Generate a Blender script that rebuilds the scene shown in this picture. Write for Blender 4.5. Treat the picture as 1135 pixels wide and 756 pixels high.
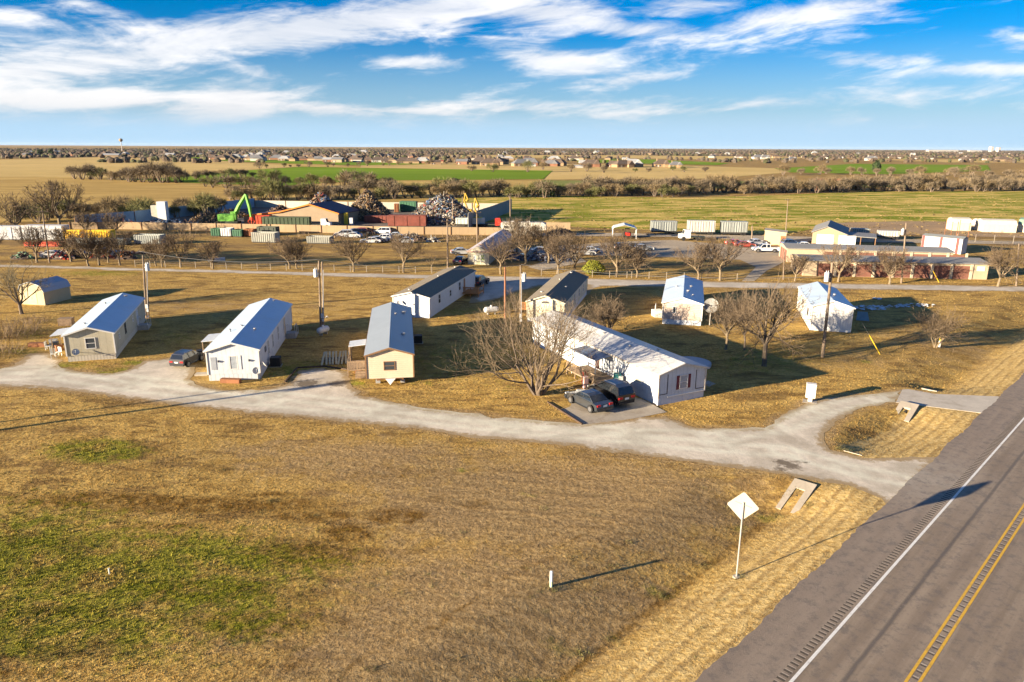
import bpy, math, random
import numpy as np
R=math.radians
HAZE=.00001
D=bpy.data; S=bpy.context.scene
for o in list(D.objects): D.objects.remove(o)
C=S.collection
S.cycles.max_bounces=4; S.cycles.diffuse_bounces=2; S.cycles.glossy_bounces=2
# ------------------------------------------------------------------ camera
CH=22.0; FPX=800.0; PITCH=math.atan((378-163)/FPX); ROLL=math.atan2(6,1135)
cam=D.objects.new('camera',D.cameras.new('camera')); C.objects.link(cam)
cam.data.sensor_width=36; cam.data.lens=36*FPX/1135.0
cam.data.clip_start=.5; cam.data.clip_end=60000
from mathutils import Matrix, Vector, Euler
cam.matrix_world=Matrix.Translation((0,0,CH))@Matrix.Rotation(math.pi/2-PITCH,4,'X')@Matrix.Rotation(-ROLL*-1,4,'Z')
S.camera=cam
# ------------------------------------------------------------------ sun and exposure
SUN_EL=R(10.7); SH=np.array([.89,.457]); SH/=np.hypot(*SH)      # ground direction in which shadows fall
sl=D.lights.new('sun','SUN'); sl.energy=5.0; sl.angle=R(.5); sl.color=(1.0,.83,.60)
sun=D.objects.new('sun',sl); C.objects.link(sun)
sd=Vector((-SH[0]*math.cos(SUN_EL),-SH[1]*math.cos(SUN_EL),math.sin(SUN_EL)))
sun.rotation_euler=sd.to_track_quat('Z','Y').to_euler()
sun.location=(-60,-40,60)
S.view_settings.view_transform='Standard'; S.view_settings.look='None'
S.view_settings.gamma=1; S.view_settings.use_curve_mapping=False
S.view_settings.exposure=1.98
# ------------------------------------------------------------------ pixel of the photograph -> place in the world
def ray(x,y):
    u=x-567.5; v=y-378; c,s=math.cos(ROLL),math.sin(ROLL)
    u,v=(u*c+v*s)/FPX,(-u*s+v*c)/FPX
    return u,math.cos(PITCH)-v*math.sin(PITCH),-(math.sin(PITCH)+v*math.cos(PITCH))
def G(x,y,z=0.):
    a,b,c=ray(x,y); t=(z-CH)/c
    return (a*t,b*t)
def Zat(x,y,Y):
    a,b,c=ray(x,y); return CH+c*Y/b
def Ppx(X,Y,Z):
    dz=Z-CH; d=Y*math.cos(PITCH)-dz*math.sin(PITCH); w=Y*math.sin(PITCH)+dz*math.cos(PITCH)
    u=FPX*X/d; v=-FPX*w/d; c,s=math.cos(ROLL),math.sin(ROLL)
    return 567.5+u*c-v*s, 378+u*s+v*c
# ------------------------------------------------------------------ node helpers
class NT:
    def __init__(s,t): s.t=t; s.n=t.nodes; s.l=t.links
    def new(s,k,**kw):
        n=s.n.new(k)
        for a,b in kw.items(): setattr(n,a,b)
        return n
    def link(s,a,b): s.l.new(a,b)
    def setin(s,sock,v):
        if hasattr(v,'is_output') or hasattr(v,'links'): s.l.new(v,sock)
        else: sock.default_value=v
    def m(s,op,a,b=None,c=None,clamp=False):
        n=s.n.new('ShaderNodeMath'); n.operation=op; n.use_clamp=clamp
        for i,v in enumerate((a,b,c)):
            if v is not None: s.setin(n.inputs[i],v)
        return n.outputs[0]
    def mix(s,f,a,b,bt='MIX'):
        n=s.n.new('ShaderNodeMix'); n.data_type='RGBA'; n.blend_type=bt
        s.setin(n.inputs[0],f)
        for i,v in ((6,a),(7,b)):
            s.setin(n.inputs[i],(*v,1) if isinstance(v,tuple) and len(v)==3 else v)
        return n.outputs[2]
    def noise(s,vec,scale,detail=4,rough=.55,dist=0.):
        n=s.n.new('ShaderNodeTexNoise'); n.inputs['Scale'].default_value=scale
        n.inputs['Detail'].default_value=detail; n.inputs['Roughness'].default_value=rough
        n.inputs['Distortion'].default_value=dist
        if vec is not None: s.l.new(vec,n.inputs['Vector'])
        return n.outputs[0]
    def ramp(s,v,a,b,lo=0.,hi=1.):
        n=s.n.new('ShaderNodeMapRange'); n.interpolation_type='SMOOTHSTEP'
        s.setin(n.inputs[0],v); n.inputs[1].default_value=a; n.inputs[2].default_value=b
        n.inputs[3].default_value=lo; n.inputs[4].default_value=hi
        return n.outputs[0]
# ------------------------------------------------------------------ sky with clouds
W=D.worlds.new('World'); S.world=W; W.use_nodes=True
k=NT(W.node_tree); k.n.clear()
sky=k.new('ShaderNodeTexSky',sky_type='NISHITA',sun_disc=False,sun_elevation=SUN_EL)
sky.sun_rotation=math.atan2(sd.x,sd.y); sky.altitude=200; sky.air_density=1.0; sky.dust_density=.6; sky.ozone_density=4.5
tc=k.new('ShaderNodeTexCoord'); sp=k.new('ShaderNodeSeparateXYZ'); k.link(tc.outputs['Generated'],sp.inputs[0])
az=k.m('ARCTAN2',sp.outputs[0],sp.outputs[1]); el=k.m('ARCSINE',sp.outputs[2])
def cloud_noise(sx,sy,seed,detail=7,rough=.6,shear=.0,dist=.6):
    cb=k.new('ShaderNodeCombineXYZ')
    e=k.m('MULTIPLY',el,sy)
    a=k.m('MULTIPLY',az,sx)
    e2=k.m('SUBTRACT',e,k.m('MULTIPLY',a,shear))
    k.link(a,cb.inputs[0]); k.link(e2,cb.inputs[1]); cb.inputs[2].default_value=seed
    return k.noise(cb.outputs[0],1.,detail,rough,dist)
big=cloud_noise(5,22,3.1,10,.60,.22,.7); fine=cloud_noise(20,75,8.7,7,.66,.35,.5)
msk=None
def el_az(px,py):
    a,b,c=ray(px,py); r=math.sqrt(a*a+b*b+c*c); return math.atan2(a,b),math.asin(c/r)
# px, py, half width, half height, tilt(px/px), weight
for (px,py,rx,ry,tl,wt) in [(130,62,240,20,-.16,.95),(330,34,210,20,-.13,1.15),(470,12,130,16,-.1,1.0),(100,110,120,11,0,.7),(50,135,130,8,0,.3),
    (262,112,70,22,-.2,.95),(300,85,60,12,.3,.6),(350,120,90,8,.05,.7),(425,122,90,4,.02,.55),(600,14,95,16,.06,1.0),(690,30,90,11,.1,.85),(620,68,75,16,.12,.95),(560,52,50,9,.1,.6),(700,88,70,9,-.05,.75),
    (457,69,50,8,0,.95),(905,12,110,13,-.1,.75),(755,6,70,10,0,.8),(960,66,60,8,.1,.65),(1090,76,90,7,0,.55),(600,118,110,8,0,.5),(860,112,230,10,-.03,.5),(760,122,120,6,-.05,.45),
    (20,20,80,8,.1,.5),(110,10,60,6,.15,.4),(1130,50,25,8,0,.5),(30,165,400,10,0,.2)]:
    a0,e0=el_az(px,py); sx=FPX/rx*1.0; sy=FPX/ry
    da=k.m('SUBTRACT',az,a0); de=k.m('SUBTRACT',el,e0)
    de=k.m('ADD',de,k.m('MULTIPLY',da,tl))
    q=k.m('ADD',k.m('POWER',k.m('MULTIPLY',da,sx),2.),k.m('POWER',k.m('MULTIPLY',de,sy),2.))
    g=k.m('MULTIPLY',k.m('POWER',2.718,k.m('MULTIPLY',q,-1.)),wt)
    msk=g if msk is None else k.m('MAXIMUM',msk,g)
hi=k.ramp(el,R(13),R(22))                                    # above the picture: loose cloud everywhere
msk=k.m('MAXIMUM',msk,k.m('MULTIPLY',hi,.12))
v=k.m('ADD',k.m('ADD',k.m('MULTIPLY',big,1.5),k.m('MULTIPLY',fine,.6)),k.m('MULTIPLY',msk,.62))
cov=k.ramp(v,1.10,1.60)
cov=k.m('MULTIPLY',cov,k.ramp(el,R(.5),R(3.0),.15,1.))
cov=k.m('MULTIPLY',cov,.82)
shd=k.ramp(big,.35,.75)
ccol=k.mix(shd,(4.6,4.7,4.9),(7.4,7.0,6.6))
ccol=k.mix(k.ramp(el,R(0),R(6)),(4.6,4.4,4.4),ccol)
SKYB=k.new('ShaderNodeHueSaturation'); k.link(k.ramp(el,R(6),R(20),1.35,1.8),SKYB.inputs['Saturation']); SKYB.inputs['Value'].default_value=.80
k.link(k.mix(1.,sky.outputs[0],(1.0,1.0,1.16),'MULTIPLY'),SKYB.inputs['Color'])
low=k.ramp(el,R(-1),R(9),1.,0.)
skyc=k.mix(k.m('MAXIMUM',k.m('MULTIPLY',low,.72),k.ramp(el,R(.8),R(4.5),1.,0.)),SKYB.outputs[0],(2.5,3.75,4.9))
col=k.mix(cov,skyc,ccol)
W.cycles.sampling_method="MANUAL"; W.cycles.sample_map_resolution=256
bg=k.new('ShaderNodeBackground'); bg.inputs[1].default_value=.05
k.link(col,bg.inputs[0]); wo=k.new('ShaderNodeOutputWorld'); k.link(bg.outputs[0],wo.inputs[0])
# ------------------------------------------------------------------ mesh helpers
class MB:
    def __init__(s): s.v=[]; s.f=[]; s.m=[]
    def poly(s,pts,m=0):
        n=len(s.v); s.v+= [tuple(map(float,p)) for p in pts]; s.f.append(tuple(range(n,n+len(pts)))); s.m.append(m)
    def mesh(s,vs,fs,m=0):
        n=len(s.v); s.v+= [tuple(map(float,p)) for p in vs]
        for f in fs: s.f.append(tuple(i+n for i in f)); s.m.append(m)
    def box(s,x0,x1,y0,y1,z0,z1,m=0):
        s.mesh([(x0,y0,z0),(x1,y0,z0),(x1,y1,z0),(x0,y1,z0),(x0,y0,z1),(x1,y0,z1),(x1,y1,z1),(x0,y1,z1)],
          [(0,3,2,1),(4,5,6,7),(0,1,5,4),(1,2,6,5),(2,3,7,6),(3,0,4,7)],m)
    def cbox(s,c,size,rot=None,m=0,taper=1.):
        hx,hy,hz=[q/2 for q in size]; E=Euler(rot).to_matrix() if rot else None
        vs=[]
        for z in (-1,1):
            t=1 if z<0 else taper
            for x,y in ((-1,-1),(1,-1),(1,1),(-1,1)):
                p=Vector((x*hx*t,y*hy*t,z*hz)); p=E@p if E else p
                vs.append((p.x+c[0],p.y+c[1],p.z+c[2]))
        s.mesh(vs,[(0,3,2,1),(4,5,6,7),(0,1,5,4),(1,2,6,5),(2,3,7,6),(3,0,4,7)],m)
    def prism(s,prof,a0,a1,axis='y',m=0,sc1=None):
        """prof: closed 2-D outline; axis y: (x,z), axis x: (y,z), axis z: (x,y)"""
        def P3(p,a): return {'y':(p[0],a,p[1]),'x':(a,p[0],p[1]),'z':(p[0],p[1],a)}[axis]
        n=len(prof); vs=[P3(p,a0) for p in prof]+[P3(p,a1) for p in (sc1 or prof)]
        fs=[tuple(range(n)),tuple(range(2*n-1,n-1,-1))]+[(i,i+n,(i+1)%n+n,(i+1)%n) for i in range(n)]
        s.mesh(vs,fs,m)
    def tube(s,pts,rad,n=6,m=0,cap=True):
        pts=[Vector(p) for p in pts]
        if not hasattr(rad,'__len__'): rad=[rad]*len(pts)
        vs=[];b=len(s.v)
        ax=None
        for i,p in enumerate(pts):
            d=(pts[min(i+1,len(pts)-1)]-pts[max(i-1,0)])
            d=d.normalized() if d.length>1e-9 else Vector((0,0,1))
            if ax is None: ax=d.orthogonal().normalized()
            else:
                ax=(ax-d*ax.dot(d)); ax=ax.normalized() if ax.length>1e-6 else d.orthogonal().normalized()
            bx=d.cross(ax)
            for j in range(n):
                a=2*math.pi*j/n; q=p+(ax*math.cos(a)+bx*math.sin(a))*rad[i]; vs.append((q.x,q.y,q.z))
        s.v+=vs
        for i in range(len(pts)-1):
            for j in range(n):
                s.f.append((b+i*n+j,b+i*n+(j+1)%n,b+(i+1)*n+(j+1)%n,b+(i+1)*n+j)); s.m.append(m)
        if cap:
            s.f.append(tuple(b+(len(pts)-1)*n+j for j in range(n))); s.m.append(m)
            s.f.append(tuple(b+j for j in reversed(range(n)))); s.m.append(m)
    def cyl(s,c,r,h,n=12,m=0,axis='z'):
        e={'z':(0,0,h),'x':(h,0,0),'y':(0,h,0)}[axis]
        s.tube([c,(c[0]+e[0],c[1]+e[1],c[2]+e[2])],r,n,m)
    def ball(s,c,r,n=8,k=5,m=0,sq=(1,1,1)):
        vs=[];fs=[]
        for i in range(k+1):
            t=math.pi*i/k
            for j in range(n):
                a=2*math.pi*j/n; vs.append((c[0]+r*sq[0]*math.sin(t)*math.cos(a),c[1]+r*sq[1]*math.sin(t)*math.sin(a),c[2]+r*sq[2]*math.cos(t)))
        for i in range(k):
            for j in range(n): fs.append((i*n+j,(i+1)*n+j,(i+1)*n+(j+1)%n,i*n+(j+1)%n))
        s.mesh(vs,fs,m)
    def build(s,name,mats,parent=None,loc=None,rz=0,smooth=False):
        me=D.meshes.new(name); me.from_pydata(s.v,[],s.f)
        if not isinstance(mats,(list,tuple)): mats=[mats]
        for q in mats: me.materials.append(q)
        if len(mats)>1: me.polygons.foreach_set('material_index',s.m)
        if smooth: me.polygons.foreach_set('use_smooth',[True]*len(s.f))
        me.update()
        o=D.objects.new(name,me); C.objects.link(o)
        if parent is not None: o.parent=parent
        if loc is not None: o.location=loc
        o.rotation_euler.z=rz
        return o
def tag(o,label=None,cat=None,group=None,kind=None):
    if label: o['label']=label
    if cat: o['category']=cat
    if group: o['group']=group
    if kind: o['kind']=kind
    return o
def thing(name,label,cat,loc=(0,0,0),rz=0,group=None):
    o=D.objects.new(name,None); C.objects.link(o); o.empty_display_size=.3
    o.location=loc; o.rotation_euler=(0,0,rz)
    return tag(o,label,cat,group)
def kids(o): return [c for c in D.objects if c.parent is o]
_tree={}
def dup(o,loc,rz=0,sc=None,label=None,group=None,top=True):
    if o.name not in _tree: _tree[o.name]=kids(o)
    c=o.copy(); C.objects.link(c)
    if top:
        c.location=loc; c.rotation_euler=(0,0,rz)
        if sc is not None: c.scale=sc if hasattr(sc,'__len__') else (sc,sc,sc)
        if label: c['label']=label
        if group: c['group']=group
    for ch in _tree[o.name]:
        d=dup(ch,None,top=False); d.parent=c
    return c
def swapmat(o,frm,to):
    """give one copy another material: object-level slots on the copies"""
    for ch in [o]+[c for c in D.objects if c.parent is o]:
        if ch.type!='MESH': continue
        for s_ in ch.material_slots:
            if s_.material is frm: s_.link='OBJECT'; s_.material=to
# ------------------------------------------------------------------ materials
MATS={}
def M(name,col,rough=.85,var=.12,scale=1.5,bump=0.,metal=0.,spec=.3,groove=None,gdark=.75,stain=None,gbump=.02,bscale=None,coat=0):
    if name in MATS: return MATS[name]
    m=D.materials.new(name); m.use_nodes=True; k=NT(m.node_tree); b=k.n['Principled BSDF']
    tc=k.new('ShaderNodeTexCoord'); oc=tc.outputs['Object']
    n1=k.noise(oc,scale,5,.6); n2=k.noise(oc,scale*7,3,.6)
    f=k.m('ADD',k.m('MULTIPLY',n1,.65),k.m('MULTIPLY',n2,.35))
    f=k.ramp(f,.3,.7)
    lo=tuple(c*(1-var) for c in col); hi=tuple(min(.9,c*(1+var)) for c in col)
    cc=k.mix(f,lo,hi); h=None
    if stain:
        sc,amt,scol=stain
        n3=k.noise(oc,sc,6,.7,.5); cc=k.mix(k.m('MULTIPLY',k.ramp(n3,.52,.68),amt),cc,scol)
    if groove:
        axis,sp_,wd=groove
        s=k.new('ShaderNodeSeparateXYZ'); k.link(oc,s.inputs[0])
        if axis=='xy': c0=k.m('ADD',s.outputs[0],s.outputs[1])
        else: c0=s.outputs['xyz'.index(axis)]
        fr=k.m('FRACT',k.m('DIVIDE',k.m('ADD',c0,500.),sp_))
        g=k.m('LESS_THAN',fr,wd)
        cc=k.mix(k.m('MULTIPLY',g,1-gdark),cc,tuple(c*.2 for c in col))
        h=k.m('SUBTRACT',1.,g)
    k.link(cc,b.inputs['Base Color'])
    b.inputs['Roughness'].default_value=rough; b.inputs['Metallic'].default_value=metal
    b.inputs['Specular IOR Level'].default_value=spec
    if coat: b.inputs['Coat Weight'].default_value=coat
    if bump or groove:
        bn=k.new('ShaderNodeBump'); bn.inputs['Strength'].default_value=.8
        bn.inputs['Distance'].default_value=1.
        hh=k.m('MULTIPLY',k.noise(oc,bscale or scale*6,4,.6),bump)
        if h is not None: hh=k.m('ADD',hh,k.m('MULTIPLY',h,gbump))
        k.link(hh,bn.inputs['Height']); k.link(bn.outputs[0],b.inputs['Normal'])
    MATS[name]=m; return m
def Msimple(name,col,rough=.8,metal=0.,spec=.3):
    return M(name,col,rough,.1,2.,metal=metal,spec=spec)
def Mfacet(name,cols,rough=.8,scale=.9):
    """several flat colours scattered by cell: for heaps and crowns"""
    if name in MATS: return MATS[name]
    m=D.materials.new(name); m.use_nodes=True; k=NT(m.node_tree); b=k.n['Principled BSDF']
    tc=k.new('ShaderNodeTexCoord'); v=k.new('ShaderNodeTexVoronoi'); v.inputs['Scale'].default_value=scale
    k.link(tc.outputs['Object'],v.inputs['Vector'])
    s=k.new('ShaderNodeSeparateColor'); k.link(v.outputs['Color'],s.inputs[0])
    r=k.new('ShaderNodeValToRGB'); r.color_ramp.interpolation='CONSTANT'
    while len(r.color_ramp.elements)<len(cols): r.color_ramp.elements.new(.5)
    for i,c in enumerate(cols): r.color_ramp.elements[i].position=i/len(cols); r.color_ramp.elements[i].color=(*c,1)
    k.link(s.outputs[0],r.inputs[0]); k.link(r.outputs[0],b.inputs['Base Color']); b.inputs['Roughness'].default_value=rough
    b.inputs['Specular IOR Level'].default_value=.2
    MATS[name]=m; return m
# ================================================================== GROUND
def seg_d(px,py,a,b):
    ax,ay=a; bx,by=b; dx,dy=bx-ax,by-ay; L=dx*dx+dy*dy
    t=np.clip(((px-ax)*dx+(py-ay)*dy)/L,0,1)
    return np.hypot(px-ax-t*dx,py-ay-t*dy)
def inpoly(px,py,poly):
    r=np.zeros(np.shape(px),bool); n=len(poly)
    for i in range(n):
        x0,y0=poly[i]; x1,y1=poly[(i+1)%n]
        c=((y0>py)!=(y1>py)); 
        with np.errstate(divide='ignore',invalid='ignore'):
            r^= c&(px<(x1-x0)*(py-y0)/((y1-y0) if y1!=y0 else 1e-9)+x0)
    return r
def PXW(l): return [G(*p) for p in l]
# highway frame: n = distance across (grows to the right), t = distance along
def nn(x,y): return (x-y)*.70711
def tt(x,y): return (x+y)*.70711
def unhw(n,t): return ((n+t)*.70711,(t-n)*.70711)
N_EDGE=-12.75; N_WHITE=-9.9; N_YEL=-6.45
gravel_px=[(-60,418),(0,409),(17,404.8),(33.5,391.7),(52.4,391.7),(69.8,399.5),(65.5,406),(87,412),(125,414.4),(145.5,409),(158.6,400.4),(186,397),(215,399),(216,412),(209.5,420.7),(216,426),(239.7,431.9),(287,433),(319,426),(331,410.7),(358.6,408),(385,412),(390.4,429),(403.6,439.8),(464,451.7),(520,458),(570,463.8),(644,470.4),(690,466),(737,461.5),(771,474.3),(800,474.5),(847,474.5),(872,458),(894,447),(908,443),(945,438.5),(979,435.3),(1000,432),
 (993,446.2),(955.5,451.8),(925,468),(913,487),(920,499),(955.5,507.4),(998,507.8),(1045,506),
 (995,566),(962.6,547),(941,538),(899,532),(847,522.5),(800,517),(701.7,503),(615.5,492.5),(529,486),(464.7,475.5),(400,469),(301.7,460),(198,449),(86,434),(43,430),(0,428),(-60,427)]
drive_px=[(1000,432),(1007,431.5),(1035.6,436.8),(1116,440),(1096,459),(993,446.2)]
GRAV=PXW(gravel_px)
# ditch flow line beside the highway, with its culverts
def ditch_n(t): return -17.9
FL=[G(594,756),G(676,693),G(736,645),G(800,598),G(862,556)]
TN=[(tt(*p),nn(*p)) for p in FL]
def height(x,y):
    n=nn(x,y); t=tt(x,y)
    nf=np.interp(t,[TN[0][0]-30,TN[0][0],TN[-1][0],200],[TN[0][1],TN[0][1],TN[-1][1],-18.0])
    d=N_EDGE-n; wf=N_EDGE-nf
    up=np.clip(d/wf,0,1); dn=np.clip((n-nf)*-1/5.2,0,1)
    dep=np.where(d<wf,up,1-dn); dep=dep*dep*(3-2*dep)*.25+dep*.75
    dep=np.where(d<0,0,dep)
    # filled in under the two approaches
    dg=DG(x,y); fill=np.clip(1.-(dg-.7)/3.6,0,1)
    h=-0.95*dep*(1-fill)
    # gentle rolling of the yard
    h=h+.06*np.sin(x*.31+1.)*np.sin(y*.23)*(1-np.clip(dep*3,0,1))*np.clip(dg/4,0,1)*np.clip((d-8)/6,0,1)*np.clip((100-y)/12,0,1)
    fade=np.clip((160-t)/40,0,1)
    return h*fade
# distance to gravel and concrete approach, on a lookup grid
_gx=np.arange(-110,110,1.); _gy=np.arange(5,180,1.)
GX,GY=np.meshgrid(_gx,_gy)
def polydist(poly,X,Y):
    d=np.full(X.shape,1e9)
    for i in range(len(poly)): d=np.minimum(d,seg_d(X,Y,poly[i],poly[(i+1)%len(poly)]))
    return np.where(inpoly(X,Y,poly),0,d)
DRIVE=PXW(drive_px)
_dg=np.minimum(polydist(GRAV,GX,GY),polydist(DRIVE,GX,GY))
def DG(x,y):
    x=np.asarray(x,float); y=np.asarray(y,float)
    fx=np.clip(x-_gx[0],0,len(_gx)-1.001); fy=np.clip(y-_gy[0],0,len(_gy)-1.001)
    i=fx.astype(int); j=fy.astype(int); a=fx-i; b=fy-j
    return _dg[j,i]*(1-a)*(1-b)+_dg[j,i+1]*a*(1-b)+_dg[j+1,i]*(1-a)*b+_dg[j+1,i+1]*a*b
# natural variation of the turf: places (given in photo pixels, turned into ground places) where it is green, dark or bare, with one ditch shadow painted among the dark
GREEN=[(105,500,50,12,1.7),(125,637,90,24,1.7),(40,620,130,60,1.2),(200,625,170,38,1.1),(60,685,160,45,1.2),(230,670,140,55,.75),(110,725,160,25,.6),(640,425,50,22,.35),(560,430,60,25,.25),(110,303,60,3,.8),(200,302,80,3,.3),
 (600,745,60,14,.6),(625,705,25,10,.6),(676,693,30,10,.4),(730,640,40,10,.4),(800,598,30,10,.3),(855,560,20,6,.7),(960,493,14,3,.8),(1000,442,14,4,.4),(500,400,80,30,.45),(840,400,90,22,.45),(335,410,60,14,.6),(70,404,40,4,.8),(130,412,30,5,.8),(150,402,20,4,.8),
 (300,365,60,15,.45),(200,375,40,15,.4),(395,425,18,5,.7),(470,424,22,4,.5),(510,345,40,8,.5),(960,401,12,2,.8),(30,370,30,8,.5),(20,390,30,6,.6),(510,521,8,3,.7),(585,548,20,5,.4),(815,574,20,5,.5),(900,545,18,5,.4),(780,540,15,5,.3),(560,480,400,6,.12)]
DARK=[(120,555,110,9,1.2),(240,560,150,10,1.1),(350,572,60,9,.9),(180,585,120,8,.6),(60,560,70,6,.6),(300,548,60,5,.7),(440,572,38,9,1.2),(385,592,30,12,1.2),(335,615,75,18,.95),(220,655,90,12,1.1),(280,690,110,18,.85),(60,680,80,12,.5),(300,735,70,10,.6),(485,553,14,7,.6),(530,558,20,8,.6),(190,595,160,14,.4),(445,528,4,2,.9),(20,748,50,6,.9),(410,640,10,12,.5),(555,520,20,4,.3),(600,475,380,3,.2),(590,620,6,2,.6)]  # the spot in the bottom left corner stands for ditch shade
BROWN=[(620,560,240,60,1.),(560,680,200,90,1.),(400,510,160,30,.7),(300,500,80,18,.5),(740,560,90,40,.9),(450,725,180,60,.9),(1050,380,90,20,.5),(960,400,80,15,.4),(700,320,120,12,.2),(860,320,260,6,.3),(250,340,180,10,.4),(50,520,60,10,.2),(230,520,130,10,.2)]
STRAW=[(720,690,60,70,0.9)]
def blobs(L,px,py,pw=1.):
    r=np.zeros_like(px)
    for (cx,cy,rx,ry,w) in L:
        q=((px-cx)/rx)**2+((py-cy)/ry)**2
        r=np.maximum(r,w*np.exp(-q))
    return r
def masks(x,y):
    x=np.asarray(x,float); y=np.asarray(y,float)
    yy=np.maximum(y,12.)
    px,py=Ppx(x,yy,0.)
    near=np.clip((150-y)/20,0,1)
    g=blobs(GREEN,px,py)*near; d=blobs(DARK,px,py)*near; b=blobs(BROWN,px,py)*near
    n=nn(x,y); t=tt(x,y)
    nf=np.interp(t,[TN[0][0]-30,TN[0][0],TN[-1][0],200],[TN[0][1],TN[0][1],TN[-1][1],-18.0])
    fs=np.clip((n-nf-.1)/2.2+.15,0,1)*np.clip((N_EDGE+.6-n)/.4,0,1)*np.clip((170-t)/30,0,1)   # mown foreslope: its sunlit brightness painted in as paler straw
    fs=np.maximum(fs,inpoly(x,y,PXW([(925,495),(955,505),(1026,506),(1080,459),(1010,448),(985,470)]))*1.)
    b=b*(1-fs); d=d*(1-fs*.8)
    # dark line at ditch bottom and top of bank
    ln=np.exp(-((n-nf)/.3)**2)*np.clip((TN[-1][0]-t)/2,0,1)*1.0
    lb=np.exp(-((n-nf+6.2+.25*np.sin(t*.9)+.15*np.sin(t*2.3))/.2)**2)*np.clip((TN[-1][0]-8-t)/2,0,1)*.62
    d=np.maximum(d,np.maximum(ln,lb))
    # worn edges along the gravel
    e=np.clip(1-DG(x,y)/1.3,0,1)*.7*near
    b=np.maximum(b,e*(1-fs))
    return g,d,b,fs
def grass_mat():
    m=D.materials.new('dry_turf'); m.use_nodes=True; k=NT(m.node_tree); b=k.n['Principled BSDF']
    geo=k.new('ShaderNodeNewGeometry'); P_=geo.outputs['Position']
    def at(n): a=k.new('ShaderNodeAttribute'); a.attribute_name=n; return a.outputs['Fac']
    g,d,br,fs=at('green'),at('dark'),at('brown'),at('straw')
    mp=k.new('ShaderNodeMapping'); k.link(P_,mp.inputs[0]); mp.inputs['Rotation'].default_value=(0,0,R(8)); mp.inputs['Scale'].default_value=(.35,1.,1.)
    nL=k.noise(P_,.06,5,.6,.4); nM=k.noise(P_,.45,6,.7,.6); nS=k.noise(P_,3.2,5,.7); nSt=k.noise(mp.outputs[0],.5,6,.72,.8)
    nF=k.noise(P_,14.,3,.7); nC=k.noise(P_,1.1,4,.7)
    straw=k.mix(k.ramp(nS,.35,.65),(.30,.18,.045),(.60,.40,.12))
    straw=k.mix(k.ramp(nL,.35,.65),straw,k.mix(k.ramp(nM,.35,.65),(.33,.20,.052),(.58,.38,.11)))
    brown=k.mix(k.ramp(nS,.35,.65),(.22,.142,.062),(.43,.295,.14))
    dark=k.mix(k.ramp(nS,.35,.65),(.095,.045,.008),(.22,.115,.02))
    green=k.mix(k.ramp(nS,.3,.7),(.10,.13,.005),(.29,.28,.02))
    pale=k.mix(k.ramp(nS,.35,.65),(.40,.26,.085),(.62,.46,.20))
    c=straw
    # natural patches everywhere
    patch=k.ramp(nSt,.47,.62)
    c=k.mix(k.m('MULTIPLY',patch,.8),c,(.165,.095,.032))
    c=k.mix(k.m('MULTIPLY',k.ramp(k.noise(P_,.13,6,.7,1.2),.52,.68),.5),c,(.21,.135,.06))
    thr=lambda a,n,w=.55:k.ramp(k.m('ADD',a,k.m('MULTIPLY',k.m('SUBTRACT',n,.5),1.6)),w-.3,w+.3)
    c=k.mix(k.m('MULTIPLY',thr(br,nM,.42),.85),c,brown)
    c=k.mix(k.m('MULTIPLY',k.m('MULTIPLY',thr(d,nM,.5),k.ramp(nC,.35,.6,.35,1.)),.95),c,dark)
    c=k.mix(k.m('MULTIPLY',k.m('MULTIPLY',thr(g,nC,.5),k.ramp(nM,.36,.56,.25,1.)),.82),c,green)
    c=k.mix(k.m('MULTIPLY',fs,.85),c,pale)  # lighter tint for the slope that faces the sun
    yv=k.new('ShaderNodeSeparateXYZ'); k.link(P_,yv.inputs[0]); rougharea=k.m('MULTIPLY',k.ramp(yv.outputs[1],128.,138.),k.ramp(k.noise(mp.outputs[0],.11,7,.72,.8),.42,.6)); c=k.mix(k.m('MULTIPLY',rougharea,.7),c,(.17,.11,.055))
    # sparse green flecks
    c=k.mix(k.m('MULTIPLY',k.ramp(k.noise(P_,.9,5,.75,.3),.60,.72),.35),c,(.13,.13,.03))
    c=k.mix(k.m('MULTIPLY',k.ramp(k.noise(P_,4.2,5,.8,.2),.50,.64),k.m('SUBTRACT',.55,k.m('MULTIPLY',fs,.3))),c,(.13,.085,.035))
    # mowing lines across the field and along the highway slope
    s=k.new('ShaderNodeSeparateXYZ'); k.link(P_,s.inputs[0])
    wob=k.m('MULTIPLY',nL,3.)
    l1=k.m('SINE',k.m('MULTIPLY',k.m('ADD',k.m('SUBTRACT',k.m('MULTIPLY',s.outputs[1],.97),k.m('MULTIPLY',s.outputs[0],-.2)),wob),4.6))
    l2=k.m('SINE',k.m('MULTIPLY',k.m('ADD',k.m('SUBTRACT',s.outputs[0],s.outputs[1]),k.m('MULTIPLY',nL,1.2)),5.2))
    li=k.mix(fs,k.m('MULTIPLY',l1,k.m('MULTIPLY',br,.9)),l2)
    ll=k.m('MULTIPLY',li,k.ramp(nM,.3,.6))
    c=k.mix(k.m('MULTIPLY',k.ramp(ll,.05,.9),.45),c,(.16,.10,.045))
    k.link(c,b.inputs['Base Color']); b.inputs['Roughness'].default_value=.95; b.inputs['Specular IOR Level'].default_value=.08
    bn=k.new('ShaderNodeBump'); bn.inputs['Strength'].default_value=.75; bn.inputs['Distance'].default_value=1.
    h=k.m('ADD',k.m('MULTIPLY',nS,k.m('SUBTRACT',.115,k.m('MULTIPLY',br,.035))),k.m('MULTIPLY',nF,.03)); h=k.m('ADD',h,k.m('MULTIPLY',nC,.10)); h=k.m('ADD',h,k.m('MULTIPLY',ll,.02))
    k.link(h,bn.inputs['Height']); k.link(bn.outputs[0],b.inputs['Normal'])
    return m
TURF=grass_mat()
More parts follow.
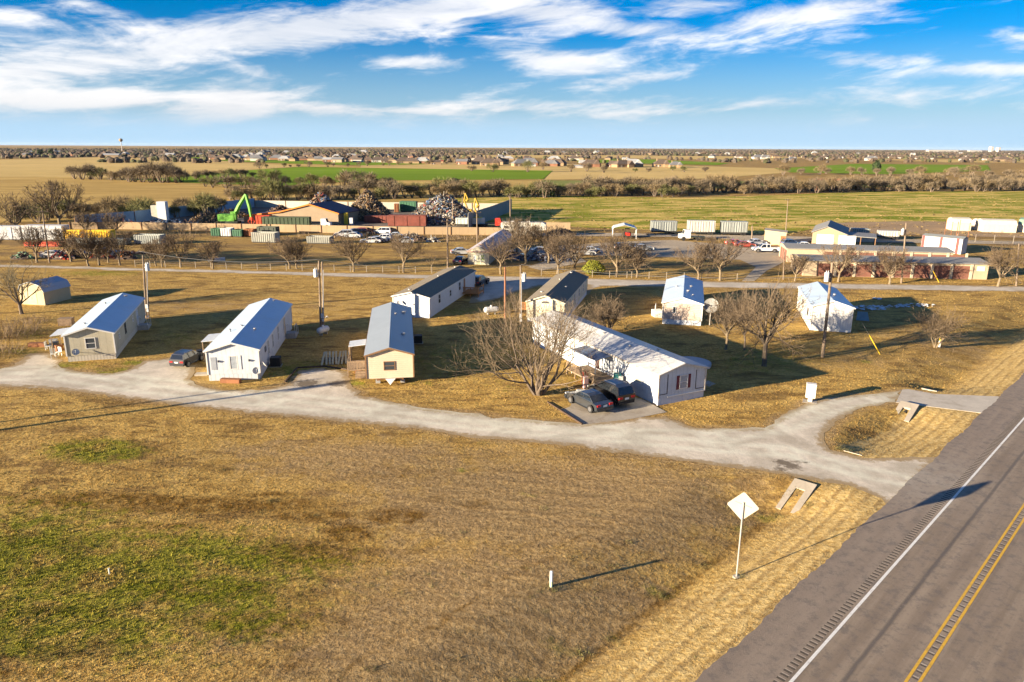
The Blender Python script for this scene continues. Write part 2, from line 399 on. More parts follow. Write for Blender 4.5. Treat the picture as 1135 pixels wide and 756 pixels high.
def axis(lo,hi,step,outlo,outhi,f=1.16):
    a=list(np.arange(lo,hi+1e-6,step)); s=step
    while a[-1]<outhi: s*=f; a.append(a[-1]+s)
    s=step
    while a[0]>outlo: s*=f; a.insert(0,a[0]-s)
    return np.array(a)
def attr(me,name,vals):
    a=me.attributes.new(name,'FLOAT','POINT'); a.data.foreach_set('value',np.asarray(vals,dtype=np.float32).ravel())
def build_ground():
    xs=axis(-62,66,.45,-16000,16000); ys=axis(20,112,.45,-600,22000)
    X,Y=np.meshgrid(xs,ys); Z=height(X,Y)
    # the highway bed and driveways sit just above the sheet
    n=nn(X,Y); Z=np.where(n>N_EDGE-.15,-.03,Z); Z=np.where(DG(X,Y)<.5,np.minimum(Z,-.0),Z)
    v=np.stack([X,Y,Z],-1).reshape(-1,3); nx=len(xs); ny=len(ys)
    i=np.arange(nx-1)[None,:]+nx*np.arange(ny-1)[:,None]; f=np.stack([i,i+1,i+nx+1,i+nx],-1).reshape(-1,4)
    me=D.meshes.new('ground'); me.vertices.add(len(v)); me.vertices.foreach_set('co',v.ravel())
    me.loops.add(f.size); me.loops.foreach_set('vertex_index',f.ravel()); me.polygons.add(len(f))
    me.polygons.foreach_set('loop_start',np.arange(0,f.size,4)); me.polygons.foreach_set('loop_total',np.full(len(f),4))
    me.polygons.foreach_set('use_smooth',np.ones(len(f),bool)); me.update(calc_edges=True)
    g,d,b,fs=masks(X,Y)
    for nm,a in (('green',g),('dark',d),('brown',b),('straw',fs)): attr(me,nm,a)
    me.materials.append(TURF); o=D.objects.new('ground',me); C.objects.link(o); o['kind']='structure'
build_ground()
# ---- short dry grass standing on the ground
def rough_edge(poly,step=.5,amp=.18,seed=1):
    rg=random.Random(seed); out=[]
    n=len(poly)
    for i in range(n):
        a=Vector(poly[i]); b=Vector(poly[(i+1)%n]); L=(b-a).length; q=max(1,int(L/step)); nr=Vector((-(b-a).y,(b-a).x))/max(L,1e-6)
        for j in range(q):
            p=a+(b-a)*(j/q); w=0 if (j==0) else rg.gauss(0,amp); p=p+nr*w; out.append((p.x,p.y))
    return out
def smooth_poly(poly,it=2,keep=None):
    for _ in range(it):
        o=[]
        for i in range(len(poly)):
            a=poly[i]; b=poly[(i+1)%len(poly)]
            o.append((a[0]*.75+b[0]*.25,a[1]*.75+b[1]*.25)); o.append((a[0]*.25+b[0]*.75,a[1]*.25+b[1]*.75))
        poly=o
    return poly
from mathutils.geometry import tessellate_polygon
def sheet(name,poly,z,mat,kind='structure',edge=None,label=None,cat=None,thick=0):
    vs=[(p[0],p[1],z) for p in poly]; tr=tessellate_polygon([[Vector(v) for v in vs]])
    m=MB(); m.v=vs; m.f=[tuple(t) for t in tr]; m.m=[0]*len(m.f)
    # keep normals up
    ff=[]
    for t in m.f:
        a,b,c=[Vector(vs[i]) for i in t]
        ff.append(t if (b-a).cross(c-a).z>0 else t[::-1])
    m.f=ff
    if thick:
        n=len(vs); m.v=vs+[(x,y,z-thick) for x,y,_ in vs]
        ar=sum(vs[i][0]*vs[(i+1)%n][1]-vs[(i+1)%n][0]*vs[i][1] for i in range(n))
        for i in range(n):
            j=(i+1)%n; m.f.append((i,i+n,j+n,j) if ar>0 else (j,j+n,i+n,i)); m.m.append(0)
    o=m.build(name,mat); 
    if kind: o['kind']=kind
    if label: tag(o,label,cat)
    return o
def gravel_mat(name,a,b_,edgecol=(.30,.21,.10),puddles=False,tracks=False):
    m=D.materials.new(name); m.use_nodes=True; k=NT(m.node_tree); b=k.n['Principled BSDF']
    geo=k.new('ShaderNodeNewGeometry'); P_=geo.outputs['Position']
    n1=k.noise(P_,.25,6,.65,.5); n2=k.noise(P_,2.5,5,.7); n3=k.noise(P_,12,3,.8)
    c=k.mix(k.ramp(n1,.35,.65),tuple(x*.86 for x in a),b_); c=k.mix(k.m('MULTIPLY',k.ramp(n2,.4,.6),.3),c,tuple(x*.75 for x in a))
    c=k.mix(k.m('MULTIPLY',k.ramp(n3,.5,.75),.3),c,tuple(min(.8,x*1.35) for x in b_))
    at=k.new('ShaderNodeAttribute'); at.attribute_name='rim'
    e=k.ramp(k.m('ADD',at.outputs['Fac'],k.m('MULTIPLY',k.m('SUBTRACT',k.noise(P_,1.6,6,.75),.5),1.9)),.25,.7)
    c=k.mix(k.m('MULTIPLY',e,.85),c,edgecol)
    at2=k.new('ShaderNodeAttribute'); at2.attribute_name='track'
    tr=k.m('MULTIPLY',at2.outputs['Fac'],k.ramp(n1,.2,.6,.4,1.)); c=k.mix(k.m('MULTIPLY',tr,.55),c,tuple(min(.75,x*1.3) for x in b_))
    at3=k.new('ShaderNodeAttribute'); at3.attribute_name='mud'
    mu=k.ramp(k.m('ADD',at3.outputs['Fac'],k.m('MULTIPLY',k.m('SUBTRACT',n2,.5),1.2)),.4,.8)
    c=k.mix(k.m('MULTIPLY',mu,.8),c,(.10,.075,.05))
    k.link(c,b.inputs['Base Color']); b.inputs['Roughness'].default_value=.95; b.inputs['Specular IOR Level'].default_value=.1
    bn=k.new('ShaderNodeBump'); bn.inputs['Strength'].default_value=.6; bn.inputs['Distance'].default_value=1.
    k.link(k.m('ADD',k.m('MULTIPLY',n2,.035),k.m('MULTIPLY',n3,.012)),bn.inputs['Height']); k.link(bn.outputs[0],b.inputs['Normal'])
    return m
GRAVEL=gravel_mat('pale_gravel',(.50,.43,.325),(.66,.575,.45))
# gravel road: a fine grid clipped to its outline, so that edge wear can follow the outline
def grid_sheet(name,poly,z,mat,step,mudpts=(),trackl=(),trackw=.9,soft=1.1,amp=.16,seed=3,zfun=None):
    P2=rough_edge(poly,step*1.2,amp,seed)
    xs=[p[0] for p in P2]; ys=[p[1] for p in P2]
    gx=np.arange(min(xs),max(xs),step); gy=np.arange(min(ys),max(ys),step); X,Y=np.meshgrid(gx,gy)
    dd=np.full(X.shape,1e9); n=len(poly)
    for i in range(n): dd=np.minimum(dd,seg_d(X,Y,poly[i],poly[(i+1)%n]))
    ok=inpoly(X,Y,P2)&(dd>step*.6)
    pts=[(float(a),float(b)) for a,b in zip(X[ok],Y[ok])]
    from mathutils.geometry import delaunay_2d_cdt
    vin=[Vector(p) for p in P2]+[Vector(p) for p in pts]
    ed=[(i,(i+1)%len(P2)) for i in range(len(P2))]
    vo,eo,fo,_,_,_=delaunay_2d_cdt(vin,ed,[],0,1e-5)
    vx=np.array([v.x for v in vo]); vy=np.array([v.y for v in vo])
    f2=[]
    cx=np.array([sum(vx[list(f)])/3 for f in fo]); cy=np.array([sum(vy[list(f)])/3 for f in fo])
    keep=inpoly(cx,cy,P2)
    for q,f in zip(keep,fo):
        if q:
            a,b,c=f; s=(vx[b]-vx[a])*(vy[c]-vy[a])-(vx[c]-vx[a])*(vy[b]-vy[a]); f2.append((a,b,c) if s>0 else (a,c,b))
    m=MB(); zz=np.full(len(vx),z) if zfun is None else zfun(vx,vy)+z
    m.v=[(float(a),float(b),float(c)) for a,b,c in zip(vx,vy,zz)]; m.f=f2; m.m=[0]*len(f2)
    o=m.build(name,mat); o['kind']='structure'; me=o.data
    d=np.full(len(vx),1e9)
    for i in range(n): d=np.minimum(d,seg_d(vx,vy,poly[i],poly[(i+1)%n]))
    attr(me,'rim',np.clip(1-d/soft,0,1))
    tr=np.zeros(len(vx))
    for L in trackl:
        for i in range(len(L)-1):
            q=seg_d(vx,vy,L[i],L[i+1]); tr=np.maximum(tr,np.exp(-((np.abs(q)-.85)/.35)**2))
    attr(me,'track',tr)
    mu=np.zeros(len(vx))
    for (mx,my,mr) in mudpts: mu=np.maximum(mu,np.exp(-((vx-mx)**2+(vy-my)**2)/mr**2))
    attr(me,'mud',mu)
    return o
trk=[PXW([(-40,420),(60,416),(150,430),(300,446),(420,458),(560,474),(700,486),(800,496),(870,500),(940,520),(1000,532)]),
     PXW([(-40,414),(60,408),(160,422),(300,438),(430,452),(560,468),(700,480),(790,484),(860,475),(910,455),(970,441),(1040,438)])]
mud=[(*G(868,513),.9),(*G(878,517),.8),(*G(862,520),.5),(*G(890,512),.5),(*G(340,425),1.6),(*G(375,425),1.4)]
grid_sheet('gravel_road',GRAV,.012,GRAVEL,.6,mud,trk)
CONC=M('pale_concrete',(.46,.41,.33),.9,.12,.6,bump=.01,stain=(.5,.4,(.25,.20,.14)))
CONC2=M('stained_concrete',(.36,.31,.24),.9,.14,.6,bump=.01,stain=(.35,.6,(.20,.15,.10)))
sheet('concrete_driveway',DRIVE,.022,CONC,thick=.06)
PAD=PXW([(607,446.5),(645.5,471),(700,464.5),(739,457),(713,443),(664,431)])
sheet('parking_pad',PAD,.028,CONC2,thick=.05)
# road behind the homes
r2u=[(-700,286),(-200,290.5),(0,293),(76,294.8),(160,297.3),(310,300.7),(400,303),(479,304.6),(532,305.6),(600,306.6),(652,308.6),(800,312.2),(1135,317.4),(1400,321.5),(1900,329)]
r2l=[(1900,336),(1400,328.5),(1135,323.3),(800,319),(668,317.3),(655,322),(648,330),(633,331),(652,316),(600,317),(578,322),(545,333),(520,336),(526,318),(520,312),(479,309),(400,307.6),(310,304.3),(160,300.4),(76,298),(0,296.2),(-200,293.6),(-700,289)]
ROAD2=PXW(r2u+r2l)
grid_sheet('back_road',ROAD2,.012,gravel_mat('back_road_gravel',(.47,.415,.335),(.58,.52,.43)),1.4,soft=1.0,amp=.2)
# ------------------------------------------------------------------ highway
def road_mat():
    m=D.materials.new('worn_asphalt'); m.use_nodes=True; k=NT(m.node_tree); b=k.n['Principled BSDF']
    geo=k.new('ShaderNodeNewGeometry'); P_=geo.outputs['Position']; s=k.new('ShaderNodeSeparateXYZ'); k.link(P_,s.inputs[0])
    n=k.m('MULTIPLY',k.m('SUBTRACT',s.outputs[0],s.outputs[1]),.70711); t=k.m('MULTIPLY',k.m('ADD',s.outputs[0],s.outputs[1]),.70711)
    cb=k.new('ShaderNodeCombineXYZ'); k.link(k.m('MULTIPLY',n,1.),cb.inputs[0]); k.link(k.m('MULTIPLY',t,.06),cb.inputs[1])
    nA=k.noise(cb.outputs[0],1.6,5,.6); nB=k.noise(P_,18.,4,.8); nC=k.noise(P_,.8,5,.7); cell=k.noise(P_,5.,5,.85)
    base=k.mix(k.ramp(nA,.3,.7),(.20,.152,.104),(.30,.235,.165))
    # shoulder is browner and paler
    sh=k.ramp(n,-10.6,-10.1,1.,0.); base=k.mix(k.m('MULTIPLY',sh,.55),base,(.24,.19,.145))
    base=k.mix(k.m('MULTIPLY',k.ramp(n,-12.75,-11.9,1.,0.),.4),base,(.20,.155,.115))
    # pale dust where the gravel track meets the shoulder
    gx,gy=G(1010,525)
    q=k.m('ADD',k.m('POWER',k.m('DIVIDE',k.m('SUBTRACT',s.outputs[0],gx),4.2),2.),k.m('POWER',k.m('DIVIDE',k.m('SUBTRACT',s.outputs[1],gy),4.),2.))
    du=k.m('MULTIPLY',k.m('POWER',2.718,k.m('MULTIPLY',q,-1.)),k.ramp(nC,.3,.65,.3,1.)); base=k.mix(k.m('MULTIPLY',du,.6),base,(.40,.36,.29))
    # polished wheel paths
    for c0 in (-9.05,-7.35,-5.3,-3.6):
        w=k.m('POWER',2.718,k.m('MULTIPLY',k.m('POWER',k.m('DIVIDE',k.m('SUBTRACT',n,c0),.42),2.),-1.))
        base=k.mix(k.m('MULTIPLY',w,k.ramp(nA,.2,.8,.15,.5)),base,(.17,.128,.095))
    # sealed joint and oil strip
    w=k.m('ABSOLUTE',k.m('SUBTRACT',k.m('ADD',n,k.m('MULTIPLY',nC,.12)),-8.28)); base=k.mix(k.m('MULTIPLY',k.ramp(w,.03,.16,1.,0.),.62),base,(.045,.042,.045))
    mot=k.noise(P_,1.3,7,.8); base=k.mix(k.ramp(mot,.48,.62,0.,.6),base,(.12,.104,.09)); base=k.mix(k.ramp(mot,.3,.45,.3,0.),base,(.34,.28,.21))
    base=k.mix(k.ramp(nB,.56,.72,0.,.55),base,(.30,.25,.20)); base=k.mix(k.ramp(cell,.58,.75,0.,.4),base,(.07,.055,.042))
    k.link(base,b.inputs['Base Color']); b.inputs['Roughness'].default_value=.82; b.inputs['Specular IOR Level'].default_value=.35
    bn=k.new('ShaderNodeBump'); bn.inputs['Strength'].default_value=.5; bn.inputs['Distance'].default_value=1.
    k.link(k.m('ADD',k.m('MULTIPLY',nB,.03),k.m('MULTIPLY',cell,.006)),bn.inputs['Height']); k.link(bn.outputs[0],b.inputs['Normal']); return m
ASPH=road_mat()
def strip(name,n0,n1,t0,t1,z,mat,thick=0):
    return sheet(name,[unhw(n0,t0),unhw(n1,t0),unhw(n1,t1),unhw(n0,t1)],z,mat,thick=thick)
_rr=random.Random(5); _ed=[]
_t=-20.
while _t<160: _ed.append(unhw(N_EDGE+_rr.gauss(0,.035)+.08*math.sin(_t*.7),_t)); _t+=.35
sheet('highway',[unhw(N_EDGE,-60)]+[unhw(1.,-60),unhw(1.,1500),unhw(N_EDGE,1500)]+_ed[::-1],.03,ASPH,thick=.10)
strip('verge_beyond',3.,4.,-60,-59,.0,TURF) if False else None
WPAINT=M('white_road_paint',(.70,.68,.62),.7,.12,6,stain=(3.,.5,(.35,.30,.25)))
YPAINT=M('yellow_road_paint',(.62,.36,.04),.7,.15,6,stain=(3.,.5,(.25,.18,.08)))
strip('edge_line',N_WHITE-.07,N_WHITE+.07,-60,1500,.036,WPAINT)
strip('centre_line',N_YEL-.06,N_YEL+.06,-60,1500,.036,YPAINT)
strip('centre_line',N_YEL+.36,N_YEL+.48,-60,1500,.036,YPAINT)
strip('edge_line',-2.9,-2.76,-60,1500,.036,WPAINT)
RUB=M('rumble_lit_edge',(.40,.33,.25),.9,.2,3.); RUBD=M('rumble_shade',(.085,.068,.052),.9,.2,3.)  # flat bars: dark paints the grooves' shade, pale their lit edge
def rumble(name,n0,n1,t0,t1,step,da=.42):
    m=MB(); t=t0
    while t<t1:
        for (a,b,mi) in ((0,step*da,1),(step*da,step*(da+.18),0)):
            q=[unhw(n0,t+a),unhw(n1,t+a),unhw(n1,t+b),unhw(n0,t+b)]
            m.poly([(x,y,.0345) for x,y in q],mi)
        t+=step
    o=m.build(name,[RUB,RUBD]); o['kind']='structure'
rumble('shoulder_rumble_strip',N_WHITE-.56,N_WHITE-.20,22,190,.33)
rumble('centre_rumble_strip',N_YEL+.09,N_YEL+.33,22,190,.55,.22)
# ------------------------------------------------------------------ far fields
def field_mat(name,a,b_,c_,sc=.02,amt=.5,st=(.25,1.),bump=.3,fine=None):
    m=D.materials.new(name); m.use_nodes=True; k=NT(m.node_tree); b=k.n['Principled BSDF']
    geo=k.new('ShaderNodeNewGeometry'); mp=k.new('ShaderNodeMapping'); k.link(geo.outputs['Position'],mp.inputs[0]); mp.inputs['Scale'].default_value=(st[0],st[1],1)
    n1=k.noise(mp.outputs[0],sc,6,.6,.5); n2=k.noise(mp.outputs[0],sc*9,6,.7,.6); n3=k.noise(geo.outputs['Position'],.8,4,.7)
    c=k.mix(k.ramp(n1,.35,.65),a,b_); c=k.mix(k.m('MULTIPLY',k.ramp(n2,.44,.56),amt),c,c_)
    c=k.mix(k.m('MULTIPLY',k.ramp(n3,.5,.7),.25),c,tuple(x*.55 for x in a))
    k.link(c,b.inputs['Base Color']); b.inputs['Roughness'].default_value=1.; b.inputs['Specular IOR Level'].default_value=.05
    bn=k.new('ShaderNodeBump'); bn.inputs['Strength'].default_value=.8; bn.inputs['Distance'].default_value=1.
    k.link(k.m('ADD',k.m('MULTIPLY',n2,bump),k.m('MULTIPLY',n3,.15)),bn.inputs['Height']); k.link(bn.outputs[0],b.inputs['Normal']); return m
GRF=field_mat('winter_wheat',(.13,.22,.008),(.18,.28,.014),(.20,.24,.03),.01,.3,bump=.1)
GRF2=field_mat('thin_green_crop',(.13,.19,.03),(.18,.21,.05),(.30,.24,.09),.02,.5,bump=.2)
PAST=field_mat('green_and_straw_pasture',(.17,.205,.014),(.24,.23,.025),(.62,.43,.13),.014,.9,(.4,1.),bump=.5)
TANF=field_mat('straw_field',(.42,.275,.085),(.56,.385,.125),(.33,.215,.065),.008,.65,bump=.3)
PALEF=field_mat('pale_stubble',(.54,.38,.13),(.62,.44,.165),(.38,.27,.11),.012,.4,bump=.15)
DIRT=field_mat('bare_dirt',(.33,.225,.125),(.38,.265,.155),(.30,.21,.13),.05,.4,bump=.1)
DGR=field_mat('packed_gravel',(.38,.31,.22),(.44,.365,.265),(.33,.27,.19),.06,.5,bump=.05)
def fld(name,px,mat,z): return sheet(name,PXW(px),z,mat)
fld('winter_plain',[(-700,175.5),(-700,164.9),(300,165.2),(900,166.6),(1800,170.5),(1800,177),(1135,176),(800,174.5),(400,174),(0,175)],field_mat('brown_plain',(.15,.105,.062),(.21,.15,.08),(.10,.075,.045),.003,.8,(.3,1.),bump=.3),.03)
fld('tan_field',[(-900,262),(-900,176),(0,176.5),(200,175),(400,184.6),(600,189.5),(602,199),(600,214),(480,222),(260,244),(60,246)],TANF,.02)
fld('pale_field',[(-600,196),(-500,175),(0,177),(110,174.2),(215,176.5),(335,184.3),(275,188.6),(211,194),(150,197),(60,196)],PALEF,.10)
fld('pale_field',[(400,182.5),(493,180.2),(600,181.6),(735,183),(870,187),(876,191),(790,198),(603,199.2),(612,189.6),(486,187.4),(400,186)],PALEF,.10)
fld('green_field',[(148,199.5),(211,194.8),(275,189),(335,185),(380,186),(486,187.6),(612.6,189.4),(602,198.8),(400,200.5),(317,206),(247,204.5),(190,202)],GRF,.22)
fld('green_field',[(201,174.3),(330,175.3),(400,177.6),(493,179.6),(470,182.2),(400,183.4),(320,181.4),(250,178.6)],GRF,.22)
fld('green_strip',[(600,200.2),(790,201),(1000,203),(1135,202),(1135,205),(900,209),(700,209),(600,209)],GRF2,.2)
fld('green_field',[(858,187),(946.5,181.8),(1094.5,183.2),(1098,189.4),(982,193.3),(876,191.4)],GRF,.25)
fld('green_field',[(640,177.2),(718,176.8),(809,181),(795,183.2),(735,182),(640,180)],GRF,.25)
fld('pale_field',[(480,171.6),(700,172.2),(900,174.2),(860,178),(700,175.6),(500,174.4)],PALEF,.12)
fld('pale_field',[(960,176.5),(1300,177.5),(1300,181.5),(1050,180)],PALEF,.12)
fld('pasture',[(470,232),(490,221),(570,216.5),(763,219.4),(876,216),(946,212.4),(1135,212),(1700,216),(1900,262),(1135,247),(940,246),(870,260),(640,252),(560,247),(490,243)],PAST,.05)
fld('dirt_lot',[(912,255),(918,247.5),(1000,245.5),(1060,246),(1200,252),(1400,262),(1300,270),(1135,264),(1060,262),(960,259)],DIRT,.09)
fld('service_lane',[(560,258),(700,259),(860,262),(1000,265.5),(1135,268.2),(1400,275),(1400,279),(1135,271.6),(1000,269.5),(900,268),(860,272),(790,264),(700,262.5),(560,262)],DGR,.12)
fld('yard_gravel',[(690,268),(745,266),(790,270),(830,271),(868,276),(868,291),(850,300),(836,312),(822,312),(838,296),(820,288),(770,286),(690,284),(640,283),(650,290),(600,300),(585,296),(620,284),(560,284),(560,276)],DGR,.03)
fld('scrapyard_floor',[(84,250.5),(283,227),(566,230),(520,252),(300,252),(120,252)],M('oily_dirt',(.14,.115,.09),.95,.25,.08),.10)
# ================================================================== HOMES
GLASS=M('dark_window_glass',(.04,.05,.06),.12,.1,1.,spec=.6)
GLASSB=M('curtained_window',(.30,.33,.36),.25,.25,3.,spec=.5)
WTRIM=M('white_trim',(.62,.60,.56),.6,.06,3.)
BTRIM=M('brown_trim',(.22,.12,.06),.7,.12,3.)
DTRIM=M('dark_trim',(.06,.06,.065),.6,.12,3.)
PIPE=M('galvanised_vent',(.42,.40,.37),.5,.15,6.,metal=.4)
WOOD=M('weathered_wood',(.24,.17,.11),.9,.25,4.,groove=('xy',.14,.12),gbump=.006)
RAWW=M('raw_orange_wood',(.42,.19,.07),.85,.2,4.)
STEPC=M('grey_step_concrete',(.32,.31,.29),.9,.12,4.)
METW=M('white_metal_awning',(.50,.53,.55),.45,.08,3.,groove=('x',.3,.08),gdark=.85,gbump=.01)
BLACKP=M('black_plastic',(.02,.02,.022),.5,.2,5.)
def place_side(H,side,u,z,out):
    w,L=H['w'],H['L']
    return {'f':((u,-out,z),0),'b':((w-u,L+out,z),math.pi),'r':((w+out,u,z),math.pi/2),'l':((-out,L-u,z),-math.pi/2)}[side]
def add_window(H,side,u,z0,w,h,frame=None,pane=None,bars=1,shutter=None):
    fr=frame or WTRIM; m=MB(); t=.07
    loc,rz=place_side(H,side,u,z0,0.)
    m.box(-w/2-t,w/2+t,-.05,.01,-t,0); m.box(-w/2-t,w/2+t,-.05,.01,h,h+t)
    m.box(-w/2-t,-w/2,-.05,.01,0,h); m.box(w/2,w/2+t,-.05,.01,0,h)
    if bars: m.box(-w/2,w/2,-.045,.0,h/2-.025,h/2+.025)
    o=m.build('window',fr,H['o'],loc,rz)
    p=MB(); p.box(-w/2,w/2,-.02,.005,0,h); p.build('pane',pane or GLASS,o)
    if shutter:
        for s in (-1,1):
            q=MB(); q.box(s*(w/2+t+.17)-.15,s*(w/2+t+.17)+.15,-.04,.0,-t,h+t); q.build('shutter',shutter,o)
    return o
def add_door(H,side,u,z0,w=.9,h=2.0,mat=None,frame=None):
    loc,rz=place_side(H,side,u,z0,0.)
    m=MB(); m.box(-w/2,w/2,-.04,.01,0,h); o=m.build('door',mat or WTRIM,H['o'],loc,rz)
    q=MB(); q.box(-w/2-.09,-w/2,-.06,.01,0,h); q.box(w/2,w/2+.09,-.06,.01,0,h); q.box(-w/2-.09,w/2+.09,-.06,.01,h,h+.09); q.build('frame',frame or WTRIM,o)
    q=MB(); q.ball((w/2-.1,-.07,1.),.045,6,4); q.build('handle',PIPE,o)
def add_steps(H,side,u,z,mat=None,w=1.3,rail=True,dirn=1,n=4):
    loc,rz=place_side(H,side,u,0,0.02); m=MB(); mat=mat or STEPC
    m.box(-w/2,w/2,-1.15,-.0,0,z)
    for i in range(n):
        zz=z*(n-i)/(n+1); m.box(w/2+i*.28,w/2+(i+1)*.28,-1.1,-.05,0,zz) if dirn>0 else m.box(-w/2-(i+1)*.28,-w/2-i*.28,-1.1,-.05,0,zz)
    o=m.build('entry_steps',mat,H['o'],loc,rz)
    if rail:
        r=MB()
        e=w/2+n*.28*dirn if dirn>0 else -w/2-n*.28
        for yy in (-1.1,-.1):
            r.tube([(-w/2*dirn,yy,z+.9),(w/2*dirn,yy,z+.9),(e,yy,.95)],.03,5)
            for x_,zz in ((-w/2*dirn,z),(w/2*dirn,z),(e,0.)): r.tube([(x_,yy,zz),(x_,yy,zz+.93)],.028,5)
        r.build('handrail',WTRIM,o)
def add_awning(H,side,u,w,d,z,posts=True,mat=None,tilt=.15,frame=None):
    loc,rz=place_side(H,side,u,0,0.01); m=MB()
    m.mesh([(-w/2,0,z+tilt),(w/2,0,z+tilt),(w/2,-d,z),(-w/2,-d,z),(-w/2,0,z+tilt+.05),(w/2,0,z+tilt+.05),(w/2,-d,z+.05),(-w/2,-d,z+.05)],[(0,1,2,3),(7,6,5,4),(0,4,5,1),(1,5,6,2),(2,6,7,3),(3,7,4,0)])
    o=m.build('awning',mat or METW,H['o'],loc,rz)
    if posts:
        for s in (-1,1):
            q=MB(); q.box(s*(w/2-.1)-.04,s*(w/2-.1)+.04,-d+.06,-d+.14,0,z+.01); q.build('post',frame or WOOD,o)
def add_dish(H,side,u,z,r=.38,pole=False,on='wall'):
    loc,rz=place_side(H,side,u,z,.02); m=MB()
    vs=[];n=14
    c=Vector((0,-.35,.1)); ax=Vector((.25,-.8,.55)).normalized(); e1=ax.orthogonal().normalized(); e2=ax.cross(e1)
    for k_,(rr,dd) in enumerate(((0,0),(.55,.03),(1.,.1))):
        for j in range(n):
            a=2*math.pi*j/n; q=c+(e1*math.cos(a)+e2*math.sin(a))*r*rr+ax*dd; vs.append(tuple(q))
    fs=[(k_*n+j,k_*n+(j+1)%n,(k_+1)*n+(j+1)%n,(k_+1)*n+j) for k_ in range(2) for j in range(n)]
    m.mesh(vs,fs); m.tube([c,(0,0,0)],.03,6); m.tube([c-Vector((0,0,r*.7)),c+ax*.45],.015,5); m.ball(tuple(c+ax*.45),.05,6,4)
    if pole: m.tube([(0,0,0),(0,0,-z)],.04,6)
    m.build('satellite_dish',M('dish_grey',(.50,.48,.44),.5,.1,3.),H['o'],loc,rz)
def mobile_home(name,label,fit,wall,roof,skirt,trim,over=.18,skirt_h=.62,tr_front=True,group='mobile homes in the park'):
    x,y,a,w,L,he,hr=fit
    o=thing(name,label,'mobile home',(x,y,0),a,group); H=dict(o=o,w=w,L=L,he=he,hr=hr)
    m=MB(); m.prism([(0,skirt_h-.02),(w,skirt_h-.02),(w,he),(w/2,hr-.05),(0,he)],0,L,'y'); m.build('wall',wall,o)
    if skirt:
        m=MB(); i=.035; m.box(i,w-i,i,L-i,-.15,skirt_h-.021); m.build('skirting',skirt,o)
    # roof: two slopes with real thickness
    rise=(hr-he)/(w/2); e=over; t=.09; oh=.22
    r=MB(); r.prism([(-e,he-rise*e-.02),(w/2,hr-.02),(w+e,he-rise*e-.02),(w+e,he-rise*e+t-.02),(w/2,hr+t),(-e,he-rise*e+t-.02)],-oh,L+oh,'y')
    ro=r.build('roof',roof,o)
    f=MB()
    for yy in (-oh-.03,L+oh): f.prism([(-e-.03,he-rise*e-.10),(w/2,hr-.10),(w+e+.03,he-rise*e-.10),(w+e+.03,he-rise*e+t-.05),(w/2,hr+t-.04),(-e-.03,he-rise*e+t-.05)],yy,yy+.028,'y')
    for xx in (-e-.04,w+e+.002): f.box(xx,xx+.038,-oh+.001,L+oh-.001,he-rise*e-.09,he-rise*e+t-.04)
    f.build('fascia',trim,o)
    q=.06
    for (xx,yy) in ((0,0),(w,0),(0,L),(w,L)): c=MB(); c.box(xx-q,xx+q,yy-q,yy+q,skirt_h,he-.03); c.build('corner_trim',trim,o)
    H['roof']=ro; H['rise']=rise; return H
def roof_z(H,x): return H['hr']+.09-abs(x-H['w']/2)*H['rise']
def add_vents(H,l,cap=True):
    for (fx,fy,h,r) in l:
        x=fx*H['w']; y=fy*H['L']; z=roof_z(H,x)-.06
        m=MB(); m.cyl((x,y,z),r,h+.06,8); m.cyl((x,y,z+h),r*1.6,.08,8); m.build('roof_vent',PIPE,H['o'])
FT={
'b1':(-46.52,72.4,.304,4.58,18.55,2.91,3.61),'b2':(-29.29,66.38,.143,4.81,20.73,3.05,3.77),'b3':(-13.84,65.44,.15,4.47,20.33,2.95,3.62),
'b4':(-15.87,94.32,-.222,5.05,22.25,2.81,3.44),'b5':(1.95,91.54,-.248,4.82,19.96,2.82,3.62),'b6':(12.9,60.15,.468,5.26,23.2,2.87,3.55),
'b7':(19.37,90.73,-.237,4.9,16.69,2.9,3.61),'b8':(37.28,87.65,-.246,4.66,12.91,3.21,3.95)}
W_BEI=M('beige_panel_siding',(.42,.38,.28),.8,.10,1.,stain=(.6,.3,(.26,.23,.17)),groove=('xy',.61,.035),gdark=.6)
W_WHI=M('shade_tinted_white_siding',(.50,.53,.56),.7,.10,1.,stain=(.7,.3,(.34,.33,.30)),groove=('xy',.41,.05),gdark=.65)  # white siding given a bluish cast for its shaded walls
W_WH2=M('white_lap_siding',(.55,.57,.59),.7,.05,1.,groove=('z',.2,.06),gdark=.85)
W_CRM=M('cream_lap_siding',(.58,.49,.36),.8,.06,.8,groove=('z',.2,.05),gdark=.88)
W_OLI=M('off_white_olive_siding',(.56,.53,.41),.8,.1,1.,groove=('z',.2,.05),gdark=.85,stain=(.6,.3,(.35,.31,.2)))
W_TAN=M('pinkish_tan_siding',(.50,.40,.32),.8,.07,1.,groove=('z',.22,.06),gdark=.85)
R_WHI=M('shade_tinted_white_roof',(.43,.52,.60),.35,.05,.6,spec=.6,groove=('y',1.2,.02),gdark=.8,gbump=.006,stain=(.35,.25,(.45,.40,.33)))  # white sheet tinted blue for the skylight on its shaded slope
R_WH2=M('cream_metal_roof',(.54,.53,.50),.4,.06,.6,groove=('y',1.2,.02),gdark=.8,gbump=.006,stain=(.3,.35,(.46,.36,.26)))
R_GRY=M('ribbed_grey_metal_roof',(.26,.29,.31),.35,.06,.6,spec=.6,groove=('y',.3,.10),gdark=.8,gbump=.012)  # grey carries a little of the shaded slope's sky blue
R_SHI=M('brown_grey_shingle_roof',(.21,.175,.125),.95,.2,5.,groove=('z',.045,.2),gdark=.8,gbump=.004)
SK_V=M('beige_skirting',(.48,.44,.36),.8,.08,1.,groove=('xy',.30,.30),gdark=.72)
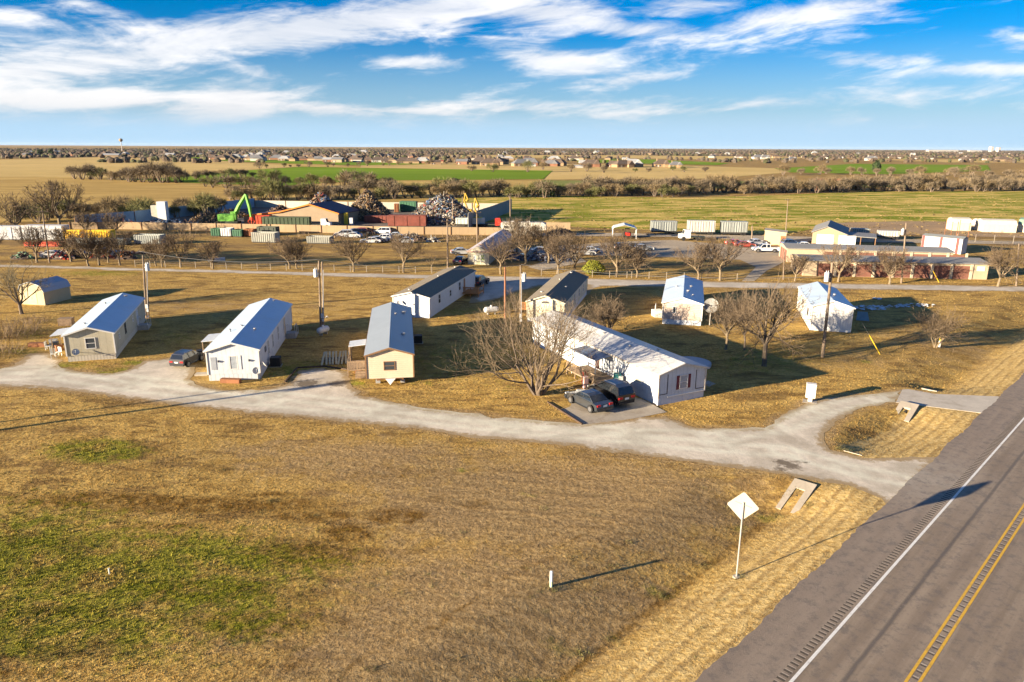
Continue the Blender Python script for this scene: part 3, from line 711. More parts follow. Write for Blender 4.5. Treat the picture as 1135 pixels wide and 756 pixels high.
SK_W=M('white_skirting',(.52,.54,.56),.8,.08,1.,groove=('xy',.42,.25),gdark=.78)
SK_P=M('plain_white_skirting',(.54,.56,.58),.8,.06,1.,groove=('xy',1.2,.02),gdark=.7)
# --- beige home, far left
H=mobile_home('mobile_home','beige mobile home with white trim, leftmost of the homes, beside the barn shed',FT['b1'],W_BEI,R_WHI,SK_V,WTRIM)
add_window(H,'f',2.35,1.35,.85,1.05,bars=1,pane=GLASS)
add_window(H,'r',6.0,1.35,.6,1.2,DTRIM); add_window(H,'r',10.6,1.7,.45,.6,WTRIM,GLASSB); add_window(H,'r',2.6,1.6,.35,.5,WTRIM,GLASSB)
add_door(H,'r',13.2,.65,mat=W_WHI); add_steps(H,'r',13.4,.6); add_door(H,'l',12.5,.65)
add_awning(H,'l',L:=14.8,3.2,1.9,2.35,tilt=.2); add_dish(H,'f',.95,1.0,.36)
add_vents(H,[(.33,.12,.14,.1),(.28,.72,.2,.09),(.62,.93,.08,.16)])
# --- white home
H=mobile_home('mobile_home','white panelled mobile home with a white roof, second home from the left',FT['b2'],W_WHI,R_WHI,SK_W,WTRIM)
add_window(H,'f',2.45,1.15,.62,1.25,WTRIM,GLASSB,0,shutter=M('pale_shutter',(.55,.56,.56),.7)); 
for u in (3.0,5.6,9.0): add_window(H,'r',u+2.,1.2,.5,1.35,WTRIM,GLASSB)
add_window(H,'r',3.4,1.9,.5,.4,DTRIM,GLASSB,0)
add_door(H,'r',15.2,.65,mat=M('tan_door',(.42,.34,.24),.7)); add_steps(H,'r',16.1,.62)
add_awning(H,'l',12.6,3.1,2.2,2.2,tilt=.15)
add_dish(H,'r',.25,1.3,.42,pole=True); add_dish(H,'f',4.55,.85,.36,pole=True)
for u in (1.05,3.9):
    loc,rz=place_side(H,'f',u,1.95,0.); m=MB(); m.box(-.05,.05,-.12,0,-.1,.1); m.ball((0,-.13,.03),.07,6,4); m.build('porch_lamp',DTRIM,H['o'],loc,rz)
m=MB(); m.box(.35,.85,-.03,.0,1.1,2.35); m.build('side_panel',M('grey_panel',(.28,.30,.33),.6),H['o'])
add_vents(H,[(.2,.28,.25,.1),(.4,.33,.12,.12),(.72,.28,.18,.09),(.62,.97,.08,.1)])
# --- cream home with brown trim, raised on blocks
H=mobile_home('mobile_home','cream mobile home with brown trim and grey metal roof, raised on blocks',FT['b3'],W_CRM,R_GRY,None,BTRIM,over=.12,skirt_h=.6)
add_window(H,'f',2.2,1.45,.95,.75,BTRIM,GLASS,2)
for q in (.33,.66):
    pass
for yy in np.linspace(.5,FT['b3'][4]-.6,8):
    for xx in (1.05,3.4): m=MB(); m.box(xx-.22,xx+.22,yy-.15,yy+.15,-.05,.32); m.build('support_block',STEPC,H['o'])
m=MB()
for xx in (1.05,3.4): m.box(xx-.08,xx+.08,.15,19.9,.32,.58)
m.box(1.13,3.32,.15,.3,.4,.5); m.build('chassis',M('rusty_steel',(.20,.09,.04),.85,.3,4.),H['o'])
m=MB(); m.mesh([(1.75,-.02,.55),(2.75,-.02,.55),(2.25,-.55,.12),(1.8,-.02,.5),(2.7,-.02,.5),(2.25,-.5,.05)],[(0,1,2),(5,4,3),(0,2,5,3),(1,4,5,2)]); m.build('tow_hitch',WTRIM,H['o'])
# deck with stair
m=MB(); m.box(-2.0,-.05,3.0,6.2,.55,.67); 
for xx in (-1.95,-1.0,-.15):
    m.box(xx-.05,xx+.05,3.02,3.12,0,1.55)
for xx in (-1.95,): 
    m.box(xx-.05,xx+.05,6.05,6.15,0,2.4)
m.box(-2.0,-.05,3.0,3.06,1.35,1.5); m.box(-2.0,-1.94,3.0,6.2,1.35,1.5)
for i in range(12): m.box(-1.9+i*.15,-1.84+i*.15,3.03,3.05,.67,1.35)
for i in range(3): m.box(-1.2,-.15,3.0-.3*(i+1),3.0-.3*i,.0+.0,.5-.16*i)
m.build('deck',WOOD,H['o'])
add_awning(H,'l',FT['b3'][4]-6.6,2.2,1.95,2.3,tilt=.2); add_door(H,'l',FT['b3'][4]-5.2,.68,mat=WTRIM)
add_door(H,'r',9.,.65,mat=BTRIM); add_window(H,'r',4.,1.3,.7,1.,BTRIM); add_window(H,'r',14.,1.3,.7,1.,BTRIM)
add_vents(H,[(.62,.72,.1,.09),(.82,.80,.16,.16),(.80,.30,.12,.14)])
# --- white home with shingle roof, behind
H=mobile_home('mobile_home','white mobile home with dark shingle roof and orange deck, behind the cream home',FT['b4'],W_WH2,R_SHI,SK_P,WTRIM)
for u in (4.2,9.2,13.8): add_window(H,'r',u,1.25,.85 if u!=9.2 else .7,1.15 if u!=9.2 else .8,WTRIM,GLASS)
add_door(H,'r',16.2,.65,mat=M('brown_door',(.25,.13,.07),.7)); add_window(H,'f',.9,1.9,.3,.25,WTRIM,GLASSB,0)
m=MB(); m.box(FT['b4'][3]+.05,FT['b4'][3]+2.6,15.0,18.2,.45,.58)
for xx in (2.55,1.3):
    for yy in (15.05,18.1): m.box(FT['b4'][3]+xx-.05,FT['b4'][3]+xx+.05,yy-.05,yy+.05,0,1.5)
for i in range(14): m.box(FT['b4'][3]+.2+i*.17,FT['b4'][3]+.29+i*.17,15.0,15.04,.58,1.45)
m.box(FT['b4'][3]+.1,FT['b4'][3]+2.6,14.98,15.05,1.4,1.5); m.box(FT['b4'][3]+2.55,FT['b4'][3]+2.62,15,18.2,1.4,1.5)
m.build('deck',RAWW,H['o']); add_vents(H,[(.3,.1,.1,.14),(.45,.55,.1,.09),(.45,.93,.1,.12)]); add_dish(H,'f',1.0,1.9,.3)
m=MB(); m.box(2.7,3.0,-.02,.0,1.7,1.82); m.build('louvre_vent',DTRIM,H['o'])
# --- off-white home with shingle roof
H=mobile_home('mobile_home','off-white mobile home with brown shingle roof, end on behind the long white home',FT['b5'],W_OLI,R_SHI,SK_P,W_OLI)
m=MB(); m.box(1.9,2.9,-.03,.0,2.6,2.8); m.box(2.1,2.7,-.035,.0,2.8,2.88); m.build('louvre_vent',DTRIM,H['o'])
for u in (4.5,8.,12.2,16.): add_window(H,'r',u,1.3,.8,1.1,WTRIM,GLASSB)
add_door(H,'r',10.2,.65); add_vents(H,[(.22,.2,.1,.13),(.75,.4,.12,.1),(.55,.9,.14,.14),(.4,.62,.1,.08)]); 
m=MB(); m.box(-2.2,-.05,5.0,8.4,.45,.58)
for i in range(12): m.box(-2.15+i*.17,-2.05+i*.17,5.0,5.04,.58,1.5)
m.box(-2.2,-.05,4.97,5.05,1.42,1.52)
for xx in (-2.15,-.1): m.box(xx-.05,xx+.05,4.96,5.06,0,1.6)
m.build('deck',RAWW,H['o']); add_door(H,'l',FT['b5'][4]-6.6,.6)
# --- long white home in front
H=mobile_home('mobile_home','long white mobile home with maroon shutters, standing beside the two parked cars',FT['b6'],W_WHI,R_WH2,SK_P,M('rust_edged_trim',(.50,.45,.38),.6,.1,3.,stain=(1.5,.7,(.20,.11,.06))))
add_window(H,'f',2.75,1.25,.8,1.15,WTRIM,GLASSB,1,shutter=M('maroon_shutter',(.13,.03,.04),.7)); 
f=MB(); w=FT['b6'][3]
for xx in (.95,w-1.1):
    g_=MB(); g_.box(xx-.03,xx+.03,-.03,0,.95,2.75); g_.box(*((.06,.92) if xx<2 else (w-1.07,w-.06)),-.03,0,.93,.99); g_.build('dark_trim',DTRIM,H['o'])
f.box(.06,.95,-.028,0,2.5,2.56) if False else None
f=MB(); f.box(1.0,w-.06,-.07,-.02,.63,.70); f.build('white_band',WTRIM,H['o'])
LL=FT['b6'][4]
add_window(H,'l',LL-3.0,1.3,.95,1.1,WTRIM,M('pale_curtain',(.42,.42,.33),.5)); add_window(H,'l',LL-16.,1.3,.9,1.,WTRIM,GLASSB); add_window(H,'l',LL-19.6,1.3,.6,1.,WTRIM,GLASSB)
add_door(H,'l',LL-9.7,.7,mat=M('dark_door',(.10,.06,.05),.7)); add_door(H,'r',9.,.7)
add_awning(H,'l',LL-9.3,4.4,2.0,2.45,tilt=.25,mat=M('blue_grey_awning',(.16,.20,.26),.45,.1,3.,groove=('x',.3,.08)),frame=WTRIM)
m=MB(); m.box(-2.6,-.05,6.2,11.4,.5,.62)
for yy in (6.25,8.,9.7,11.3): m.box(-2.6,-2.5,yy-.05,yy+.05,0,1.45)
m.box(-2.58,-2.52,6.2,11.4,1.3,1.4); m.box(-2.6,-1.2,6.2,6.26,1.3,1.4)
for i in range(28): m.box(-2.57,-2.54,6.3+i*.18,6.36+i*.18,.62,1.3)
m.box(-2.,-1.,5.9,6.2,0,.35); m.box(-2.,-1.,5.6,5.9,0,.18)
m.build('deck',WOOD,H['o'])
add_vents(H,[(.35,.30,.16,.08),(.42,.52,.1,.1),(.72,.22,.12,.09),(.3,.75,.14,.09)])
# --- tan home with white roof
H=mobile_home('mobile_home','small pinkish tan mobile home with white roof, near the satellite dish on a pole',FT['b7'],W_TAN,M('shade_tinted_ribbed_roof',(.46,.54,.61),.35,.05,.6,groove=('y',1.0,.05),gdark=.7,gbump=.012),SK_P,WTRIM,skirt_h=.7)  # roof white is blued to colour its shaded side
add_window(H,'f',1.45,1.6,.3,.75,WTRIM,GLASS,0); add_window(H,'l',5.,1.4,.7,.9); add_window(H,'r',6.,1.4,.7,.9,WTRIM,GLASSB); add_door(H,'l',10.,.7)
add_steps(H,'l',11.6,.6,n=3); add_vents(H,[(.3,.5,.16,.1),(.7,.55,.1,.12),(.62,.3,.14,.13),(.75,.2,.1,.08)])
m=MB(); m.box(.0,4.9,-.03,-.0,2.88,2.94); m.prism([(0.02,2.94),(4.88,2.94),(2.45,3.56)],-.03,0,'y'); m.build('white_gable',WTRIM,H['o'])
# --- white metal-sided home, right
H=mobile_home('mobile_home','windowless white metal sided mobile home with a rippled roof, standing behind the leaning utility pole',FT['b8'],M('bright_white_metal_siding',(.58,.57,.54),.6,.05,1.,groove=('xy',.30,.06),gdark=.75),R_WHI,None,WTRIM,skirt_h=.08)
add_window(H,'l',9.8,1.4,.8,.8,DTRIM); add_window(H,'l',4.8,1.9,.7,.4,DTRIM,GLASS,0); add_door(H,'l',7.,.3); add_vents(H,[(.68,.35,.2,.12)])
m=MB(); m.box(1.55,1.85,-.03,0,.55,.75); m.build('meter_box',PIPE,H['o'])
# --- barn shed, left
x,y=G(50.3,338.5); x2,y2=G(79.3,331); aa=math.atan2(y2-y,x2-x); Ls=math.hypot(x2-x,y2-y)
sh=thing('barn_shed','small tan barn shaped shed with a grey gambrel roof, beside the far left tree','shed',(x,y,0),aa)
Wd=4.0; m=MB(); hw=1.95
m.prism([(0,0),(Wd,0),(Wd,hw),(Wd-.35,hw+.75),(Wd/2,hw+1.25),(.35,hw+.75),(0,hw)],0,Ls,'x'); m.build('wall',M('tan_shed_siding',(.46,.38,.23),.8,.06,1.,groove=('xy',.4,.05),gdark=.8),sh)
m=MB(); P6=[(-.12,hw-.1),(.33,hw+.79),(Wd/2,hw+1.31),(Wd-.33,hw+.79),(Wd+.12,hw-.1)]; th=.07
P7=[(a,b+th) for a,b in P6][::-1]; m.prism(P6+P7,-.12,Ls+.12,'x'); m.build('roof',M('blue_grey_shed_roof',(.34,.38,.44),.5,.08,1.,groove=('x',.6,.05)),sh)
m=MB(); m.box(-.03,.0,1.2,2.8,.05,1.9); dd=m.build('double_door',M('pale_yellow_door',(.50,.44,.26),.8),sh); m=MB(); m.box(-.05,-.03,1.97,2.03,.8,1.1); m.build('handle',DTRIM,dd)

# ================================================================== VEHICLES
TYRE=M('tyre_rubber',(.02,.02,.02),.85,.2,5.); RIM=M('alloy_rim',(.25,.25,.26),.35,.1,5.,metal=.7)
CGL=M('car_glass',(.015,.018,.022),.06,.1,1.,spec=.8); TAIL=M('red_tail_lamp',(.45,.02,.02),.3,.1,3.); HEAD=M('clear_headlamp',(.55,.56,.55),.2,.1,3.)
PLATE=M('number_plate',(.6,.6,.58),.5,.1,5.)
def paint(n,c): return M(n,c,.28,.04,1.,spec=.6,coat=.6)
def vehicle(name,label,cat,loc,rz,mat,kind='sedan',group=None,L=4.7,Wv=1.82,detail=True):
    """local: +x forward"""
    o=thing(name,label,cat,loc,rz,group); h=Wv/2
    P={'sedan':dict(body=[(-2.33,.38),(-2.36,.62),(-2.28,.90),(-1.75,.96),(-1.3,.95),(1.0,.95),(1.9,.84),(2.28,.70),(2.36,.50),(2.30,.30),(1.87,.24),(-1.87,.24)],
                    cab=[(-1.75,.95),(-1.05,1.38),(-.55,1.45),(.25,1.44),(1.08,.94)],wb=(-1.42,1.40),r=.33),
       'suv':dict(body=[(-2.25,.42),(-2.30,.70),(-2.25,1.05),(-1.3,1.08),(1.0,1.06),(1.85,.95),(2.22,.80),(2.30,.55),(2.22,.32),(1.8,.28),(-1.8,.28)],
                    cab=[(-2.22,1.06),(-1.92,1.62),(-1.3,1.70),(.1,1.68),(1.02,1.05)],wb=(-1.35,1.38),r=.37),
       'van':dict(body=[(-2.35,.42),(-2.4,.8),(-2.38,1.1),(1.1,1.08),(1.9,.98),(2.3,.8),(2.36,.5),(2.3,.32),(-2.3,.3)],
                    cab=[(-2.38,1.09),(-2.25,1.72),(-1.9,1.80),(.3,1.78),(1.35,1.06)],wb=(-1.45,1.5),r=.34),
       'pickup':dict(body=[(-2.85,.55),(-2.88,1.02),(-.9,1.03),(1.35,1.06),(2.35,1.0),(2.75,.88),(2.82,.55),(2.7,.40),(-2.7,.42)],
                    cab=[(-.95,1.02),(-.82,1.75),(-.4,1.82),(.7,1.80),(1.4,1.05)],wb=(-1.75,1.75),r=.40)}[kind]
    # body: loft of the side profile with bulging flanks and wheel arches
    def arch(prof):
        out=[]; n=len(prof); return prof
    secs=[(-h*.86,.0,.05),(-h,.04,.0),(h,.04,.0),(h*.86,.0,.05)]
    bp=P['body']; cz=sum(p[1] for p in bp)/len(bp); cx=0
    m=MB(); vs=[]; n=len(bp)
    for (yy,_,ins) in ((-h*.80,0,.10),(-h*.96,0,.03),(-h,0,0.),(h,0,0.),(h*.96,0,.03),(h*.80,0,.10)):
        for (a,b) in bp: vs.append((a*(1-ins*.35),yy,cz+(b-cz)*(1-ins*1.1) if b>cz else b+ins*.3))
    fs=[tuple(range(n)),tuple(range(6*n-1,5*n-1,-1))]
    for k_ in range(5): fs+=[(k_*n+i,(k_+1)*n+i,(k_+1)*n+(i+1)%n,k_*n+(i+1)%n) for i in range(n)]
    m.mesh(vs,fs); m.build('body',mat,o,smooth=False)
    # cabin: painted roof and pillars with glass inside
    cp=P['cab']; base=[p for p in cp]; ztop=max(p[1] for p in cp); zb=min(p[1] for p in cp)
    def wy(z): return h*.94-(z-zb)/(ztop-zb)*h*.20
    m=MB(); n=len(cp); vs=[(a,-wy(b),b) for a,b in cp]+[(a,wy(b),b) for a,b in cp]
    m.mesh(vs,[tuple(range(n)),tuple(range(2*n-1,n-1,-1))]+[(i,i+n,(i+1)%n+n,(i+1)%n) for i in range(n)]); cabn=m.build('cabin',mat,o)
    def lerp(p,q,t): return (p[0]+(q[0]-p[0])*t,p[1]+(q[1]-p[1])*t)
    # windscreen, rear window
    for nm,(p,q) in (('windscreen',(cp[-1],cp[-2])),('rear_window',(cp[0],cp[1]))):
        a,b=lerp(p,q,.08),lerp(p,q,.93); dx,dz=(q[1]-p[1]),-(q[0]-p[0]); ln=math.hypot(dx,dz); dx,dz=dx/ln*.012,dz/ln*.012
        if nm=='rear_window': dx,dz=-dx,-dz
        if dz<0: dx,dz=-dx,-dz
        m=MB(); m.poly([(a[0]+dx,-wy(a[1])*.93,a[1]+dz),(a[0]+dx,wy(a[1])*.93,a[1]+dz),(b[0]+dx,wy(b[1])*.9,b[1]+dz),(b[0]+dx,-wy(b[1])*.9,b[1]+dz)]); m.build(nm,CGL,o)
    # side windows
    x0=lerp(cp[0],cp[1],.3 if kind!='pickup' else .1)[0]; xr=cp[1][0]; x1=cp[-1][0]; xt=cp[-2][0]; zlo=zb+.06; zhi=ztop-.10
    def xs_(z,lo): 
        if lo: p,q=cp[0],cp[1]
        else: p,q=cp[-1],cp[-2]
        t=min(1,(z-p[1])/(q[1]-p[1])); return p[0]+(q[0]-p[0])*t
    mids=[.36,.40] if kind in('pickup',) else ([.30,.62] if kind!='sedan' else [.48])
    cuts=[xs_(zlo,1)+.12]+[x0+(x1-x0)*q for q in mids]+[xs_(zlo,0)-.12]
    for s in (-1,1):
        for i in range(len(cuts)-1):
            a,b=cuts[i]+.03,cuts[i+1]-.03
            ta=max(a,xs_(zhi,1)+.10); tb=min(b,xs_(zhi,0)-.10)
            if tb-ta<.08: continue
            m=MB(); q=[(a,s*(wy(zlo)+.008),zlo),(b,s*(wy(zlo)+.008),zlo),(tb,s*(wy(zhi)+.008),zhi),(ta,s*(wy(zhi)+.008),zhi)]
            m.poly(q if s<0 else q[::-1]); m.build('side_window',CGL,o)
    r=P['r']
    for s in (-1,1):
        for x in P['wb']:
            m=MB(); m.cyl((x,s*(h-.20) if s>0 else -h-.015,r),r,.215,16,axis='y'); w_=m.build('wheel',TYRE,o)
            m=MB(); m.cyl((x,(h+.015) if s>0 else -h-.027,r),r*.66,.012,10,axis='y'); m.build('rim',RIM,w_)
            m=MB()    # dark arch
            vs=[(x+math.cos(a)*r*1.18,s*(h+.004),r+math.sin(a)*r*1.18) for a in np.linspace(-.25,math.pi+.25,12)]
            m.poly(vs if s<0 else vs[::-1]); m.build('wheel_arch',BLACKP,o)
    xb=min(p[0] for p in bp); xf=max(p[0] for p in bp)
    for s in (-1,1):
        m=MB(); m.cbox((xb+.05,s*h*.72,.82 if kind!='pickup' else .85),(.14,h*.42,.17)); m.build('tail_lamp',TAIL,o)
        m=MB(); m.cbox((xf-.10,s*h*.70,.68 if kind!='pickup' else .82),(.16,h*.42,.14)); m.build('headlamp',HEAD,o)
        m=MB(); m.cbox((cp[-1][0]-.15,s*(h+.08),zb+.08),(.12,.16,.12)); m.build('mirror',mat,o)
    m=MB(); m.cbox((xb-.005,0,.75),(.03,.42,.16)); m.build('number_plate',PLATE,o)
    m=MB(); m.cbox((xb+.06,0,.42),(.16,Wv*.92,.18)); m.cbox((xf-.06,0,.40),(.16,Wv*.92,.18)); m.build('bumper',BLACKP if kind!='sedan' else mat,o)
    if kind=='pickup':
        m=MB(); m.box(-2.72,-1.02,-h*.82,h*.82,1.031,1.04); m.build('truck_bed',BLACKP,o)
        m=MB(); m.box(-2.84,-.98,-h*.90,-h*.82,1.03,1.11); m.box(-2.84,-.98,h*.82,h*.90,1.03,1.11); m.box(-2.84,-2.74,-h*.82,h*.82,1.03,1.11); m.build('bed_rail',mat,o)
    if kind=='suv':
        m=MB()
        for s in (-1,1): m.tube([(-1.5,s*h*.66,1.72),(-1.4,s*h*.66,1.76),(.0,s*h*.66,1.75),(.1,s*h*.66,1.70)],.02,5)
        m.build('roof_rack',RIM,o)
    return o
def car_at(rear,front,*a,**kw):
    p=G(*rear); q=G(*front); rz=math.atan2(q[1]-p[1],q[0]-p[0])
    c=((p[0]+q[0])/2,(p[1]+q[1])/2,.03)
    return vehicle(*a[:3],c,rz,*a[3:],**kw)
vehicle('parked_car','charcoal grey sedan with alloy wheels, parked on the pad beside the black SUV','car',(*[ (a+b)/2 for a,b in zip(G(640,444),G(664,457))],.03),math.atan2(G(635.7,445)[1]-G(655,454.5)[1],G(635.7,445)[0]-G(655,454.5)[0]),paint('charcoal_paint',(.035,.038,.042)),'sedan',group=None)
_a=math.atan2(G(635.7,445)[1]-G(655,454.5)[1],G(635.7,445)[0]-G(655,454.5)[0])
print('sedan angle',math.degrees(_a),G(640,444),G(664,457))
_c=G(693,451.5); _b=_a-.02
vehicle('parked_car','black SUV with red tail lamps, parked on the pad beside the long white home','SUV',(_c[0]+math.cos(_b)*2.2,_c[1]+math.sin(_b)*2.2,.03),_b,paint('black_paint',(.012,.012,.014)),'suv').scale=(1.03,1.03,1.12)
_c=G(199,409)
vehicle('parked_car','small dark grey hatchback on the gravel between the two leftmost homes','car',(_c[0]+.1,_c[1]+1.9,.02),math.radians(80),paint('grey_paint',(.035,.036,.04)),'suv',L=4.2).scale=(.86,.9,.88)
_c=G(527,318)
vehicle('parked_car','dark car half hidden behind the far end of the white shingle roofed home','car',(_c[0]+.6,_c[1]+1.5,.02),math.radians(70),paint('navy_paint',(.03,.035,.05)),'suv')

# ================================================================== POLES, SIGN AND SMALL YARD THINGS
POLE=M('creosoted_pole_wood',(.20,.15,.105),.9,.3,1.5,stain=(2.,.5,(.08,.06,.045))); POLR=M('reddish_pole_wood',(.24,.11,.06),.9,.25,1.5)
TRF=M('transformer_grey',(.52,.53,.52),.5,.08,3.)
def pole(label,base,top,r=.15,trans=None,arms=0,meter=False,mat=None,group='utility poles',lean=0,name='utility_pole',loc=None,h=None,rz=None,clamp=None,cat='pole'):
    b=loc or G(*base); h=h or Zat(top[0],top[1],b[1]); mat=mat or POLE
    tx=0 if base is None else 0
    if base is not None:
        # where the top really is, sideways of the base
        a_,b_,c_=ray(*top); t=b[1]/b_; tx=a_*t-b[0]; tx=max(-.9,min(.9,tx))
    o=thing(name,label,cat,(b[0],b[1],0),0,group)
    m=MB(); m.tube([(0,0,-.2),(tx*.5,0,h*.5),(tx,0,h)],[r,r*.85,r*.68],8); m.build('post',mat,o)
    for i in range(arms):
        q=MB(); zz=h-.35-i*.8; q.cbox((tx,-.16,zz),(2.1,.1,.12),(0,0,.4)); 
        for s in (-.9,0,.9): q.cyl((tx+s*math.cos(.4),-.16+s*math.sin(.4),zz+.06),.05,.16,6)
        q.build('crossarm',mat,o)
    if trans is not None:
        q=MB(); s=trans; zz=h-1.55; q.cyl((tx+s*.46,-.12,zz-.45),.25,.9,12); q.cyl((tx+s*.46,-.12,zz+.45),.27,.05,12); q.cyl((tx+s*.46-.1,-.12,zz+.5),.04,.2,6); q.cyl((tx+s*.46+.1,-.12,zz+.5),.04,.2,6)
        q.cbox((tx+s*.2,-.1,zz),(.25,.06,.1)); q.build('transformer',TRF,o)
    if meter:
        q=MB(); q.cbox((tx*.1,-.2,1.55),(.32,.16,.55)); q.cbox((tx*.1+.03,-.19,1.0),(.24,.14,.35)); q.tube([(tx*.1+.1,-.17,1.8),(tx*.5+.1,-.12,h*.5),(tx+.1,-.1,h-1.)],.03,5); q.build('meter_box',TRF,o)
    return o
pole('reddish utility pole with a grey transformer behind the beige home, left of the pale pole',(162.5,352),(158.3,283),trans=1,mat=POLE,arms=0)
pole('bare pale pole with a meter box close behind the beige home',(164.8,352),(161.6,292),r=.12,meter=True)
pole('utility pole with a white transformer beside the white gas tank',(355.6,363),(353.4,289),trans=-1)
pole('slightly shorter twin of the transformer pole, with meter boxes, beside the white gas tank',(358.3,363),(357,290),meter=True,r=.14)
pole('plain reddish pole without fittings, between the two shingle roofed homes',(560.0,361),(559.8,296),mat=POLR,r=.15)
pole('grey transformer pole beside the reddish pole, between the two shingle roofed homes',(577,363),(577,294),trans=1,r=.14,arms=0,meter=True)
pole('tall leaning utility pole with a white transformer in front of the white metal sided home',(911.5,396.5),(922.7,291),trans=-1,r=.19)
pole('utility pole with transformer in front of the storage units, rising above their roofs',(999,314),(1004.5,247),trans=-1,r=.16)
pole('rightmost utility pole beside the back road, at the right edge of the photo',(1126.5,317),(1129.5,270),r=.15)
pole('short brown pole beside the back road, left of the storage units',(868.3,310),(869.3,279),r=.12)
pole('tall thin utility pole standing in the green pasture',(870.8,259),(873.5,220),arms=1,r=.15)
pole('tall grey utility pole behind the end of the white shingle roofed home',(496.3,300),(495.8,243),arms=1,r=.17)
pole('utility pole behind the small roadside house, topped by a crossarm',(529,272),(528.5,234),arms=1,r=.16)
pole('grey pole in the scrapyard in front of the coloured heap, left of its twin',(501.8,250),(501.8,221),r=.2,group='scrapyard poles')
pole('grey pole in the scrapyard in front of the coloured heap, right of its twin',(512.8,243),(512.6,218),r=.2,group='scrapyard poles')
pole('utility pole with a crossarm at the corner of the scrapyard, near the camper trailer',(565.6,248),(565.4,214.5),arms=1,r=.2)
pole('leftmost utility pole, beyond the roadside trees beside the white trailers',(55,291),(46.8,232.5),arms=1,r=.16)
pole('short pole with a white lamp head beside the red car wrecks',(833.3,271),(833.8,250),r=.2)
for i,(dx,dy,h_) in enumerate(((0,0,10.2),(1.4,.9,9.8),(-.6,2.0,9.0))):
    pole(['tall pole left of the picture whose shadow crosses the field','second pole of the group left of the picture','shortest pole of the group left of the picture'][i],None,None,loc=(-60+dx,43.8+dy),h=h_,trans=1 if i==0 else None,group='poles outside the left edge')
# road sign seen from behind
b=G(817,628); hs=Zat(822,545,b[1]); print('sign height',hs)
sg=thing('road_sign','bare backed diamond road sign on a metal post, in the grass beside the highway','sign',(b[0],b[1],height(*b).item() if hasattr(height(*b),'item') else float(height(*b))))
zb0=sg.location.z; hh=hs-zb0
ALU=M('bare_aluminium',(.40,.37,.30),.6,.06,2.)
dsz=.84; cz=hh-dsz
ang=R(45-90-8)      # plate faces traffic along the highway
m=MB(); t=.012; E=Matrix.Rotation(R(-20),3,'Z')
def pl(u,v,w): q=E@Vector((u,w,v)); return (q.x,q.y,q.z+cz)
c_=[(0,-dsz*1.0),(dsz,0),(0,dsz),(-dsz,0)]
vs=[]
for wv in (-t,t):
    for i in range(4):
        a=Vector(c_[i]); p=Vector(c_[(i-1)%4]); n_=Vector(c_[(i+1)%4])
        for f_ in ((a+(p-a).normalized()*.07),(a+(p-a)*.0+ (n_-a).normalized()*.07)): vs.append(pl(f_.x,f_.y,wv))
m.mesh(vs,[tuple(range(8)),tuple(range(15,7,-1))]+[(i,i+8,(i+1)%8+8,(i+1)%8) for i in range(8)]); m.build('sign_plate',ALU,sg)
m=MB(); m.tube([(0,-.05,-.1),(0,-.05,cz+.25)],.045,8); m.build('post',PIPE,sg)
m=MB(); v0=pl(-.42,.22,-.03); v1=pl(.42,.0,-.03); m.tube([v0,v1],.018,5); m.build('bracket',PIPE,sg)
m=MB(); m.cyl((0,-.05,-.03),.2,.08,10); m.build('footing',CONC,sg)
# marker post
b=G(611,647.5); zz=float(height(*b)); mk=thing('marker_post','short white plastic marker post standing in the brown field','post',(b[0],b[1],zz))
m=MB(); m.cyl((0,0,-.05),.085,.93,12); m.ball((0,0,.88),.085,12,6,sq=(1,1,.5)); m.build('tube',M('white_plastic',(.66,.66,.60),.6,.05,3.),mk)
m=MB(); m.cyl((0,0,.0),.09,.32,12); m.build('lower_band',M('pale_green_plastic',(.42,.50,.34),.6,.05,3.),mk)
b=G(121.6,637.5); mk=thing('marker_stake','thin white stake standing in the green patch of the field','stake',(b[0],b[1],0))
m=MB(); m.cyl((0,0,-.05),.035,.42,8); m.cyl((0,0,.37),.05,.04,8); m.build('stake',M('white_plastic',(.66,.66,.60),.6,.05,3.),mk)
# mailbox cabinet
b=G(897.5,445); mb=thing('mailbox_cabinet','white cluster mailbox on a pedestal, beside the gravel fork','mailbox',(b[0],b[1],0),R(-20))
m=MB(); m.box(-.40,.40,-.28,.28,.42,1.62); m.prism([(-.43,1.62),(.43,1.62),(.40,1.69),(-.40,1.69)],-.31,.31,'y'); m.build('cabinet',WTRIM,mb)
m=MB(); m.box(-.17,.17,-.14,.14,.0,.42); m.build('pedestal',WTRIM,mb)
m=MB(); 
for i in range(4):
    for j in range(2): m.box(-.37+j*.38,-.01+j*.38,-.292,-.281,.48+i*.28,.72+i*.28)
m.build('door_panel',M('off_white_panel',(.50,.50,.47),.5,.05,3.),mb)
m=MB(); m.box(-.6,.6,-.5,.5,-.05,.02); m.build('slab',CONC2,mb)
# tanks
def tank(label,px,rz,s=1.):
    b=G(*px); o=thing('gas_tank',label,'gas tank',(b[0],b[1],0),rz,'white gas tanks')
    m=MB(); r=.38*s; Lq=1.5*s; pr=[(-Lq/2-.22,.02),(-Lq/2-.17,r*.6),(-Lq/2-.02,r*.92),(-Lq/2+.1,r),(Lq/2-.1,r),(Lq/2+.02,r*.92),(Lq/2+.17,r*.6),(Lq/2+.22,.02)]
    m.tube([(a,0,.25+r) for a,_ in pr],[q for _,q in pr],14); m.build('vessel',M('white_tank_paint',(.58,.57,.54),.5,.12,3.,stain=(2.,.3,(.3,.25,.2))),o)
    m=MB(); m.cyl((0,0,.25+2*r-.04),.13*s,.22,10); m.build('valve_hood',WTRIM,o)
    m=MB(); m.box(-.5*s,-.4*s,-.25,.25,0,.35); m.box(.4*s,.5*s,-.25,.25,0,.35); m.build('stand',PIPE,o)
tank('white horizontal gas tank lying at the foot of the twin transformer poles',(358.5,371),R(65),1.)
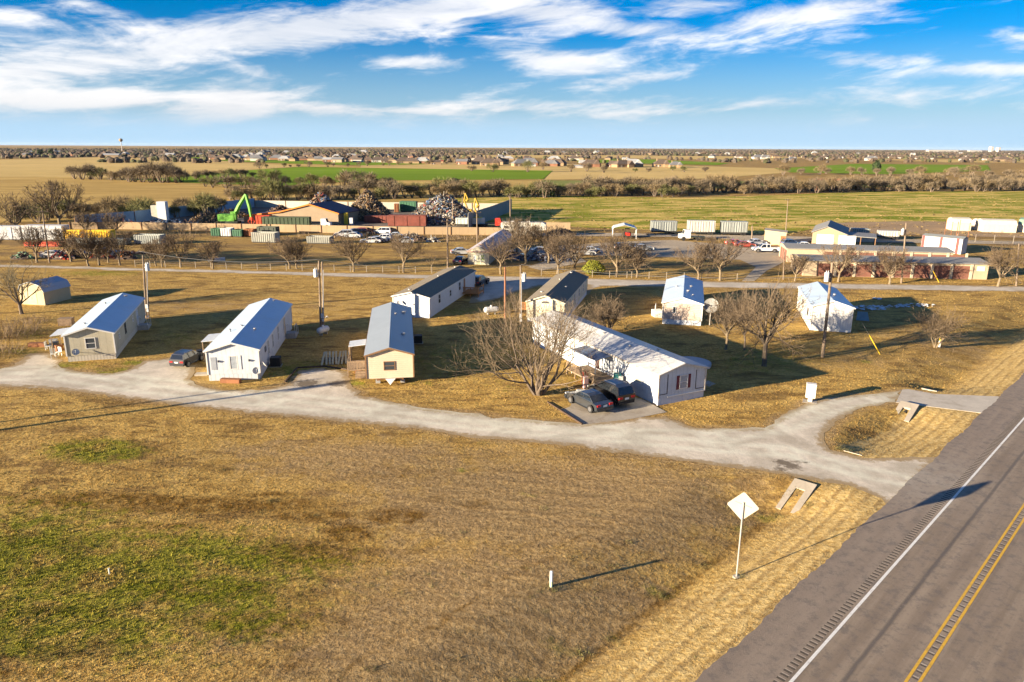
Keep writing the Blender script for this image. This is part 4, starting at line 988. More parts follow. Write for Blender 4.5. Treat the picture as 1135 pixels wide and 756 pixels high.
tank('white gas tank on the shaded lawn between the two shingle roofed homes',(544.5,348.5),R(20),1.1)
# air conditioners
def acu(label,px,s=.85):
    b=G(*px); o=thing('air_conditioner',label,'air conditioner',(b[0],b[1],0),R(8),'outdoor air conditioners')
    m=MB(); m.box(-s/2,s/2,-s/2,s/2,.05,s*.95); m.build('casing',M('black_grille',(.022,.022,.024),.6,.2,6.,groove=('z',.07,.4),gdark=.5),o)
    m=MB(); m.cyl((0,0,s*.95),s*.42,.03,14); m.build('fan_guard',DTRIM,o); m=MB(); m.box(-s*.6,s*.6,-s*.6,s*.6,-.04,.05); m.build('slab',CONC2,o)
acu('black air conditioner on the ground beside the white panelled home',(306,405.5),1.0)
acu('black air conditioner behind the cream home, in its shadow',(463.5,380),.95)
# satellite dish on a pole
b=G(786.5,361); o=thing('satellite_dish','large grey satellite dish on a pole beside the small tan home','satellite dish',(b[0],b[1],0),R(-10))
m=MB(); vs=[];n=18; ax=Vector((-.15,-.93,.35)).normalized(); e1=ax.orthogonal().normalized(); e2=ax.cross(e1); c=Vector((0,0,2.6))
for (rr,dd) in ((.02,0),(.5,.06),(.85,.17),(1.,.24)):
    for j in range(n):
        a=2*math.pi*j/n; q=c+(e1*math.cos(a)+e2*math.sin(a))*.95*rr+ax*dd; vs.append(tuple(q))
m.mesh(vs,[(k_*n+j,k_*n+(j+1)%n,(k_+1)*n+(j+1)%n,(k_+1)*n+j) for k_ in range(3) for j in range(n)]); m.build('dish',M('dish_mesh_grey',(.22,.22,.21),.6,.1,3.),o)
m=MB(); m.tube([(0,.1,0),(0,.1,2.5)],.06,8); m.tube([tuple(c),tuple(c+ax*.75)],.02,5); m.ball(tuple(c+ax*.75),.08,6,4); m.build('mast',PIPE,o)
# yellow guy guards
YG=M('yellow_guard',(.70,.48,.03),.6,.08,2.)
for lab,p0,p1 in (('yellow plastic guard on a pole stay, standing in the grass right of the leaning pole',(975.5,392.5),(963.3,371)),('yellow stay guard in front of the storage unit doors',(1041,313),(1034,300))):
    b=G(*p0); h_=Zat(p1[0],p1[1],b[1]); a_,b_,c_=ray(*p1); tx=a_*b[1]/b_-b[0]
    o=thing('stay_guard',lab,'stay guard',(b[0],b[1],0)); m=MB(); m.tube([(0,0,-.05),(tx,0,h_)],.05,8); m.build('guard',YG,o)
    m=MB(); m.tube([(0,0,-.1),(tx*1.6,0,h_*1.6)],.012,5); m.build('stay_wire',PIPE,o)
# culvert ends (safety end treatments)
def culvert(label,px,rz,W_=1.35,Lc=3.1,zt=.02):
    b=G(*px); zt=zt+.06; b=(b[0]+(.0 if rz>0 else 0),b[1]); o=thing('culvert_end',label,'culvert',(b[0],b[1],zt),rz,'concrete culvert ends')
    # sloping frame with an open slot; local +y points down the ditch
    m=MB(); s=-.25
    def q(x,y): return (x,y,s*y)
    w=W_/2; iw=.30
    outer=[(-w,0),(w,0),(w*.95,Lc),(iw+.02,Lc),(iw,.9),(-iw,.9),(-iw-.02,Lc),(-w*.95,Lc)]
    quads=[[(-w,0),(w,0),(iw,.9),(-iw,.9)],[(w,0),(w*.95,Lc),(iw+.02,Lc),(iw,.9)],[(-w,0),(-iw,.9),(-iw-.02,Lc),(-w*.95,Lc)]]
    for Q in quads:
        vs=[q(*p) for p in Q]; n=len(vs); lo=[(x,y,z-.5) for x,y,z in vs]
        m.mesh(vs+lo,[(3,2,1,0),(4,5,6,7)]+[(i,i+1 if i<3 else 0,(i+1)%4+4,i+4) for i in range(4)])
    m.build('frame',CONC2,o)
    m=MB(); m.tube([(0,.55,-.62),(0,1.6,-.72)],.27,12,cap=False); m.build('pipe',M('dark_pipe',(.05,.045,.04),.9),o)
    m=MB(); m.box(-iw,iw,.9,.95,-.9,-.25); m.build('shadow_wall',M('dark_pipe',(.05,.045,.04),.9),o) if False else None
    return o
culvert('concrete culvert end beside the gravel road mouth, nearest the road sign',(893,535),R(135+4),1.5,3.4,.04)
culvert('concrete culvert end at the far side of the grass island, below the concrete driveway',(1008,449.5),R(135+4),1.5,3.0,.22)
culvert('shaded concrete culvert end at the near side of the grass island',(945,502.5),R(-45+3),1.3,2.2,-.01)
culvert('shaded concrete culvert end in the ditch beyond the concrete driveway',(1030,432),R(-45+3),1.3,2.2,-.04)
# ================================================================== TREES
BARK=M('grey_brown_bark',(.15,.115,.085),.95,.3,3.,bump=.02); TWIG=M('brown_twigs',(.12,.087,.055),.95,.2,1.)
TWIGR=M('reddish_twigs',(.12,.086,.054),.95,.22,.6); BARKP=M('pale_bark',(.19,.145,.09),.9,.3,2.)
def tree_mesh(seed,H,spread,trunk,nl=6,stems=1,dens=1.,tw=.014,droop=0.,rt=.17,twl=.5,levels=3,flat=.8,long=1.):
    rg=random.Random(seed); T=MB(); K=MB()
    def rv(): return Vector((rg.gauss(0,1),rg.gauss(0,1),rg.gauss(0,1)))
    def inside(p):   # envelope
        zc=trunk+(H-trunk)*.42; a=(p.x**2+p.y**2)/(spread*spread)+(((p.z-zc)/(H-zc))**2 if p.z>zc else .55*((zc-p.z)/zc)**2)
        return a
    def limb(mb,p,d,L,r,lev,n):
        pts=[p.copy()]; rr=[r]; sg=4 if lev<2 else 3
        for i in range(sg):
            d=(d+rv()*(.16 if lev<2 else .22)+Vector((0,0,.10-droop)) ).normalized()
            p=p+d*L/sg; pts.append(p.copy()); rr.append(r*(1-(i+1)/sg*.55))
            if inside(p)>1.12: break
        mb.tube(pts,rr,n,cap=False)
        return pts,rr,d
    def twigs(pts,d0,cnt,L):
        for _ in range(cnt):
            i=rg.randrange(len(pts)-1); t=rg.random(); p=pts[i].lerp(pts[i+1],t)
            d=(d0*.8+rv()*.65+Vector((0,0,.15-droop))).normalized(); l=L*rg.uniform(.6,1.3)
            q=p+d*l*.5+rv()*.04; e=q+(d+rv()*.25).normalized()*l*.5
            s=d.cross(rv()).normalized()*tw
            K.mesh([p-s,p+s,q+s*.7,q-s*.7,e],[(0,1,2,3),(3,2,4)])
    def rec(p,d,L,r,lev):
        if lev>levels or inside(p)>1.15: return
        n=6 if lev==0 else (5 if lev==1 else 3); mb=T if lev<=1 else K
        pts,rr,d2=limb(mb,p,d,L,r,lev,n)
        if lev==levels: twigs(pts,d2,int(5*dens),twl); return
        if lev>=1: twigs(pts,d2,int(3*dens),twl)
        nc=[int(nl),5,4,4][min(lev,3)]; nc=max(2,int(nc*(dens if lev>1 else 1)))
        for c in range(nc):
            f=.25+.75*(c+.6)/nc; i=min(int(f*(len(pts)-1)),len(pts)-2); q=pts[i].lerp(pts[i+1],f*(len(pts)-1)-i)
            if lev==0: az=2*math.pi*(c/nc)+rg.uniform(-.4,.4); dd=Vector((math.cos(az)*flat,math.sin(az)*flat,rg.uniform(.55,1.0))).normalized(); 
            else:
                dd=(d2+rv()*.62); dd.z+= .12-droop; dd=dd.normalized()
            rec(q,dd,L*rg.uniform(.62,.85) if lev>0 else (H-trunk)*rg.uniform(.55,.72),rr[i]*rg.uniform(.5,.68),lev+1)
        if lev>0: rec(pts[-1],d2,L*.7,rr[-1]*.9,lev+1)
    if stems==1:
        pts=[Vector((0,0,-.15)),Vector((0,0,.1)),Vector((rg.uniform(-.1,.1),rg.uniform(-.1,.1),trunk*.6)),Vector((rg.uniform(-.2,.2),rg.uniform(-.15,.15),trunk))]
        T.tube(pts,[rt*1.5,rt*1.1,rt*.95,rt*.9],8,cap=False)
        nlm=nl
        for c in range(nlm):
            az=2*math.pi*c/nlm+rg.uniform(-.4,.4); inc=rg.uniform(.35,1.)
            dd=Vector((math.cos(az)*flat*inc,math.sin(az)*flat*inc,rg.uniform(.6,1.))).normalized()
            rec(pts[-1]-Vector((0,0,rg.uniform(0,trunk*.15))),dd,max(spread,H-trunk)*rg.uniform(.42,.58),rt*rg.uniform(.45,.65),1)
    else:
        for c in range(stems):
            az=2*math.pi*c/stems+rg.uniform(-.5,.5); b=Vector((math.cos(az),math.sin(az),0))*rg.uniform(.05,.25)
            lean=rg.uniform(.15,.75)
            dd=Vector((math.cos(az)*lean,math.sin(az)*lean,1)).normalized()
            L=H*long*rg.uniform(.30,.38); pts,rr,d2=limb(T,b-Vector((0,0,.15)),dd,L,rt*rg.uniform(.6,1.),0,6)
            for q in range(nl):
                f=.35+.65*(q+.5)/nl; i=min(int(f*(len(pts)-1)),len(pts)-2); pp=pts[i].lerp(pts[i+1],f*(len(pts)-1)-i)
                d3=(d2+rv()*.45+Vector((math.cos(az),math.sin(az),0))*.25).normalized(); rec(pp,d3,L*long**.5*rg.uniform(.75,1.05),rr[i]*.55,1)
    return T,K
def make_tree(label,loc,args,bark=None,twig=None,rz=0,group=None,name='bare_tree',cat='tree'):
    o=thing(name,label,cat,loc,rz,group); T,K=tree_mesh(*args[:4],**args[4]) if isinstance(args[-1],dict) else tree_mesh(*args)
    T.build('trunk',bark or BARK,o); K.build('crown',twig or TWIG,o); return o
def g3(px,py): b=G(px,py); return (b[0],b[1],0)
TALLT=make_tree('large bare many-stemmed tree with pale spreading twigs, in front of the long white home',g3(597,438),(11,7.8,9.0,1.0,dict(nl=4,stems=9,dens=.8,tw=.010,rt=.22,twl=.85,levels=3,long=1.4)),BARK,M('pale_brown_twigs',(.135,.10,.062),.95,.2,1.))
make_tree('bare many-stemmed tree between the off-white home and the small tan home',g3(674,368),(23,5.2,5.0,.6,dict(nl=3,stems=6,dens=1.,tw=.014,rt=.13,twl=.7,levels=3)),BARK,TWIG)
make_tree('tall bare tree with a single trunk standing alone on the shaded lawn',g3(847,405.5),(31,9.8,6.2,2.6,dict(nl=8,dens=1.35,tw=.014,rt=.25,twl=.7,levels=3)),M('dark_bark',(.13,.10,.07),.95,.35,2.),TWIG)
make_tree('small bare tree with a dense brown crown, left of its twin on the shaded lawn',g3(804.5,387),(37,6.4,4.8,1.7,dict(nl=7,dens=1.35,tw=.015,rt=.15,twl=.6,levels=3)),BARKP,TWIGR,group='pair of small trees on the lawn')
make_tree('small bare tree with a thin trunk, between its twin and the tall lone tree',g3(825,388),(41,6.6,4.4,1.9,dict(nl=7,dens=1.3,tw=.015,rt=.10,twl=.6,levels=3)),BARK,TWIGR,group='pair of small trees on the lawn')
make_tree('bare tree with two trunks and a white wrapped base, alone on the right lawn',g3(1036,384),(43,5.4,3.0,1.5,dict(nl=5,stems=3,dens=1.0,tw=.013,rt=.12,twl=.6,levels=3)),BARKP,TWIG)
make_tree('bare spreading tree at far left beside the tan barn shed',g3(24,348),(47,6.6,6.6,1.3,dict(nl=6,dens=1.1,tw=.014,rt=.22,twl=.8,levels=3)),BARK,M('olive_twigs',(.20,.165,.095),.95,.2,1.))
make_tree('thin leafless sapling beside the reddish pole, behind the gas tank',g3(572,345),(53,4.6,2.6,.6,dict(nl=3,stems=4,dens=.5,tw=.012,rt=.07,twl=.8,levels=2)),BARK,TWIG)
make_tree('thin leafless tree behind the small tan home, in front of the white metal sided home',g3(893,352),(59,4.6,3.2,1.0,dict(nl=4,stems=3,dens=.7,tw=.013,rt=.08,twl=.7,levels=2)),BARK,TWIG)
# guard sleeve on the right lawn tree: its own little thing
b=G(1041,384.5); o=thing('meter_pedestal','small white and yellow utility marker at the foot of the two-trunked tree','marker',(b[0],b[1],0)); m=MB(); m.cyl((0,0,0),.13,.75,10); m.build('casing',WTRIM,o); m=MB(); m.cyl((0,0,.75),.14,.35,10); m.build('cap',YG,o)
# roadside row: five shapes, copied
VAR=[]
for i,(sd,Hh,sp,tr,nl) in enumerate(((101,6.0,6.0,1.7,8),(102,6.8,5.9,1.6,8),(103,5.4,5.5,1.4,9),(104,6.2,6.2,1.8,8),(105,6.0,5.2,1.3,9))):
    T,K=tree_mesh(sd,Hh,sp,tr,nl=nl,dens=1.3,tw=.022,rt=.19,twl=.6,levels=3)
    VAR.append((T,K,[None]))
ROWT={}
def var_tree(v,label,loc,rz,sc,group,tw=None,bk=None,name='bare_tree'):
    T,K,c=VAR[v]; key=(v,tw,bk)
    if key not in ROWT:
        o=thing(name,label,'tree',loc,rz,group); T.build('trunk',bk or BARKP,o); K.build('crown',tw or TWIGR,o); o.scale=(sc,sc,sc); ROWT[key]=o; return o
    return dup(ROWT[key],loc,rz,sc,label,group)
rows=[(-8,291,1,1.,'at the left edge of the photo, in front of the white trailer'),(41,291,0,1.05,'in front of the white trailer, left of the leftmost pole'),(79,290,2,1.1,'in front of the yellow containers, third from the left edge'),
(98,295,4,1.05,'with a forked trunk beside the red wreckage'),(110,294,1,.95,'close behind the forked tree near the yellow containers'),(120,291,2,.8,'thin and half hidden between larger trees, left of the white-wreck gap'),(133,294,3,.95,'beside the orange equipment'),
(173,295,2,.75,'small, left of the tree with the pale trunk above the beige home'),(180,296,0,.8,'with a dark trunk, behind the transformer of the beige home'),(200,296,3,.95,'with open branches, behind the white panelled home'),(236,298,2,.85,'beside the small overturned boat'),
(321,298,0,.9,'left of a touching pair near the grey ribbed trailer'),(329,298,4,.85,'right of a touching pair near the grey ribbed trailer'),(392,301,1,1.0,'leaning left, below the wrecked cars'),(447,302,0,1.05,'with a low fork, in front of the field below the scrap wall'),
(555,304,3,1.0,'beside the small roadside house'),(618,303.5,1,1.05,'left one of two behind the off-white home'),(637,302,0,1.05,'right one of two behind the off-white home'),(683,307,3,1.1,'with a thick trunk, just right of the green bush'),(706,307.5,4,.95,'upright, between the green bush and the small tan home'),
(774,310.5,0,.95,'thin trunked, directly behind the small tan home'),(798,311,3,1.1,'with a yellow-lit forked trunk, near the small tan home'),(881,311.5,2,.75,'small, in front of the left end of the storage units'),(929,312.5,3,.95,'in front of the storage units, above the white metal sided home'),
(986,315,4,1.0,'many-forked, in front of the middle storage unit doors'),(1106,317.5,1,1.0,'at the right end of the storage units'),(1150,318,2,1.,'beyond the right edge pole')]
for i,(px,py,v_,sc,lab) in enumerate(rows):
    b=G(px,py); var_tree(v_,'bare roadside tree '+lab,(b[0],b[1],0),i*1.37,sc,'bare trees along the back road')
make_tree('thin leafless sapling beside the back road, above the cream home',g3(478,301),(61,4.5,1.8,1.2,dict(nl=4,stems=1,dens=.5,tw=.015,rt=.06,twl=.6,levels=2)),BARKP,TWIG)
for (px,py,v_,sc,lab) in [(583,292,1,1.25,'large bare tree beside the small roadside house, in front of the camper trailer'),(608,292,3,1.1,'bare tree with a wide crown, right of the camper trailer'),(573,280,0,1.1,'bare tree directly behind the long roof of the roadside house'),
    (68,256,3,1.9,'large bare tree beyond the white trailers, left of the scrap wall'),(20,262,1,1.5,'bare tree beyond the white trailers at the left edge'),(96,262,2,1.,'bare tree in front of the left end of the scrap wall'),(126,262,4,1.,'bare tree with a pale trunk in front of the shaded bluish fence'),
    (690,300,2,.5,'low bare shrub tree on the verge')][:7]:
    b=G(px,py); var_tree(v_,lab,(b[0],b[1],0),px*.7,sc,None)
# green bush
def leafball(seed,rx,ry,rz_,n,s,zc,lump=.35):
    rg=np.random.RandomState(seed); m=MB()
    cl=rg.normal(size=(14,3)); cl/=np.linalg.norm(cl,axis=1)[:,None]
    for _ in range(n):
        d=rg.normal(size=3); d/=np.linalg.norm(d); near=max(0,(cl@d).max()); r=(1-lump+lump*near**6)*rg.uniform(.6,1.)**.4
        p=np.array((d[0]*rx*r,d[1]*ry*r,zc+d[2]*rz_*r)); 
        if p[2]<.02: continue
        a=rg.normal(size=3); a/=np.linalg.norm(a); b_=np.cross(a,d+rg.normal(size=3)*.3); b_/=np.linalg.norm(b_)+1e-6; ss=s*rg.uniform(.5,1.3)
        m.mesh([p-a*ss,p+b_*ss*.55,p+a*ss,p-b_*ss*.55],[(0,1,2,3)])
    return m
EVG=M('yellow_green_leaves',(.17,.175,.018),.8,.45,1.4); EVD=M('dark_green_leaves',(.035,.055,.018),.85,.4,1.2)
b=G(658,305); o=thing('green_bush','rounded yellow-green leafy bush beside the back road','bush',(b[0],b[1],0))
leafball(5,2.3,2.0,1.5,2600,.15,1.25).build('foliage',EVG,o); m=MB(); 
for a in range(5): m.tube([(0,0,-.1),(.5*math.cos(a*1.3),.5*math.sin(a*1.3),.9),(1.1*math.cos(a*1.3),1.1*math.sin(a*1.3),1.7)],[.07,.05,.02],5)
m.build('stems',BARK,o)
# brush thicket at far left, nearest the gravel
def brush_mesh(seed,n,rx,ry,h,tw,lean=(.2,0)):
    rg=random.Random(seed); m=MB()
    for _ in range(n):
        a=rg.uniform(0,6.283); q=math.sqrt(rg.random()); p=Vector((rx*q*math.cos(a),ry*q*math.sin(a),-.05)); hh=h*rg.uniform(.4,1.1)*(1-.35*q)
        d=Vector((rg.gauss(0,.35)+lean[0]+math.cos(a)*q*.4,rg.gauss(0,.35)+lean[1]+math.sin(a)*q*.4,1)).normalized()
        e=p+d*hh; mid=p.lerp(e,.5)+Vector((rg.gauss(0,.08),rg.gauss(0,.08),0))*hh
        s=Vector((rg.gauss(0,1),rg.gauss(0,1),0)).normalized()*tw
        m.mesh([p-s,p+s,mid+s*.7,mid-s*.7,e],[(0,1,2,3),(3,2,4)])
        for _k in range(3):
            t=rg.uniform(.35,.95); q0=p.lerp(e,t); dd=(d+Vector((rg.gauss(0,.6),rg.gauss(0,.6),rg.gauss(.1,.4)))).normalized(); l=hh*rg.uniform(.15,.4); s2=s*.6
            m.mesh([q0-s2,q0+s2,q0+dd*l],[(0,1,2)])
    return m
STEM=M('pale_dry_stems',(.20,.145,.095),.95,.25,.8)
for (px,py,rx,ry,h,n,lab) in [(8,372,3.6,3.0,2.8,420,'leafless pale brush thicket at the left edge, in front of the bare tree'),(-6,392,3.2,2.5,1.8,260,'low leafless brush beside the gravel at the left edge'),(36,357,2.0,1.4,1.3,160,'low dry brush under the far left bare tree')]:
    b=G(px,py); o=thing('brush_thicket',lab,'shrub',(b[0],b[1],0)); brush_mesh(int(px+100),n,rx,ry,h,.018,(.25,-.1)).build('stems',STEM,o)
# ------------------------------------------------------------------ far shrubs and trees: each its own object
FARM=[M('far_brown_twigs',(.19,.14,.075),1.,.3,.25),M('far_grey_twigs',(.165,.128,.082),1.,.3,.25),M('far_olive_twigs',(.14,.135,.05),1.,.3,.25)]
def far_crown(seed,rx,h,n,tw,trunk=.8,lumps=6):
    rg=random.Random(seed); m=MB(); T=MB()
    L=[(rg.uniform(-.6,.6)*rx,rg.uniform(-.6,.6)*rx,h*rg.uniform(.45,.75),rg.uniform(.35,.6)*rx) for _ in range(lumps)]
    for (lx,ly,lz,lr) in L: T.tube([(lx*.1,ly*.1,-.1),(lx*.35,ly*.35,trunk),(lx*.8,ly*.8,lz)],[.22,.17,.06],4,cap=False)
    for _ in range(n):
        lx,ly,lz,lr=rg.choice(L); d=Vector((rg.gauss(0,1),rg.gauss(0,1),rg.gauss(.15,.8))).normalized(); p=Vector((lx,ly,lz))+d*lr*rg.uniform(.1,.75)
        e=p+(d+Vector((0,0,.3))).normalized()*lr*rg.uniform(.35,.7); s=d.cross(Vector((rg.gauss(0,1),rg.gauss(0,1),rg.gauss(0,1)))).normalized()*tw
        if min(p.z,e.z)<0: continue
        m.mesh([p-s,p+s,e],[(0,1,2)])
    return T,m
FARV=[]
for i in range(6):
    rx,h=[(4.2,6.4),(3.4,5.2),(5.0,7.4),(3.0,3.6),(4.6,5.6),(2.6,4.4)][i]
    T,K=far_crown(200+i,rx,h,1500,.06,lumps=[7,6,9,7,8,5][i])
    me=[T,K]; FARV.append(me)
FARO={}
def far_tree(i,mi,label,x,y,rz,sc,group,cat='tree',name='far_tree'):
    key=(i,mi)
    if key not in FARO:
        o=thing(name,label,cat,(x,y,0),rz,group); FARV[i][0].build('trunk',BARK,o); FARV[i][1].build('crown',FARM[mi],o); o.scale=(sc,sc,sc); FARO[key]=o; return o
    o=dup(FARO[key],(x,y,0),rz,sc,label,group); o['category']=cat; return o
rgf=random.Random(77)
def belt(a,b,n,label,group,kinds=(0,1,2,3,4),mats=(0,1,2),sc=(.8,1.2),jit=2.2,zsc=1.):
    for q in range(n):
        t=(q+rgf.uniform(.1,.9))/n; px=a[0]+(b[0]-a[0])*t; py=a[1]+(b[1]-a[1])*t+rgf.uniform(-1,1)*jit
        x,y=G(px,py); s=rgf.uniform(*sc); far_tree(rgf.choice(kinds),rgf.choice(mats),label,x,y,rgf.uniform(0,6.28),s,group)
belt((250,222),(560,217.5),46,'bare bushy tree in the belt behind the scrapyard','tree belt behind the scrapyard',sc=(.85,1.35),jit=2.0)
belt((560,218),(765,217.5),30,'bare bushy tree in the belt above the pasture, centre of the photo','tree belt above the pasture, centre',sc=(.75,1.2),jit=1.5,mats=(0,1,2,2))
belt((640,215.5),(1140,210.5),72,'bare tree in the dense belt above the pasture, right side of the photo','tree belt above the pasture, right',sc=(.95,1.45),jit=1.6,mats=(0,1,1))
belt((800,213),(1140,207),34,'bare tree in the dense belt above the pasture, right side of the photo','tree belt above the pasture, right',sc=(.9,1.3),jit=1.2,mats=(0,1))
belt((20,246),(250,238),26,'bare shrub on the slope beyond the shaded bluish scrapyard fence','shrubs beyond the blue fence',sc=(.7,1.15),jit=4.,mats=(0,2))
belt((78,198.5),(150,200),9,'bare tree in the hedgerow left of the green field','hedgerow left of the green field',sc=(.9,1.5),jit=.5)
belt((140,202),(205,202.5),9,'bare tree in the hedgerow left of the green field','hedgerow left of the green field',kinds=(2,0,4),sc=(1.3,2.0),jit=.6,mats=(1,))
belt((205,199.5),(285,195.5),11,'bare tree along the near edge of the pale field','hedgerow above the green field',sc=(.8,1.3),jit=.4)
belt((225,207.5),(440,208),22,'bare tree along the front edge of the green field','trees at the front of the green field',sc=(.8,1.5),jit=1.,mats=(0,1,2))
belt((280,186.6),(500,181.6),18,'small bare tree between the two green fields','trees between the green fields',sc=(.7,1.2),jit=.5)
belt((520,190),(800,190),12,'scattered bare tree on the pale stubble','trees scattered on the stubble',sc=(.7,1.6),jit=2)
belt((860,193),(1140,196),16,'bare tree in front of the right green field','trees in front of the right green field',sc=(1.,1.7),jit=1.2,mats=(0,1))
# evergreens
def evergreen(label,px,py,s,g=None):
    b=G(px,py); o=thing('evergreen_tree',label,'evergreen tree',(b[0],b[1],0),px*.3,g)
    leafball(int(px),2.4*s,2.4*s,2.9*s,500,.5*s,3.1*s,.3).build('crown',EVD,o); m=MB(); m.tube([(0,0,-.1),(0,0,3*s)],[.3*s,.1*s],6); m.build('trunk',BARK,o)
for lab,px,py,s in [('dark green juniper in the tree belt above the coloured scrap heap',504,211.5,1.25),('dark green juniper in the belt right of the scrapyard corner, larger of two',603,219,1.1),('dark green juniper in the belt right of the scrapyard corner, smaller of two',611,219,.8),
    ('rounded green oak at the front of the right green field',971,192,2.0),('dark green juniper beside the brick-coloured far house',944,211,1.),('dark green evergreen near the far left houses, left of two',45,173.5,2.4),('dark green evergreen near the far left houses, right of two',57,173.8,2.6)]:
    evergreen(lab,px,py,s)
# distant wooded plain: one mass
def far_wood():
    rg=np.random.RandomState(5); V=[];F=[];Mi=[]
    n=0
    spec=[]
    def scatter(cnt,y0,y1,p,ext=1.,pyr=None):
        py=rg.uniform(0,1,cnt)**p*(y1-y0)+y0; px=rg.uniform(-350,1500,cnt)
        for a,b in zip(px,py):
            x,y=G(a,b); 
            if y>17000: continue
            spec.append((x,y))
    scatter(5200,165.3,168.2,1.); scatter(3800,167.2,170.5,1.); scatter(2800,169.5,174.5,1.2)
    # some sparse ones in the suburb band
    scatter(1100,174,181,1.3)
    for (x,y) in spec:
        px,py=Ppx(x,y,0)
        if any(inpoly(np.array([px]),np.array([py]),pg)[0] for pg in (_greenp)): continue
        w=rg.uniform(4,9)*(1+y/3500*rg.uniform(.4,1.6)); h=rg.uniform(3.5,7.5)*(1 if y<9000 else 1.3); d=w*rg.uniform(.3,.6); mi=rg.choice([0,0,1,2]); k_=7
        b=len(V)
        ring=[]
        for lv,(zf,rf) in enumerate(((0.0,.85),(.45,1.05),(.8,.75))):
            for j in range(k_):
                a=2*math.pi*j/k_+rg.uniform(-.2,.2); q=rf*rg.uniform(.75,1.15); V.append((x+w*q*math.cos(a)*.5,y+d*q*math.sin(a),h*zf*rg.uniform(.85,1.15) if zf else -.1))
        V.append((x+rg.uniform(-.1,.1)*w,y,h))
        for lv in range(2):
            for j in range(k_): F.append((b+lv*k_+j,b+lv*k_+(j+1)%k_,b+(lv+1)*k_+(j+1)%k_,b+(lv+1)*k_+j)); Mi.append(mi)
        for j in range(k_): F.append((b+2*k_+j,b+2*k_+(j+1)%k_,b+3*k_)); Mi.append(mi)
    m=MB(); m.v=V; m.f=F; m.m=Mi
    o=m.build('far_woodland',[M('wood_far_a',(.095,.068,.045),1.,.3,.02),M('wood_far_b',(.09,.072,.055),1.,.3,.02),M('wood_far_c',(.065,.065,.03),1.,.3,.02)])
    tag(o,'distant brown winter woodland spread over the plain up to the horizon','woodland',kind='stuff')
_greenp=[[(201,174.3),(330,175.3),(400,177.6),(493,179.6),(470,182.2),(400,183.4),(320,181.4),(250,178.6)],[(640,177.2),(718,176.8),(809,181),(795,183.2),(735,182),(640,180)],[(110,175),(0,176.5),(-700,176),(-700,182),(110,182)],[(480,171.8),(700,172.4),(900,174.4),(860,177.6),(700,175.4),(500,174.2)]]
far_wood()
# ================================================================== BUILDINGS BEYOND THE BACK ROAD
TANM=M('tan_metal_siding',(.32,.24,.155),.75,.08,.5,groove=('xy',.4,.06),gdark=.8)
TANW=M('tan_block_wall',(.38,.30,.205),.85,.08,.6); ROLLD=M('brick_red_roller_door',(.19,.085,.06),.8,.08,1.,groove=('z',.25,.1),gdark=.75)
GRYR=M('grey_metal_roof',(.22,.215,.20),.7,.1,.3,groove=('x',.6,.05),gdark=.8)
def frame2(a,b):
    x,y=G(*a); x2,y2=G(*b); return x,y,math.atan2(y2-y,x2-x),math.hypot(x2-x,y2-y)
def storage(label,a,b,dep,h,leftdoors,ndoor,firstu,first=True):
    x,y,an,L=frame2(a,b); o=thing('storage_building',label,'storage building',(x,y,0),an,'self storage buildings')
    m=MB(); m.prism([(0,0),(dep,0),(dep,h-.1),(dep/2,h+.35),(0,h)],0,L,'x'); m.build('wall',TANW,o)
    m=MB(); m.prism([(-.35,h-.05),(dep/2,h+.38),(dep+.35,h-.15),(dep+.35,h-.05),(dep/2,h+.50),(-.35,h+.07)],-.3,L+.3,'x'); m.build('roof',GRYR,o)
    dw=2.65; gap=.62; u=firstu
    for i in range(ndoor):
        m=MB(); m.box(u,u+dw,-.03,.02,.04,2.3); m.build('roller_door',ROLLD,o); 
        m=MB(); m.box(u+dw+.1,u+dw+gap-.1,-.14,-.001,0,h-.06); m.build('pilaster',M('pale_pilaster',(.44,.37,.27),.85),o)
        u+=dw+gap
    for i in range(leftdoors):
        m=MB(); m.box(-.03,.02,.5+i*2.3,2.45+i*2.3,.04,2.3); m.build('roller_door',ROLLD,o)
    return o,L
o,L=storage('front storage building with a row of brick red roller doors facing the back road',(889.5,305.6),(1093.5,310),8.,2.75,2,8,2.55)
m=MB(); m.box(L-1.9,L-.6,-.06,-.03,1.5,2.3); m.build('small_sign',WTRIM,o)
storage('rear storage building with a long grey roof, just behind the front row of units',(871.5,290.5),(1054.3,296),8.5,2.8,3,8,7.)
# workshop
x,y,an,L=frame2((899,273.5),(934,275.5))
o=thing('workshop','tan metal workshop with two white roller doors and an open lean-to, behind the storage units','workshop',(x,y,0),an)
w=13.5; 
x,y,an,L=frame2((897.5,274.5),(935,276)); w=L; h=3.2
m=MB(); m.prism([(-5.2,0),(w,0),(w,h),(w*.18,5.6),(-5.2,4.3)] if False else [(0,0),(w,0),(w,h),(w*.42,4.7),(0,h+.2)],0,16,'y'); m.build('wall',TANM,o)
m=MB(); m.prism([(-.3,h+.1),(w*.42,4.73),(w+.3,h-.12),(w+.3,h),(w*.42,4.88),(-.3,h+.25)],-.3,16.3,'y'); m.build('roof',GRYR,o)
for i in range(2):
    m=MB(); m.box(1.0+i*4.6,4.6+i*4.6,-.04,.02,.05,3.0); m.build('roller_door',M('white_roller_door',(.60,.58,.53),.6,.06,1.,groove=('z',.3,.08)),o)
m=MB(); m.prism([(w,h-.35),(w+6.2,2.7),(w+6.2,2.82),(w,h-.2)],-.2,9,'y'); m.build('lean_to_roof',GRYR,o)
for yy in (.0,8.6):
    for xx in (w+3.,w+6.): m=MB(); m.box(xx-.08,xx+.08,yy,yy+.16,0,2.75); m.build('post',BTRIM,o)
